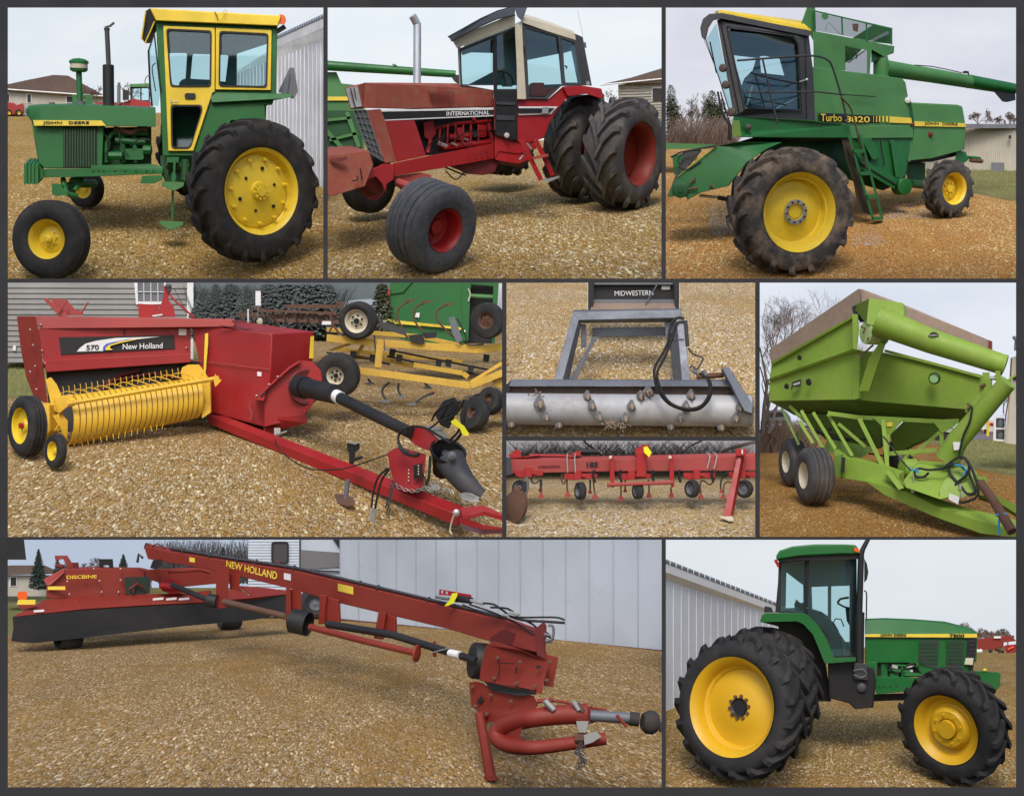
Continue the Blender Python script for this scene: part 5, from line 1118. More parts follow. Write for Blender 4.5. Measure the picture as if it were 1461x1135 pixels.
M().t('940,402 932,415 922,432 920,440',1,e+4,smooth=3).t('846,404 842,412 840,416',1.2,e+4,smooth=3).t('962,404 966,412 966,418',1.2,e+4,smooth=3).b('hose',BLUEGREY)
# ================================================================ bay 6: row crop cultivator
GRAV6=gravel('pale yellow gravel',(.26,.17,.07),(.44,.33,.17),(.52,.45,.33),(.34,.25,.13),sc=1/4.8,patch=.35,k=(1.1,1.08,.9))
SKY6=skymat('grey brush sky',(.3,.29,.3),(.4,.38,.39))
stones(723,1077,405,622,1600,STN,seed=5)
bay(719.5,1080.8,625.3,768,660,2,260,-130,GRAV6,SKY6,e=.2)
gpatch([(668,719.5,1080.8),(679,719.5,1080.8)],GRASS,'grass_verge',3)
BR=[paint('grey dry stems',(.34,.32,.3),.9,.4,(.12,.1,.1)),paint('brown dry stems',(.26,.2,.17),.9,.4,(.09,.07,.06)),paint('pale dry stems',(.42,.38,.35),.9,.3,(.25,.22,.2))]
for i in range(3): bush(716,1084,682,62 if i<2 else 52,g(676)+10+i*14,[1500,1300,260][i],BR[i],'dry_brush','',None,140+i,r=[.4,.45,.45][i],lean=[.9,1.1,1.6][i])
tag(M().t('826,618,0 836,632,0 860,650,0 872,660,0',1.6,g(676)+2).t('1014,655,0 1040,640,0 1084,628,0',2.4,g(676)+2).t('965,655,0 985,636,0 1010,624,0',1.2,g(676)+2).b('fallen_branches',BR[1],None),'thin fallen branches leaning in the dry brush behind the red cultivator','branch')
th('row_cultivator','red toolbar cultivator with spring shanks, press wheels and a leaning stand','farm implement',900,735,-40)
d=-30
M().loft(['727,654,0 1084,646,0 1084,654,-8 727,658,-8','727,656,18 1084,648,18 1084,672,18 727,675,18','727,675,0 1084,672,0 1084,672,0 727,675,0'],d) if False else None
tb_=M().loft(['727,652,16 727,657,0 728,675,0 730,675,16','876,650,16 876,655,0 876,672,0 876,672,16','1084,645,16 1084,650,0 1084,671,0 1084,671,16'],d).b('toolbar',REDP,bev=.5)
tx('INTERNATIONAL',(768,667.5),(800,666.5),3.4,d-1.6,REDD,bold=-.005); tx('183',(837,666.5),(853,665.8),7.2,d-1.8,BLACK,bold=.04)
M().p('722,652 729,652 731,676 722,678',d-8,14).b('end_bracket',BLACKG)
M().p('724,650 736,641 742,642 744,651 770,649 752,652 730,653',d+6,10).t('755,649 815,650',2,d+12).b('side_linkage',RED)
M().t('760,648 812,647',1.6,d+24).t('828,644 854,644',4.2,d+24,n=14).t('812,647 830,645',2,d+24).b('cylinder',BLACK)
M().p('809,655 818,645 828,642 829,650 822,650',d+4,8).p('906,640 918,634 926,634 926,650 906,650',d+6,10).b('clamp_plate',RED)
m=M()
for x in (809,820): m.t([(x+1,647,-2),(x,652,-12),(x+1,674,-12)],1,d+2,smooth=2)
for x in (1007,1017): m.t([(x,645,-2),(x+6,650,-12),(x+2,668,-12)],1,d+2,smooth=2)
m.b('u_bolts',ZINC)
for x in (872,957):
    M().p([(x-1,649),(x+4,649),(x+5,690),(x+4,695),(x+1,695),(x-2,680)],d-16,12).b('hanger',RED,bev=.4); M().lathe((x-1,652,d-18),(0,0,-1),[(.01,-1.6),(2.4,-1),(2.4,3)],10).b('bolt',CREAM)
M().p('908,645 922,645 922,680 908,680',d-10,20).b('center_mast',RED,bev=.5)
M().p('918,638 923,636 930,645 926,652 919,645',d-22,1).b('auction_tag',YTAG)
M().t('868,691 960,688',2.8,d-20,n=10).t('866,691 872,691',3.6,d-20).b('draft_bar',REDP)
for i,(x0,x1,y) in enumerate(((735,775,678),(805,852,682),(882,930,682),(975,1020,681),(1040,1084,680))):
    M().p([(x0,y-7),(x1,y-7),(x1,y),(x0+8,y+3),(x0,y)],d-4,14).bar([(x0+14,y-8),(x0+30,y-2)],1.6,d-8).b('gang_frame',RED,bev=.5)
    M().p([(x0+14,y-12),(x0+24,y-12),(x0+24,y+2),(x0+14,y+2)],d-9,10).b('gang_clamp',RED,bev=.4)
for k,(P,f) in enumerate((('762,676 758,682 760,688 765,689 770,684 773,686 772,700 772,705',1),('802,676 801,684 804,690 809,684 809,694 810,703',1),('847,676 847,690 849,706',1),('842,684 842,696 842,700',.7),('886,676 886,694 886,708',1),('892,684 892,698',.7),('925,684 926,696 926,704',1),('957,694 958,704',1),('1018,670 1020,678 1016,689 1010,690 1003,685 999,690 1000,706',1),('1050,681 1038,678 1030,682 1028,694 1029,699',.7),('1046,689 1038,687 1033,692 1032,706',1),('771,684 771,697',.7))):
    s_=M().t(P,1.2,d+(0 if f==1 else 20),smooth=3).b('spring_shank',RUST if k%3 else BLACKG)
    x,y=pl(P)[-1][:2]; M().p([(x-1.4*f,y-2),(x+1.4*f,y-2),(x+4.4*f,y+4*f),(x+2,y+6*f),(x-2,y+6*f),(x-4.4*f,y+4*f)],d-3+(0 if f==1 else 20),3).b('sweep',REDP,s_)
for x in (848,886,932,970,1017): M().t([(x,670),(x-2,676),(x,684),(x+1,688)],1.8,d-8,smooth=2).b('shank_clamp',BLACK)
for x,y,rr,th1,ph in ((741,695,12,40,160),(826,700,13,66,180),(908,700,12,66,180),(986,697,13,50,182),(1062,697,13,30,178)):
    wheel(x-2,y,d-12,rr,9,nv(th1,ph),rr*.6,'plain',rm=GREY,label='press wheel')
M().lathe((739,700,d-20),nv(40,0),[(.01,-3),(5,-2),(7,0),(7,3)],14).b('wheel_hub',RUST)
M().t('750,680 753,690 750,706 744,712',2.2,d-14,smooth=2).b('wheel_fork',GREY)
M().lathe((731,723,d-50),nv(50,170),[(.01,-2),(6,-3),(14,-1),(24,2),(24.5,3),(14,1),(.01,0)],30).lathe((737,720,d-40),nv(50,170),[(.01,-2),(14,-1),(22,2),(22,3),(.01,0)],30).b('disc_hiller',RUST)
sd=M().loft(['1049,641,0 1057,641,0 1062,641,0 1058,652,0 1042,738,-30 1031,736,-30 1040,700,-16 1050,660,0','1051,641,9 1059,640,9 1065,641,9 1062,652,9 1046,736,-20 1036,736,-20 1044,700,-6 1054,660,9'],d-20).b('stand_leg',REDNH,bev=.4)
M().loft(['1027,736,-10 1040,741,-20 1047,741,-20 1044,735,-6','1027,738,-10 1040,743,-20 1047,743,-20 1044,737,-6'],d-40).b('stand_foot',CREAM,sd)
M().p('1049,640 1066,640 1064,650 1050,650',d-26,12).b('stand_bracket',RED,sd,bev=.4); M().p('1058,641 1060,641 1060,647 1058,647',d-28,1).b('plate',WHITEP,sd)
stones(723,1077,690,764,1100,STN,seed=6)
# ================================================================ bay 7: lime grain cart
GRAV7=gravel('orange brown gravel',(.2,.1,.03),(.31,.18,.065),(.38,.26,.13),(.27,.15,.055),sc=1/2.8,patch=.6,k=(.96,.86,.52))
SKY7=skymat('cloudy white sky',(.6,.65,.75),(.74,.77,.82))
bay(1080.8,1454,400,768,612,2,600,-190,GRAV7,SKY7)
gpatch([(628,1300,1454),(640,1366,1454),(664,1372,1454),(678,1440,1454)],GRASS,'grass_verge',3)
gpatch([(616,1340,1454),(627,1362,1454)],paint('grey yard paving',(.16,.14,.14),.9,.4,(.2,.16,.13)),'paved_yard',4)
for i,(x,h,w,s_,l) in enumerate(((1088,215,3.4,201,.1),(1096,190,2.4,202,.3),(1086,235,2.8,203,.2),(1100,150,2.2,204,-.1),(1180,240,1.8,205,.08))):
    baretree(x,618,620+i*40,h,['large bare tree with dense twigs at the left edge of the grain cart picture','bare tree leaning right in front of the dense one','tall bare tree reaching in from the left edge','short bare tree with drooping twigs behind the cart corner','thin bare tree rising above the wooden boards of the cart'][i],'bare trees left of the grain cart',s_,dep=6 if i in (0,2) else 5,w=w,lean=l,spread=.42,rmin=.135)
bush(1082,1160,648,50,g(646),1600,DRYB,'dry_brush','',None,210,r=.45)
th('parked_pickup','grey vehicle half hidden in the brush behind the cart tyres','vehicle',1110,606,g(640)+120)
M().loft(['1086,600,0 1090,588,0 1094,586,0 1116,585,0 1122,590,0 1126,596,0 1126,604,0 1086,604,0','1088,598,40 1092,587,40 1096,585,40 1118,584,40 1124,589,40 1128,595,40 1128,602,40 1088,602,40'],g(640)+120).b('body',GREY,bev=1)
M().p('1092,589 1117,587 1121,592 1090,594',g(640)+117,2).b('window',BLACK)
for x in (1092,1119): M().lathe((x,604,g(640)+118),(0,0,-1),[(.01,0),(4,0),(4.4,2)],14).b('wheel',BLACK)
# right background
th('storage_building','cream ribbed building at the right edge behind the grain cart','building',1445,628,330)
M().loft(['1444,510,0 1454,506,-10 1454,634,-10 1434,632,0','1460,508,60 1470,506,50 1470,634,50 1450,632,60'],330).b('wall',BEIGE)
m=M()
for i in range(5): m.bar([(1445+i*2.4,509-i,0),(1437+i*3.4,632,0)],.25,327,t=2)
m.b('wall_ribs',CREAM); M().bar('1443,510 1440,560 1434,600',1,325,t=4).b('corner_trim',RUST)
M().t('1446,480 1450,486 1449,500',2.4,320).b('stack_pipe',GREY)
M().lathe((1448,539,322),(0,0,-1),[(.01,-2),(2.6,0),(2.6,4)],10).b('wall_lamp',BLACK)
th('tank_cage','white framed cage of grey tanks beside the cream building','cage',1428,628,340)
M().p('1418,593 1436,591 1435,630 1417,628',340,3,holes=('1421,595 1434,593 1433,610 1421,610','1421,612 1433,612 1433,627 1421,626')).b('frame',WHITEP)
M().lathe((1427,596,352),(0,1,0),[(5,0),(6,3),(6,12),(5,14)],14).lathe((1427,613,352),(0,1,0),[(5,0),(6,3),(6,11),(5,13)],14).b('tanks',GREY)
tag(M().t('1410,600 1409,622',1.9,330).b('bollard',YEL,None),'yellow bollard standing left of the white tank cage','bollard')
th('parked_truck','white pickup with a red stripe behind the yellow bollard','truck',1408,616,380)
M().p('1402,610 1405,602 1412,598 1420,600 1420,616 1402,616',380,10).b('body',WHITEP,bev=.6); M().p('1411,603 1420,603 1420,606 1411,606',378,2).b('stripe',REDL); M().lathe((1406,615,378),(0,0,-1),[(.01,0),(3,0),(3.2,2)],12).b('wheel',BLACK)
th('parked_car','dark car seen between the cart brace and the auger tube','car',1348,622,300)
M().p('1334,620 1344,616 1350,611 1360,610 1364,620 1364,628 1334,628',300,10).b('body',BLACK,bev=.8); M().p('1348,616 1352,612 1359,611 1361,617',298,2).b('window',ZINC)
baretree(1432,590,420,40,'small bare tree behind the cream building at the right',None,220,dep=4,rmin=.2)
# the cart
lay(60,1148,-.45)
th('grain_cart','lime green grain cart with wooden side boards, long auger tube and tandem tyres','farm trailer',1290,740,-60)
d=-40
WD=M().loft(['1097,499,110 1225,411.5,0 1228,413,0 1227,433,0 1216,456,0 1100,517,110','1099,499,116 1227,413,8 1229,415,8 1229,434,8 1218,457,8 1102,518,116'],d).b('side_board',WOOD,bev=.4,label='weathered grey side board')
M().loft(['1226,412,2 1290,437,30 1414,486,80 1414,502,80 1290,465,30 1228,432,2','1230,412,8 1294,436,38 1416,487,88 1416,502,88 1294,465,38 1230,432,8'],d+10).b('front_board',paint('brown weathered board',(.33,.24,.18),.85,.7,(.2,.17,.16),scale=3,bump=.3),bev=.4)
M().p('1411,485 1415.5,487 1414,502 1410,501',d+86,4).b('board_end',REDM)
# upper flared side, lower side
M().loft(['1101,517,110 1216,452,-4 1218,498,-2 1098,540,108','1104,517,120 1220,452,10 1222,500,12 1102,541,118'],d).b('upper_side',LIME,bev=.6)
M().loft(['1097,540,104 1216,498,-10 1228,499,-10 1228,501,-6 1217,502,-6 1098,543,106','1097,540,112 1216,500,0 1228,501,0 1228,504,0 1217,504,0 1098,544,114'],d-2).b('side_rib',LIME)
M().loft(['1100,517,100 1216,450,-12 1218,453,-12 1102,520,100','1100,518,112 1216,452,0 1218,456,0 1102,522,112'],d).b('top_rib',LIME)
M().loft(['1098,543,110 1221,502,0 1218,570,6 1097,572,110','1102,543,118 1226,502,14 1222,570,20 1100,572,118'],d).b('lower_side',LIME,bev=.6)
M().loft(['1218,498,0 1226,500,-2 1226,568,2 1217,570,4','1222,498,8 1230,500,6 1230,568,10 1221,570,12'],d-3).b('corner_post',LIME)
for x,y,rr in ((1140,510,3.4),(1121.5,551,3.6),(1153,545,4.6)): M().lathe((x,y,d+60-(x-1120)*.9),nv(50,180),[(.01,-1),(rr,-.6),(rr*1.15,2)],14).b('sight_window',BLACK)
dq=M().p('1130,545 1142.5,540.5 1142.5,550 1131,552.5 1130,556 1128,556.5',d+52,2).b('decal',BLACK); tx('PARKER',(1132,550),(1141.5,547.4),3,d+50,WHITEP,dq,bold=.01)
tx('505',(1132,558.5),(1141,556.5),4,d+52,LIMED,name='model_lettering')
# front
M().loft(['1226,500,2 1260,503,10 1412,538,60 1412,560,60 1392,576,60 1385,585,60 1218,570,6','1230,500,12 1264,503,20 1416,538,70 1416,560,70 1396,576,70 1389,585,70 1222,570,16'],d+4).b('front_wall',LIME,bev=.6)
M().bar('1262,500,10 1330,518,34 1400,537,56',2,d-2,t=5).b('front_rim',LIME)
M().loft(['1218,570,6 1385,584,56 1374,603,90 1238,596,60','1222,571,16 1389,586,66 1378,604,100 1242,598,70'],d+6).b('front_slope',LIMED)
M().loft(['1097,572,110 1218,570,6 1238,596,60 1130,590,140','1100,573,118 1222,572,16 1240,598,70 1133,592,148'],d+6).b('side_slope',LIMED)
M().lathe((1333,539.5,d+24),nv(20,180),[(.01,-1),(6.6,-1),(7,0)],20).b('sight_glass',paint('pale lime glass',(.3,.55,.25),.2,.0)); M().lathe((1333,539.5,d+23.6),nv(20,180),[(6.8,-1),(7.2,-2.4),(8.2,-1.6),(8.4,2)],20).b('sight_glass_ring',BLACK)
# hopper
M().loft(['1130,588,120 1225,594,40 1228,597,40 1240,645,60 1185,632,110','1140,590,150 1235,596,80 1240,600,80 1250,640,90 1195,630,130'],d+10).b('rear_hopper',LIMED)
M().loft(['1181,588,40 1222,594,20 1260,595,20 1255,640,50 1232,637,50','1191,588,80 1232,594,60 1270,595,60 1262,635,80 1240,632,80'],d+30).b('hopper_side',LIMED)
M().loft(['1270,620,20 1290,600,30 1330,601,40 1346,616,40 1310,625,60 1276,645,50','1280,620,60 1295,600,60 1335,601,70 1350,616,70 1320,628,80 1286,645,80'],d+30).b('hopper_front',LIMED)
M().bar('1181,589 1224,595 1345,601 1368,600',3,d+16,t=6).b('hopper_band',LIME)
M().p('1245,595 1290,598 1272,618 1270,622 1264,620 1256,606',d+12,4).p('1330,600 1368,601 1362,608 1344,618 1338,610',d+14,4).b('gusset_plate',LIME,bev=.4)
M().p(rect(1265,602,1273,608),d+10,1).b('caution_decal',STRIPE)
m=M()
for P in ('1226,597,-4 1262,670,-24','1260,598,0 1266,668,-20','1266,620,0 1265,672,-10','1160,588,40 1192,640,0','1181,590,30 1216,650,-6','1143,585,60 1175,640,30','1196,604,20 1235,637,0','1126,578,90 1148,600,70','1140,600,60 1160,632,40'): m.bar(P,3.1 if P[:4] in('1226','1260','1266') else 2.4,d,t=6)
m.bar('1268,647,0 1336,642,10',3.2,d+6,t=6).bar('1300,650,10 1342,615,30',2.4,d+20,t=5).bar('1290,655,10 1300,640,30',2,d+20,t=5).bar('1342,601,10 1344,635,10',3,d+6,t=6)
m.b('braces',LIME,bev=.4)
M().bar('1115,582,90 1140,634,60',1.6,d+10,t=4).bar('1141,600,80 1141,628,70',1.6,d+10,t=4).b('rear_brace',LIMED)
M().t('1150,608 1180,618 1230,632 1210,640 1260,650',1.4,d+50,smooth=3).t('1162,616 1200,628 1240,626',1.2,d+54).lathe((1184,612,d+40),(0,0,-1),[(.01,0),(3,1),(3,4)],10).b('undercarriage_lines',BLACK)
M().p('1180,626 1238,636 1250,640 1225,655 1196,650 1176,640',d+30,10).b('undercarriage_plate',LIMED)
# chassis beams
fm=M().loft(['1190,640,10 1207,652,0 1244,660,-20 1282,676,-50 1285,700,-60 1240,688,-30 1190,680,0','1196,640,30 1212,650,20 1250,658,10 1290,672,-20 1290,695,-30 1245,684,0 1196,676,20'],d-10).b('chassis_side',LIME,bev=.6)
M().loft(['1232,684,-30 1290,700,-60 1336,722,-70 1375,735,-80 1453,758,-90 1453,767,-90 1400,761,-80 1336,738,-70 1262,706,-50','1250,676,10 1300,690,-30 1342,712,-40 1380,724,-50 1454,742,-60 1454,752,-60 1400,748,-50 1342,728,-40 1270,696,-20'],d-30).b('drawbar',LIME,bev=.6)
M().loft(['1396,706,-10 1420,706,-10 1454,722,-20 1454,735,-20 1424,716,-10','1396,712,10 1420,712,10 1454,730,0 1454,740,0 1424,722,10'],d-60).b('drawbar_right',LIME)
M().loft(['1262,672,-20 1270,671,-20 1290,696,-50 1282,698,-50','1266,671,0 1274,670,0 1292,694,-30 1286,696,-30'],d-50).b('frame_gusset',LIME)
M().loft(['1190,650,-4 1200,648,-4 1200,682,-4 1190,680,-4','1194,650,16 1204,648,16 1204,682,16 1194,680,16'],d-16).b('axle_hanger',LIMED,bev=.4)
M().p('1201,652 1206,652 1205,674 1200,674',d-30,6).b('reflector',BLACK)
M().t('1205,668,0 1240,676,20',7,d+20).b('axle',LIMED)
# gearbox cover at the auger foot
M().loft(['1289,685,-60 1308,661,-30 1350,667,-20 1356,665,-20 1388,672,-20 1395,684,-30 1393,700,-50 1341,712,-76 1292,695,-70','1295,680,0 1312,656,10 1352,660,20 1360,660,20 1390,668,20 1398,680,10 1396,696,0 1345,706,-20 1298,690,-10'],d-40).b('gearbox_cover',LIME,bev=.8,ang=25)
M().t('1341,700,-4 1357,667,10',.5,d-102).b('cover_seam',LIMED)
M().loft(['1356,668,-40 1376,664,-40 1392,676,-40 1395,706,-50 1341,712,-66 1340,698,-66','1360,668,-20 1380,664,-20 1396,676,-20 1398,702,-20 1350,708,-30 1348,698,-30'],d-46).b('cover_end',LIME,bev=.6)
M().p('1389,680 1408,680 1408,692 1404,700 1390,700',d-90,20,holes=('1393,684 1405,684 1405,692 1394,692',)).b('shaft_box',LIME,bev=.4)
M().lathe((1287,668,d-20),nv(60,180),[(.01,0),(12,0),(14,4),(14,20)],20).b('auger_sump',LIME)
# auger
au=M().t('1352,655,-6 1366,628,-10 1438,545,-20',17.5,d-60,n=28,r1=13).b('lower_auger_tube',LIME,ang=50)
M().t('1252,457,-30 1330,487,-20 1434,521,-10',21,d-40,n=30,r1=14.5).lathe((1434,521,d-50),(1,-.3,0),[(14.5,0),(15.5,0),(15.5,3),(14.5,3)],30).b('upper_auger_tube',LIME,au,ang=50)
M().lathe((1235,474,d-58),(-.85,.05,-.55),[(.01,-1),(8,-1),(16,0),(17,3),(17,30)],30).b('auger_end',paint('pale lime end cap',(.36,.5,.18),.5,.3,(.3,.25,.12)),au)
M().t('1229,466 1234,468 1231,476',1.6,d-66).b('end_latch',RUST,au)
M().lathe((1432,544,d-66),(.55,.5,-.2),[(13,0),(15,1),(15,4),(12,5)],26).lathe((1437,546,d-60),(.6,-.8,0),[(13,0),(15.5,1),(15.5,4)],26).b('auger_flange',LIME,au)
M().t('1413,539 1427,540',3,d-74).b('hinge_pin',ZINC,au)
M().p('1401,531 1412,531 1412,541 1408,546 1404,540',d-76,6).p('1420,528 1427,529 1428,548 1425,552 1422,545',d-84,5).b('hinge_ear',LIME,au)
M().bar('1386,584 1404,548',2.6,d-74,t=5).bar('1378,588 1390,572',2,d-72,t=4).b('fold_cylinder',LIME,au)
M().t('1380,584 1385,578 1380,576',2,d-76).t('1398,552 1406,548',2.4,d-78).b('cylinder_clevis',RUST,au)
M().loft(['1240,425,-50 1289,432,-50 1291,469,-56 1254,466,-60 1236,462,-56','1216,437,-10 1262,428,-2 1294,440,0 1262,460,-10 1236,462,-10'],d-10).b('auger_hood',LIME,bev=.6)
M().p('1215,438 1239,426 1242,458 1228,460 1217,446',d-30,3).b('hood_opening',BLACK)
M().p('1216,448 1224,448 1226,470 1223,499 1217,497',d-36,6).b('hood_bracket',LIME)
M().t('1246,466 1254,467 1290,470',1,d-64).t('1238,485 1250,470 1257,466',2.2,d-63,smooth=3).t('1264,468 1270,470',1.4,d-65).b('rust_seam',RUST,au)
M().loft(['1256,487,-54 1262,490,-54 1240,558,-30 1225,558,-30 1240,510,-40','1258,486,-40 1264,489,-40 1242,557,-16 1227,557,-16 1242,509,-26'],d).b('auger_brace',LIME,bev=.4)
M().bar('1226,509 1246,492',1.4,d-42).b('cross_strap',RUST)
M().lathe((1332,481,d-74),(0,.15,-1),[(.01,-1),(7,-1),(8,1),(8,4),(5,9)],16).b('work_lamp',BLACK); M().lathe((1331,478,d-72),(0,1,0),[(.01,-1),(8,0),(8,1)],16).b('lamp_rim',ZINC)
M().t('1306,479 1318,482 1326,492',2.6,d-66,smooth=2).t('1377,494 1381,500',2.4,d-60).b('rust_patch',RUST,au)
M().p('1359.5,630 1371,630.5 1371,641 1361,642',d-86,1).b('warning_decal',WHITEP,au)
# hoses, shaft
tag(M().t('1387,580 1384,600 1375,620 1370,640 1369,650 1373,655',1.6,d-90,smooth=3).t('1370,650 1355,660 1345,668 1325,670 1312,668 1305,672 1307,680 1318,680 1325,674',1.8,d-96,smooth=3).t('1372,650 1382,660 1383,676 1392,700 1380,704 1370,692 1356,676 1354,664 1368,662 1380,676 1364,690 1360,708',2,d-100,smooth=3).t('1376,652 1388,672 1396,705 1376,716 1368,715',2,d-100,smooth=3).t('1260,622 1268,632 1285,655 1300,671',1.2,d-70,smooth=2).b('hydraulic_hoses',BLACK,None),'black hydraulic hoses bundled with blue twine at the foot of the lime auger','hose')
tag(M().t('1303,674 1304,686 1301,700',.9,d-100).t('1370,690 1370,698',2,d-104).t('1301,696 1303,703',2.4,d-102).t('1372,702 1373,710',2,d-104).b('hose_tips',ZINC,None),'steel hose tips dangling over the lime gearbox cover','coupler')
tag(M().t('1299,669 1306,671 1311,675 1308,668',1.4,d-102).t('1362,663 1372,664 1378,670 1374,678',1.2,d-104,smooth=2).t('1420,735 1432,732 1437,736 1427,737 1425,750 1426,762',1.6,d-150,smooth=2).b('twine',BLUE,None),'bright blue twine tied round the hoses and the rusty shaft','twine')
tag(M().p('1355,703 1369,709 1367,719 1353,712',d-116,.6).b('lot_tag',WHITEP,None),'white paper tag hanging from the hoses at the auger foot','tag')
tag(M().t('1399,688,0 1420,718,-10 1444,758,-30',6.2,d-128,n=14,r1=7.4).b('drive_shaft',RUST,None),'rusty brown drive shaft slanting down from the lime gearbox','shaft')
for x,y,RR,ww,rr_,lb in ((1146,678,40,34,19,'front tandem wheel'),(1121,658.5,33.5,22,15.5,'rear tandem wheel')):
    wheel(x,y,None,RR,ww,nv(70,181),rr_,'rib',tm=RUBBERD,rm=CREAM,prof=[(rr_,.0),(rr_*.95,.04),(rr_*.9,.4),(6,.4),(5,.2),(.01,.2)],label=lb+' with a cream rim and wide ribbed tyre')
wheel(1290,650,60,22,22,nv(50,0),12,'plain',rm=CREAM,label='far wheel glimpsed under the hopper')
lay()
grass(1370,1449,629,676,2600,1,3,lambda x,y:y<650+(x-1366)*.36)
grass(1370,1449,629,676,2000,2,3,lambda x,y:y<650+(x-1366)*.36)
stones(1085,1449,700,764,1100,stonemat('brown stones',(.2,.11,.04),(.34,.22,.1),(.45,.33,.2)),(.7,1.8),seed=7)
# ================================================================ bay 8: disc mower conditioner
GRAV8=gravel('dull brown gravel',(.13,.08,.03),(.23,.16,.08),(.33,.26,.17),(.2,.135,.065),sc=1/4.4,patch=.42,k=(1.42,1.3,.96))
SKY8=skymat('blue grey overcast sky',(.4,.47,.59),(.48,.54,.65))
bay(8,947,766,1126,846,3,600,-170,GRAV8,SKY8)
gpatch([(838,4,480),(880,4,300),(906,4,14)],GRASS,'grass_verge',3)
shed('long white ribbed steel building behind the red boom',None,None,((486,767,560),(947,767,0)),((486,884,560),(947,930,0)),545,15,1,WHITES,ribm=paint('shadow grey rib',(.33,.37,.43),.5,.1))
M().loft(['486,882,554 947,927,-6 947,934,-6 486,888,554','486,882,558 947,927,-2 947,934,-2 486,888,558'],545).b('base_rail',RUST)
house('low house with grey roof behind the left end of the mower','8,808 14,806 64,806 90,818 8,820','8,820 96,820 96,850 8,850',1400,((14,822,24,836),),rm=ROOFB)
spruce(55,842,1330,60,17,'dark spruce in front of the grey roofed house','spruces behind the mower',300,PINED,1100)
spruce(82,836,1330,42,12,'dark spruce just behind the red mower hood','spruces behind the mower',301,PINED,700)
spruce(176,832,1330,42,15,'spruce between the bare trees above the mower','spruces behind the mower',302,PINED,900)
spruce(318,800,1200,20,8,'small spruce far behind the red boom','spruces behind the mower',303,PINED,300)
for i,(x,h,s_) in enumerate(((95,52,1),(108,46,2),(132,62,3),(146,66,4),(165,50,5),(182,50,6),(198,44,7),(215,40,8),(120,38,9))):
    baretree(x,838,1380+i*12,h,'leafless tree on the skyline above the red mower','bare trees above the mower',310+s_,dep=6,rmin=.12,spread=.34,w=1.6,t0=.24)
bush(226,360,830,66,1240,1500,paint('grey wood edge',(.12,.11,.11),.95,.5,(.07,.065,.065)),'far_woods','',None,330,r=.4,lean=.25)
tag(M().p('8,767 34,767 37.5,798 8,798',-40,20).b('machine_corner',BLACK,None,bev=.6),'black corner of another machine hanging in at the top left edge','machine part')
# camper
lay(860)
th('camper_trailer','white camper trailer with a rounded dark window and a grey band','camper',420,880,260)
M().p('354,767 486,767 486,880 354,880',300,80).b('body',WHITES,bev=1)
m=M()
for i in range(22): y=769+i*4; m.loft([[(354.5,y,0),(427,y,0),(427,y+3.4,-1.4),(354.5,y+3.4,-1.4)],[(354.5,y,1),(427,y,1),(427,y+3.6,0),(354.5,y+3.6,0)]],298)
m.b('corrugation',WHITES,smooth=False)
M().p(rect(427,767,429,812),296,4).b('corner_strip',BLACK)
M().p('429,784 487,788 487,808 429,812',296,3).b('grey_band',paint('grey camper band',(.14,.14,.15),.5,.2))
M().p('429,812 487,814 487,816 429,814',294,3).p('474,767 486,767 487,786',294,2).b('trim_line',BLACK)
wf_=M().p(rnd(rect(387,772,412,804),5),293,3,holes=(rnd(rect(389.5,774.5,409.5,801.5),4),)).b('window_frame',BLACK); M().p(rnd(rect(389,774,410,802),4),295,1).b('pane',BLACKG,wf_)
M().t('392,804 396,799 400,806',.6,288).b('hose',REDP)
wheel(450,860,280,22,20,nv(10,0),10,'plain',rm=GREY)
# the mower
lay(450,90,.6,400)
th('disc_mower','red disc mower conditioner with black skirts and a long red hitch boom','farm machine',500,1100,-60)
d=150
M().loft(['66,827,0 92,811,10 128,810,10 200,811,10 206,814,10 206,852,0 66,854,0','70,827,60 96,809,60 130,808,60 200,809,60 210,811,60 210,850,60 70,850,60'],d).b('conditioner_hood',REDM,bev=1.5)
M().loft(['62,826,-2 89,811,6 92,816,6 72,834,-2 66,834,-2','62,826,10 89,811,14 92,816,14 72,834,10 66,834,10'],d-4).b('hood_bevel',REDP)
M().p('177,823 214,822 214,846 184,848 179,846',d-4,6).b('hood_opening',PINED)
M().t('184,840 196,832 206,838',1.6,d-12).t('190,846 192,826',1.2,d-12).b('opening_linkage',REDD)
M().p('206,812 310,808 330,812 330,830 250,838 206,824',d+20,30).b('hood_beam',REDM,bev=1)
tx('DISCBINE',(95,825.5),(138,824.3),5,d-3,STRIPE,bold=.02)
M().p(rect(68,836,93,841),d-4,2).b('reflective_tape',STRIPE)
m=M()
for x,y in ((96,829),(99,847),(142,828),(145,844),(169,844),(172,827),(134,811),(172,811)): m.lathe((x,y,d-2),(0,0,-1),[(.01,-1.5),(1.1,-1),(1.2,3)],8)
m.b('hood_bolts',ZINC)
M().loft(['18,879,-60 64,855,-6 110,852,0 119,868,-50','20,882,-56 66,858,0 112,855,6 120,871,-46'],d-10).loft(['119,868,-50 110,852,0 203,847,6 217,862,-40','120,871,-46 112,855,6 204,850,12 218,864,-36'],d-10).loft(['217,862,-40 203,847,6 260,846,6 300,841,10 300,858,-30','218,864,-36 204,850,12 262,849,12 302,844,14 302,861,-26'],d-10).loft(['325,855,-30 325,842,0 342,840,10 362,852,-20','326,858,-26 326,845,4 344,843,14 364,855,-16'],d-10).loft(['362,852,-20 342,835,20 380,838,24 408,842,20 408,847,10','364,855,-16 344,838,24 382,841,28 408,845,24 408,850,14'],d-10).b('top_deck',REDM,bev=.5)
M().p('330,835 346,836 345,841 328,842',d-6,20).b('deck_seam',REDM)
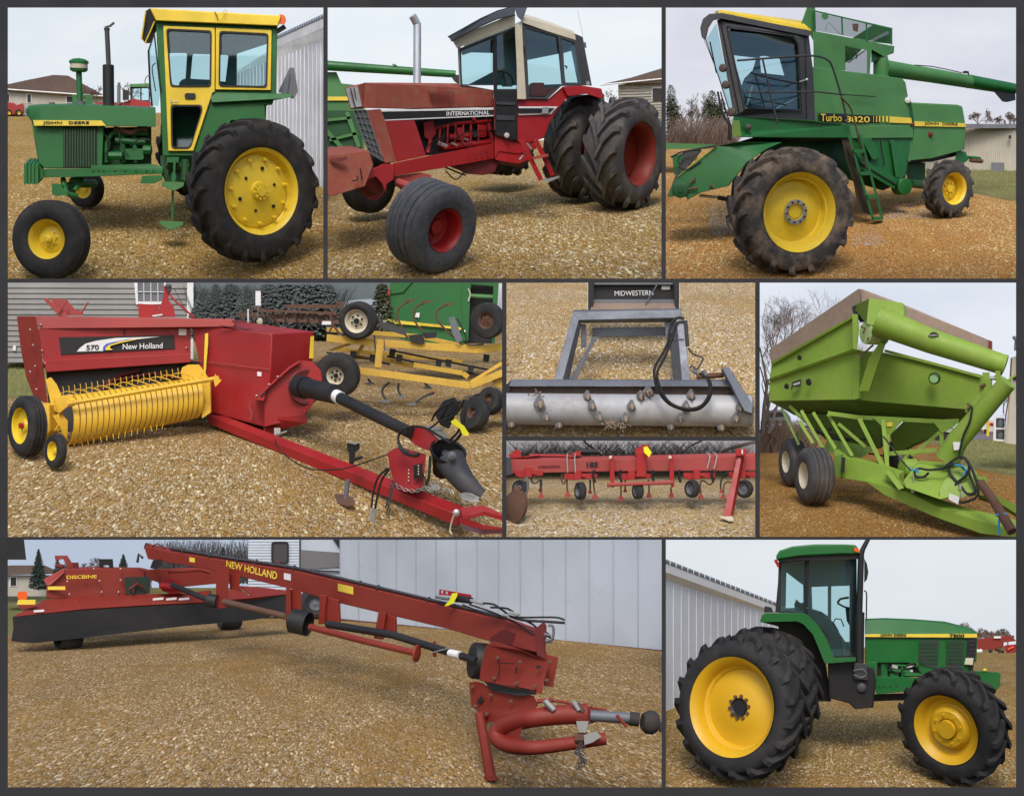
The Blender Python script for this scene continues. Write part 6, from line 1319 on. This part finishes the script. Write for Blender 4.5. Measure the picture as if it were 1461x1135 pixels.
M().loft(['18,880,-64 119,870,-54 217,864,-44 300,860,-34 362,853,-24 408,848,6 410,875,6 360,884,-24 260,893,-40 130,908,-58 50,917,-66 30,916,-66 16,914,-66 19,896,-62','20,880,-60 119,870,-50 217,864,-40 300,860,-30 362,853,-20 408,848,10 410,875,10 360,884,-20 260,893,-36 130,908,-54 50,917,-62 30,916,-62 18,914,-62 21,896,-58'],d-10).b('crop_skirt',BLACK)
for x in (55,225,262,244): M().p([(x-7,870 if x<60 else 853),(x+8,869 if x<60 else 851.5),(x+8,872 if x<60 else 855),(x-7,873 if x<60 else 856)],d-62 if x<60 else d-36,1).b('caution_decal',WHITEP)
M().p('26,855 51,855 50,862 24,862',d-50,3).b('reflector_bracket',STRIPE); M().p(rnd(rect(25,843,39,855),4),d-50,6).b('marker_lamp',AMBER,bev=.6)
M().p('24,862 50,862 56,864 30,869',d-52,2).b('lamp_mount',REDM)
M().p('78,792 96,792 106,808 98,812 90,797 79,799',d+10,8).b('hood_arm',REDM,bev=.4)
M().t('80,806 90,808',3.4,d+14).p('102,802 112,802 113,809 104,809',d+14,8).b('lift_motor',REDD)
M().p('141,797 161,797 162,810 156,810 155,806 148,806 147,810 142,810',d+20,3).b('light_bracket',BLACK)
wheel(84,911,115,15,30,nv(62,178),9,'plain',rm=BLACK,label='left carrying wheel below the skirt')
wheel(316,885,296,13,26,nv(62,178),8,'plain',rm=BLACK,label='right carrying wheel below the skirt')
M().loft(['232,824,0 258,826,0 262,845,0 246,848,0 230,842,0','232,824,30 258,826,30 262,845,30 246,848,30 230,842,30'],d-20).t('228,834 256,838',5,d-30).b('gearbox',RED,bev=1)
M().t('240,815 285,812 300,816',3,d-20).b('tie_rod',REDM)
# boom
lay(510,206,-1.1,760)
d=20
bm_=M().loft(['206,780,60 216,778,60 216,790,60 210,797,60','205,778,60 240,784,50 300,796,30 300,812,30','300,793,30 420,811,0 420,827,0 300,812,30','420,813,0 560,841,-60 560,858,-60 420,836,0'],d) if False else None
TOP=[(205,779,120),(240,786,110),(300,796,90),(420,814,50),(480,828,30),(560,847,0),(640,866,-40),(720,885,-80),(780,907,-110)]
BOT=[(211,797,120),(244,803,110),(300,812,90),(420,841,50),(480,859,30),(560,878,0),(640,897,-40),(690,912,-70),(764,930,-110)]
FT=[(t[0]+4,t[1]-5,t[2]+24) for t in TOP]
M().loft([[TOP[i],BOT[i],(BOT[i][0]+3,BOT[i][1]-2,BOT[i][2]+26),FT[i]] for i in range(9)],d).b('boom',REDM,bev=1,ang=30)
def on(f,dy=0,dz=-2):
    for a,b,c,e in zip(TOP,TOP[1:],BOT,BOT[1:]):
        if a[0]<=f<=b[0]: t=(f-a[0])/(b[0]-a[0]); y=a[1]+(b[1]-a[1])*t; y2=c[1]+(e[1]-c[1])*t; return (f,y+(y2-y)*dy,a[2]+(b[2]-a[2])*t+dz)
a=on(322.5,.62); b=on(395.5,.56)
tx('NEW HOLLAND',(322.5,808.5),(395,826.5),(9.5,11),d+a[2]-1,STRIPE,bold=.02,dd=b[2]-a[2]-1,lean=.06)
for x0,x1,mt,q0,q1 in ((405,415,WHITEP,.2,.55),(482,504,STRIPE,.1,.45),(270,278,STRIPE,.2,.6)):
    A_=[on(x0,q0),on(x1,q0),on(x1,q1),on(x0,q1)]; M().loft([A_,[(p[0],p[1],p[2]+1.5) for p in A_]],d).b('boom_decal',mt)
m=M()
for k,o_ in enumerate((3,8,13)): m.t([(t[0]+2,t[1]-4.5-k*.5,t[2]+o_) for t in TOP[1:8]],1.2,d)
m.b('hydraulic_lines',BLACKG)
m=M()
for x in (262,300,340,366,420,514,540,612): p=on(x); m.t([(x-3,p[1]-1,p[2]),(x,p[1]-8,p[2]+8),(x+5,p[1]-4,p[2]+14)],1.1,d)
m.b('line_clamps',BLACK)
M().t('206,782,0 208,775,0 212,776,0 214,783,0',.9,d+120,smooth=2).t('216,782 224,775 236,782',.8,d+120,smooth=2).t('196,802 198,790 204,796',2,d+124).b('loose_hoses',BLACK)
M().p('218,799 228,797 232,806 224,812 214,810',d+110,14).b('pivot_block',BLACK)
# hangers
for P,z in (('308,806 326,808 326,866 308,868',50),('327,818 342,820 342,840 328,840',70),('408,830 414,832 416,890 408,892',20),('414,840 430,842 430,878 414,876',30)):
    M().p(P,d+z,8).b('hanger_plate',REDM,bev=.4)
for P,z in (('456,848 465,850 462,890 454,890',-4),('465,852 482,856 484,890 463,892',4),('540,873 550,874 545,912 533,910',-40),('550,876 563,880 564,906 545,910',-30)):
    M().p(P,d+z,8,off=(3,-1)).b('boom_leg',REDM,bev=.4)
for x,y,rx,ry,z in ((300,858,8,10,60),(314,857,2,8,46)): pass
s1=M().t('246,834,60 270,844,50 296,855,40',4,d+30).b('drive_shaft_rear',BLACK)
M().lathe((310,858,d+44),(1,-.2,-.45),[(9.5,0),(10,2),(10,14)],20).b('bearing_guard',BLACK)
M().t('320,858,40 408,879,4',4.6,d,n=14).b('drive_shaft_tube',RUST)
M().lathe((440,890,d-24),(1,-.25,-.5),[(.01,16),(6,16),(14.5,14),(16.5,0),(17.5,0),(17.5,26),(.01,26)],26).b('bearing_guard',BLACK)
M().t('415,882,0 412,892,0',2,d).t('468,890,0 560,905,-30 680,942,-60',5.5,d-40,n=14).b('drive_shaft_front',BLACK)
M().t('443,894,-20 520,914,-46 597,932,-70',4.8,d-30,n=14).lathe((597,932,d-102),(1,-.15,-.4),[(.01,-1),(9,0),(12.5,1),(12.5,4),(.01,4)],20).p('618,914 622,914 623,936 618,937 616,925',d-60,2).b('side_rail',REDM)
M().t('642,931 656,934',5.8,d-100,n=14).b('shaft_decal',WHITEP)
M().t('612,934 618,930 640,924',.8,d-104).b('shaft_chain',ZINC)
M().lathe((672,941,d-86),(-1,.12,-.3),[(.01,0),(20,0),(24,1),(26,4),(26,34)],32).b('drive_shield',BLACK)
# cylinder on top
tgp=M().p('627,840 673,848 672,852 660,851 626,848',d-44,3,holes=('629.5,841.5 632.5,842 632.5,846 629.5,846','636,843 639,843.5 639,847 636,847')).b('hose_rack',RED)
M().t('648,853,0 672,856,0',5,d-44,n=14).b('valve_block',BLACK); M().t('672,856,0 690,861,0',2.6,d-44).b('cylinder_rod',ZINC)
M().t('622,851 632,853 640,854',2.4,d-44).b('hose_fitting',GREY)
tag(M().p('645,846 653,845 652,850 647,860 638,864 634,864 641,856',d-62,.8).b('auction_tag',YTAG,None),'yellow tag hung over the top of the red boom','tag')
tag(M().t('690,860 705,862 720,872 735,880 790,880 806,884',1.5,d-90,smooth=3).t('700,866 725,868 740,880 760,890 770,900 790,912',1.5,d-96,smooth=3).t('720,876 745,884 775,886 806,888',2,d-100,smooth=3).t('670,862 700,872 730,885 755,900 772,915',1.4,d-92,smooth=3).t('660,862 700,878 716,880',1.1,d-90,smooth=3).b('hydraulic_hoses',BLACK,None),'black hydraulic hoses fanning out over the end of the red boom','hose')
M().t('782,892 788,892 790,900 788,910 780,914',2,d-118,smooth=3).t('776,904 786,906',2,d-118).t('778,914 788,914',3,d-116).b('hose_bracket',GREY)
M().t('716,876 726,878',2.2,d-108).t('728,873 740,877',2.2,d-108).b('hose_couplers',ZINC)
# hitch head
e=-110
M().loft(['700,908,0 716,898,0 760,910,0 776,930,0 776,945,0 760,960,0 700,950,0','700,908,20 716,898,20 766,910,20 780,930,20 780,945,20 760,960,20 700,950,20'],e+40).b('boom_end',REDD)
M().p('764,896 776,886 780,892 778,940 766,934',e+20,10).b('end_gusset',REDD)
M().p('694,920 704,914 746,927 783,944 776,973 773,989 766,988 684,970 686,950',e,10).b('swivel_plate',REDM,bev=1)
M().p('776,932 797,937 789,980 776,978',e+24,6).b('swivel_plate_rear',REDM,bev=.6)
M().p('669,973 682,971 700,980 762,992 768,1005 760,1016 720,1028 690,1030 681,1012 673,1008',e+6,30).b('pivot_bracket',REDM,bev=.8)
m=M()
for x,y in ((710,938),(742,944),(705,967),(737,974),(785,944),(780,970),(700,991),(729,1000),(763,979),(674,979),(678,1007),(694,1018),(689,1020)): m.lathe((x,y,e-1),(0,0,-1),[(.01,-2.5),(1.6,-2.2),(1.9,-1),(3,-.8),(3,1)],8)
m.b('pivot_bolts',RUST)
M().t('714,945 735,946',.7,e-2).t('713,945 711,965',.7,e-2).t('737,951 736,960',1.2,e-2).b('seam',BLACK)
M().p('690,970 764,984 766,990 740,992 700,984',e+2,6).p(ell(768,951,4,2.6,10),e-2,2).p('680,1000 686,992 690,998 684,1004',e+3,3).b('grease_gap',BLACK)
M().t('684,1016,0 700,1108,0',7,e-6,n=10,r1=8).p('690,1106 709,1106 709,1113 694,1113',e-16,22).b('stand_leg',REDM,bev=.3)
M().p(rnd('706,1026 738,1020 746,1034 742,1050 750,1066 726,1068 708,1056',5),e-44,18).b('hitch_web',REDM,bev=3)
bw=M().t('838,1017,-20 790,1020,-20 748,1026,-22 718,1036,-30 708,1049,-40 722,1061,-40 756,1066,-34 805,1061,-26 864,1053,-20',14.5,e-10,n=20,smooth=5,r1=9).b('swing_hitch',REDM,ang=50)
M().t('838,1008,0 843,1030,0',8,e-22).b('hitch_collar',REDM)
M().t('818,1000,0 826,1012,0',4,e-42).t('777,999,0 790,1012,0',4.4,e-42,n=12).b('hitch_pin',ZINC)
M().t('822,1004,0 832,1014,0',5,e-40).t('820,1052,0 838,1052,0',8,e-40).b('pin_boss',RUST)
M().p('833,1048 850,1042 858,1050 846,1058 834,1062',e-50,6).p('822,1028 840,1028 836,1044 826,1044',e-46,8).b('latch_plate',ZINC)
M().t('768,998 800,1000 838,1008 866,1013',2.2,e+4).t('766,1000 790,998',3,e+4).t('880,1020 894,1036',2.6,e-50).b('control_rod',REDM)
M().t('842,1020,0 900,1024,0',8,e-30,n=18).b('telescoping_shaft',GREY); M().t('898,1024,0 912,1026,0',10,e-32,n=16).lathe((930,1030,e-34),(-.95,.1,-.3),[(.01,-14),(12,-14),(17,-6),(17,2),(13,8),(.01,8)],20).t('928,1026 942,1034 945,1042',5,e-40).b('universal_joint',paint('greasy brown iron',(.035,.03,.027),.7,.5,(.09,.07,.05),scale=4))
rg=random.Random(11); m=M()
for i in range(16): link(m,829+rg.uniform(-6,6),1062+i*1.8+rg.uniform(-2,2),e-56,1.3+rg.uniform(-.8,.8),2.6)
for i in range(3): link(m,824+i*4,1090+rg.uniform(-2,3),e-58,1.5,3)
tag(m.b('hitch_chain',BLACKG,None),'dark chain bunched below the end of the red swing hitch','chain')
tag(M().t([(232,1034,g(1032)-3),(240,1026,g(1026)-3),(255,1017,g(1018)-3)],.9,0).b('twig',BARK,None),'dark twig lying alone on the gravel at the lower left','twig')
stones(430,640,868,900,1,BARK) if False else None
lay()
stones(12,944,930,1121,3200,stonemat('dull stones',(.14,.09,.04),(.28,.21,.12),(.4,.35,.27)),seed=8)
# ================================================================ bay 9: modern green tractor
GRAV9=gravel('warm tan gravel',(.17,.1,.035),(.29,.19,.085),(.38,.29,.16),(.24,.155,.07),sc=1/3.9,patch=.45,k=(1.28,1.2,.85))
SKY9=skymat('white grey sky',(.6,.65,.7),(.73,.76,.78))
bay(947,1454,766,1126,925,3,600,-170,GRAV9,SKY9,yhr=921)
shed('white ribbed steel building behind the big rear wheel of the modern tractor',((948,801,0),(1108,863,560)),((948,815,0),(1108,873,560)),((948,827,0),(1135,885,670)),((948,1016,0),(1135,960,670)),260,20,1,WHITE)
for i in range(10): baretree(1366+i*8,922,800+i*20,40+(i*7)%15,'leafless tree in the row beyond the red trailer','bare trees beyond the red trailer',400+i,dep=6,rmin=.12,spread=.36,w=1.2,t0=.2)
baretree(1372,905,900,22,'far bare tree just above the nose of the tractor hood',None,420,dep=4,rmin=.25)
th('grain_trailer','long dark red trailer with white wheels parked in the far yard','trailer',1410,930,560)
M().p('1392,911 1440,906 1446,909 1450,914 1432,916 1432,922 1420,926 1394,926 1391,918',560,20).b('body',REDM,bev=.5)
M().p('1418,907 1428,907 1428,910 1418,910',556,6).b('air_deflector',WHITEP)
M().t('1420,926 1432,930',1.6,556).t('1425,926,0 1425,932,0',.8,552).b('landing_gear',BLACK)
for x in (1394,1399,1413): M().lathe((x,928,554),(0,0,-1),[(.01,0),(1.4,0),(2.6,1),(2.8,3)],12).b('wheel',WHITEP if x<1405 else BLACK)
th('loader','small red machine to the right of the red trailer','farm machine',1442,931,540)
M().p('1433,920 1452,918 1452,930 1436,931',540,14).b('body',REDNH,bev=.6); M().t('1438,926 1446,922',1,536).b('boom',AMBER)
T9=th('farm_tractor','modern green tractor with rounded cab, dual rear wheels and wide yellow rims','tractor',1200,1110,-90)
d=-40
# hood
HD=M().loft(['1234,884,6 1234,882,20 1234,884,80 1234,905,88 1234,905,0','1260,883,4 1262,881,20 1262,883,80 1262,905,88 1262,905,-2','1300,884.5,2 1302,882.5,20 1302,885,80 1302,905,88 1302,905,-4','1345,888,0 1348,886,22 1348,889,78 1348,905,86 1348,905,-4','1380,896,0 1382,894.5,24 1382,897,74 1382,906,80 1382,906,-4','1394,903,4 1395,902.5,26 1395,903,70 1395,908,72 1395,908,0'],d).b('hood',GREEN,bev=.6,ang=50)
M().p('1234,905 1395,907 1393,944 1386,944 1383,988 1312,985 1310,946 1300,945 1240,945 1234,945',d-2,70).b('hood_side',GREEN,bev=.8)
M().p('1234,904 1394,903.5 1394,909 1234,908',d-6,4).b('stripe',STRIPE); M().p('1234,908 1394,909 1393,910.5 1234,909.5',d-5,3).b('stripe_shadow_line',BLACK)
tx('JOHN DEERE',(1256,907.6),(1293,907.8),4,d-7.5,BLACK,bold=.02); tx('7800',(1355,908.4),(1376,908.6),4.6,d-7.5,BLACK,bold=.02)
for pts in ('1313,913 1341,913 1336,952 1332,952 1318,949 1310,940','1353,914 1377,914 1372,957 1349,953'):
    g_=M().p(pts,d-3.5,3).b('side_grille',BLACKG); P=pl(pts); x0=min(p[0] for p in P)+2; x1=max(p[0] for p in P)-2; m=M()
    for i in range(12): x=x0+(x1-x0)*i/11; m.p([(x,914),(x+.8,914),(x-2.4+.8 if x>x0+5 else x+.6,948),(x-2.4 if x>x0+5 else x,948)],d-5,1.6)
    for i in range(6): m.bar([(x0,918+i*5.4),(x1-1.5,918+i*5.4)],.25,d-5.2)
    m.b('grille_slats',GREEND,g_)
M().p('1381,911 1394,911 1391,938 1388,957 1386,957 1378,938',d-6,20).b('headlight_panel',BLACK)
M().p('1378,938 1389,938 1388,948 1376,947',d-10,6).b('headlight',CREAM)
for y in (914,920,926,932): M().bar([(1382,y),(1391,y)],.4,d-7).b('nose_slat',BLACKG)
M().p('1252,943 1304,943 1314,953 1318,964 1250,968',d+6,40).b('engine_bay',BLACK)
m=M().p(rect(1257,946,1266,970),d+2,8).t('1268,955 1300,958',3,d+2).t('1275,948 1310,950',2,d+2).t('1290,962 1314,962',3,d).p(rect(1270,960,1282,968,1),d,8).t('1286,948 1288,968',2,d+1)
m.b('engine_parts',GREEN); M().t('1272,950 1280,952',3.4,d+1).t('1292,952 1304,949',1.6,d+1).t('1298,957 1302,957',2.4,d).b('engine_fittings',ZINC); M().t('1264,946 1280,960 1300,946 1314,960',1,d-2,smooth=4).b('engine_hoses',BLACK)
M().p('1234,945 1252,943 1250,964 1312,966 1320,968 1316,976 1300,985 1250,990 1247,966 1235,960',d-4,16).b('frame_rail',GREEN,bev=.6)
M().p('1235,990 1300,988 1320,984 1330,990 1300,998 1240,1000',d+20,40).b('transmission',BLACK)
m=M()
for x in (1255,1262,1271,1279): m.lathe((x,978,d-5),(0,0,-1),[(.01,-.8),(1.1,-.5),(1.1,1)],8)
m.b('frame_bolts',BLACK)
M().p('1386,956 1423,958 1428,961 1426,980 1420,985 1388,976',d+20,60).b('front_weights',GREEN,bev=.8); M().p(ell(1405,954.5,3,1.4,10),d+16,3).b('yellow_cap',YTAG)
# fuel tank, steps
M().p('1181,940 1221,942 1221,948 1247,952 1250,970 1246,1009 1220,1011 1212,1003 1182,995',d-20,40).b('fuel_tank',BLACK,bev=2)
M().lathe((1229,980,d-24),(0,0,-1),[(.01,-1),(5,-.6),(6,0),(7,1)],18).b('fuel_cap',BLACKG)
M().p('1218,946 1236,946 1238,970 1219,968',d-26,8).b('battery_box',BLACKG,bev=.6)
M().t('1218,956 1230,954 1236,960 1230,966 1218,962',.8,d-30,smooth=3).b('cable',GREY)
# cab
cw=M().loft(['1107,793,-8 1112,785,-8 1130,779,-8 1160,776.5,-8 1205,776,-8 1221,777,-8 1228,787,-8 1228,790,-8 1200,790,-8 1140,793,-8 1108,798,-8','1110,792,100 1116,785,100 1132,779,100 1162,776,100 1203,776,100 1219,778,100 1225,787,100 1225,791,100 1200,791,100 1140,794,100 1110,798,100'],d-10).b('cab_roof',GREEN,bev=2)
M().p(rnd('1218,780 1226,783 1227,788 1219,786',1.5),d-20,6).b('marker_lamp',AMBER)
M().p('1108,797 1140,792 1200,789.5 1227,790 1228,797 1140,799 1112,802',d-12,90).b('roof_seal',BLACK)
M().p('1104,799 1108,797 1112,805 1110,810',d-8,6).b('tail_lamp',REDL)
cs=M().p('1111,801 1145,797 1222,795 1223,940 1180,940 1178,905 1152,878 1148,874 1106,873 1110,830',d,5,holes=('1115,803 1149,799 1147,873 1114,871','1154,799 1213,797 1213,934 1184,937 1183,905 1153,876')).b('cab_frame',BLACK,bev=.6)
M().p('1115,803 1149,799 1147,873 1114,871',d+2,1).b('rear_side_glass',GLASS,cs); M().p('1154,799 1213,797 1213,934 1184,937 1183,905 1153,876',d+2,1).b('door_glass',GLASS,cs)
M().t('1151,798 1150,874',1.4,d-3).lathe((1152,868,d-4),(0,0,-1),[(.01,-2),(2.4,-1),(2.4,2)],10).lathe((1147,836,d-4),(0,0,-1),[(.01,-2),(1.4,-1),(1.4,2)],8).lathe((1153,800,d-4),(0,0,-1),[(.01,-2),(2.2,-1),(2.2,2)],8).b('door_hinge',BLACK,cs)
M().p('1218,796 1223,796 1224,870 1220,876 1218,930 1214,930',d-3,2).b('windscreen_edge',GLASS)
M().t('1226,876 1228.5,792',4.4,d-14,n=16).t('1228,794,0 1231,783,0 1239,768,0',4,d-14,n=12,r1=3).b('exhaust_pipe',BLACK)
M().t('1226,945 1227,873',6.4,d-12,n=16).b('exhaust_shield',BLACK)
M().p('1233,796 1237,804 1239,816 1237,826 1233,831',d+4,8).b('mirror',BLACK,bev=.8); M().t('1233,842 1236,844 1236.5,850 1236,882',1,d-6).b('hand_rail',BLACK)
fd=M().loft(['1084,886,-16 1087,877,-18 1092,874,-18 1145,874,-18 1153,877,-18 1168,892,-18 1180,912,-18 1190,938,-18 1221,937,-18 1221,943,-18 1182,946,-18 1176,945,-18 1160,905,-18 1146,890,-18 1137,886,-18 1085,887,-18','1090,886,60 1092,877,60 1096,874,60 1145,874,60 1153,877,60 1168,892,60 1180,912,60 1190,938,60 1221,937,60 1221,943,60 1182,946,60 1176,945,60 1160,905,60 1146,890,60 1137,886,60 1090,887,60'],d-20).b('fender',GREEN,bev=1.2,ang=30)
M().p('1086,887 1137,886 1147,890 1160,905 1178,944 1186,1000 1150,1000 1120,920 1110,893',d+10,40).b('fender_liner',BLACK)
M().p('1091,864 1101,866 1103,873 1090,873',d,10).b('work_lamp',BLACK,bev=.6)
# interior
M().p('1112,798 1222,793 1222,940 1178,940 1150,876 1110,876',d+92,3,holes=('1122,816 1140,830 1146,834 1146,866 1121,867','1158,837 1181,836 1181,878 1172,872 1159,868','1186,836 1212,835 1212,915 1206,915 1186,884')).b('far_cab_side',INTG)
M().loft(['1111,799,4 1222,794,4 1222,797,4 1111,802,4','1111,800,88 1222,795,88 1222,800,88 1111,805,88'],d).b('headliner',INTG)
M().p('1133,862 1136,854 1142,860 1148,858 1153,872 1134,870',d+40,10).p('1154,868 1172,872 1186,886 1200,910 1204,936 1184,936 1176,900 1154,880',d+20,50).b('seat',SEAT,bev=2)
M().t('1195,860 1199,854 1211,852',1.6,d+36,smooth=2).t('1195,860 1204,865 1212,867',1.4,d+36).p('1206,866 1212,866 1212,892 1208,885',d+38,6).b('steering_wheel',BLACK)
M().t('1190,886 1192,882 1200,883 1204,893',.9,d+26).t('1188,886 1196,900',1,d+26).b('levers',BLACK)
# wheels
yp=[(60,.0),(58,.03),(55,.08),(52,.2),(50,.36),(46,.4),(44,.6),(42,.62),(24,.56),(22,.54),(18,.6),(.01,.6)]
wheel(1043,1008,None,103,54,nv(33,180),71,'lug',rm=YELO,prof=[(71,.0),(69,.03),(65,.1),(61,.22),(60,.4),(56,.43),(54,.5),(31,.44),(29,.42),(.01,.42)],lugs=19,lh=8,lean=1.1,slug=1.15,bolts=10,br=16,bh=.42,bm_=RUST,lr=5,hub=([(13.5,.42),(13,.34),(10,.38),(.01,.38)],BLACK),label='outer rear wheel with a deep yellow rim')
wheel(1074,985,-70,92,46,nv(33,180),60,'lug',rm=YELO,lugs=19,lh=7,lean=1.1,slug=1.15,label='inner rear wheel of the dual pair')
wheel(1349,1041,None,83,46,nv(36,212),52,'lug',rm=YELO,prof=[(51,.0),(49.5,.03),(47,.1),(43,.2),(41,.3),(34,.36),(32,.34),(30,.2),(26,.12),(16,.12),(14.5,.2),(13.5,.2),(13,.02),(.01,.02)],lugs=17,lh=7,lean=1.1,slug=1.15,bolts=8,br=21,bh=.13,lr=4,label='front wheel with a stepped yellow rim, turned towards the camera')

stones(952,1449,1000,1121,1600,STN,seed=9)
# ---------------------------------------------------------------- the dividing frames of the three terraces
def frames():
    global D0
    def vb(m,x0,x1,y0,y1,d): m.p(rect(x0,y0,x1,y1),d,14)
    for row,(bars) in {1:[(461.3,467.6,11.2,400),(943.8,950,11.2,400)],2:[(716.3,722.6,403.2,768),(1077.5,1084,403.2,768)],3:[(944,950,769.6,1122.3)]}.items():
        D0={1:60.0,2:30.0,3:14.0}[row]; dd=-520; lay(); m=M()
        for b in bars: vb(m,*b,dd)
        if row==1:
            m.p(rect(-160,-160,1620,11.2),dd,14); m.p(rect(-160,11.2,11.2,397.3),dd,14); m.p(rect(1449.6,11.2,1620,397.3),dd,14)
        if row==2:
            m.p(rect(-160,397.3,1620,403.2),dd,14); m.p(rect(-160,403.2,11.2,765.4),dd,14); m.p(rect(1449.6,403.2,1620,765.4),dd,14)
            m.p(rect(722.6,622.3,1077.5,628.4),dd,14)
        if row==3:
            m.p(rect(-160,765.4,1620,769.6),dd,14); m.p(rect(-160,769.6,11.2,1122.3),dd,14); m.p(rect(1449.6,769.6,1620,1122.3),dd,14); m.p(rect(-160,1122.3,1620,1300),dd,14)
        o=m.b('dividing_frame',FRAME,None,smooth=False); o['kind']='structure'
frames()
for o in list(SC.collection.objects):
    if o.type=='MESH' and o.parent is None and 'kind' not in o and 'label' not in o: print('UNTAGGED',o.name)
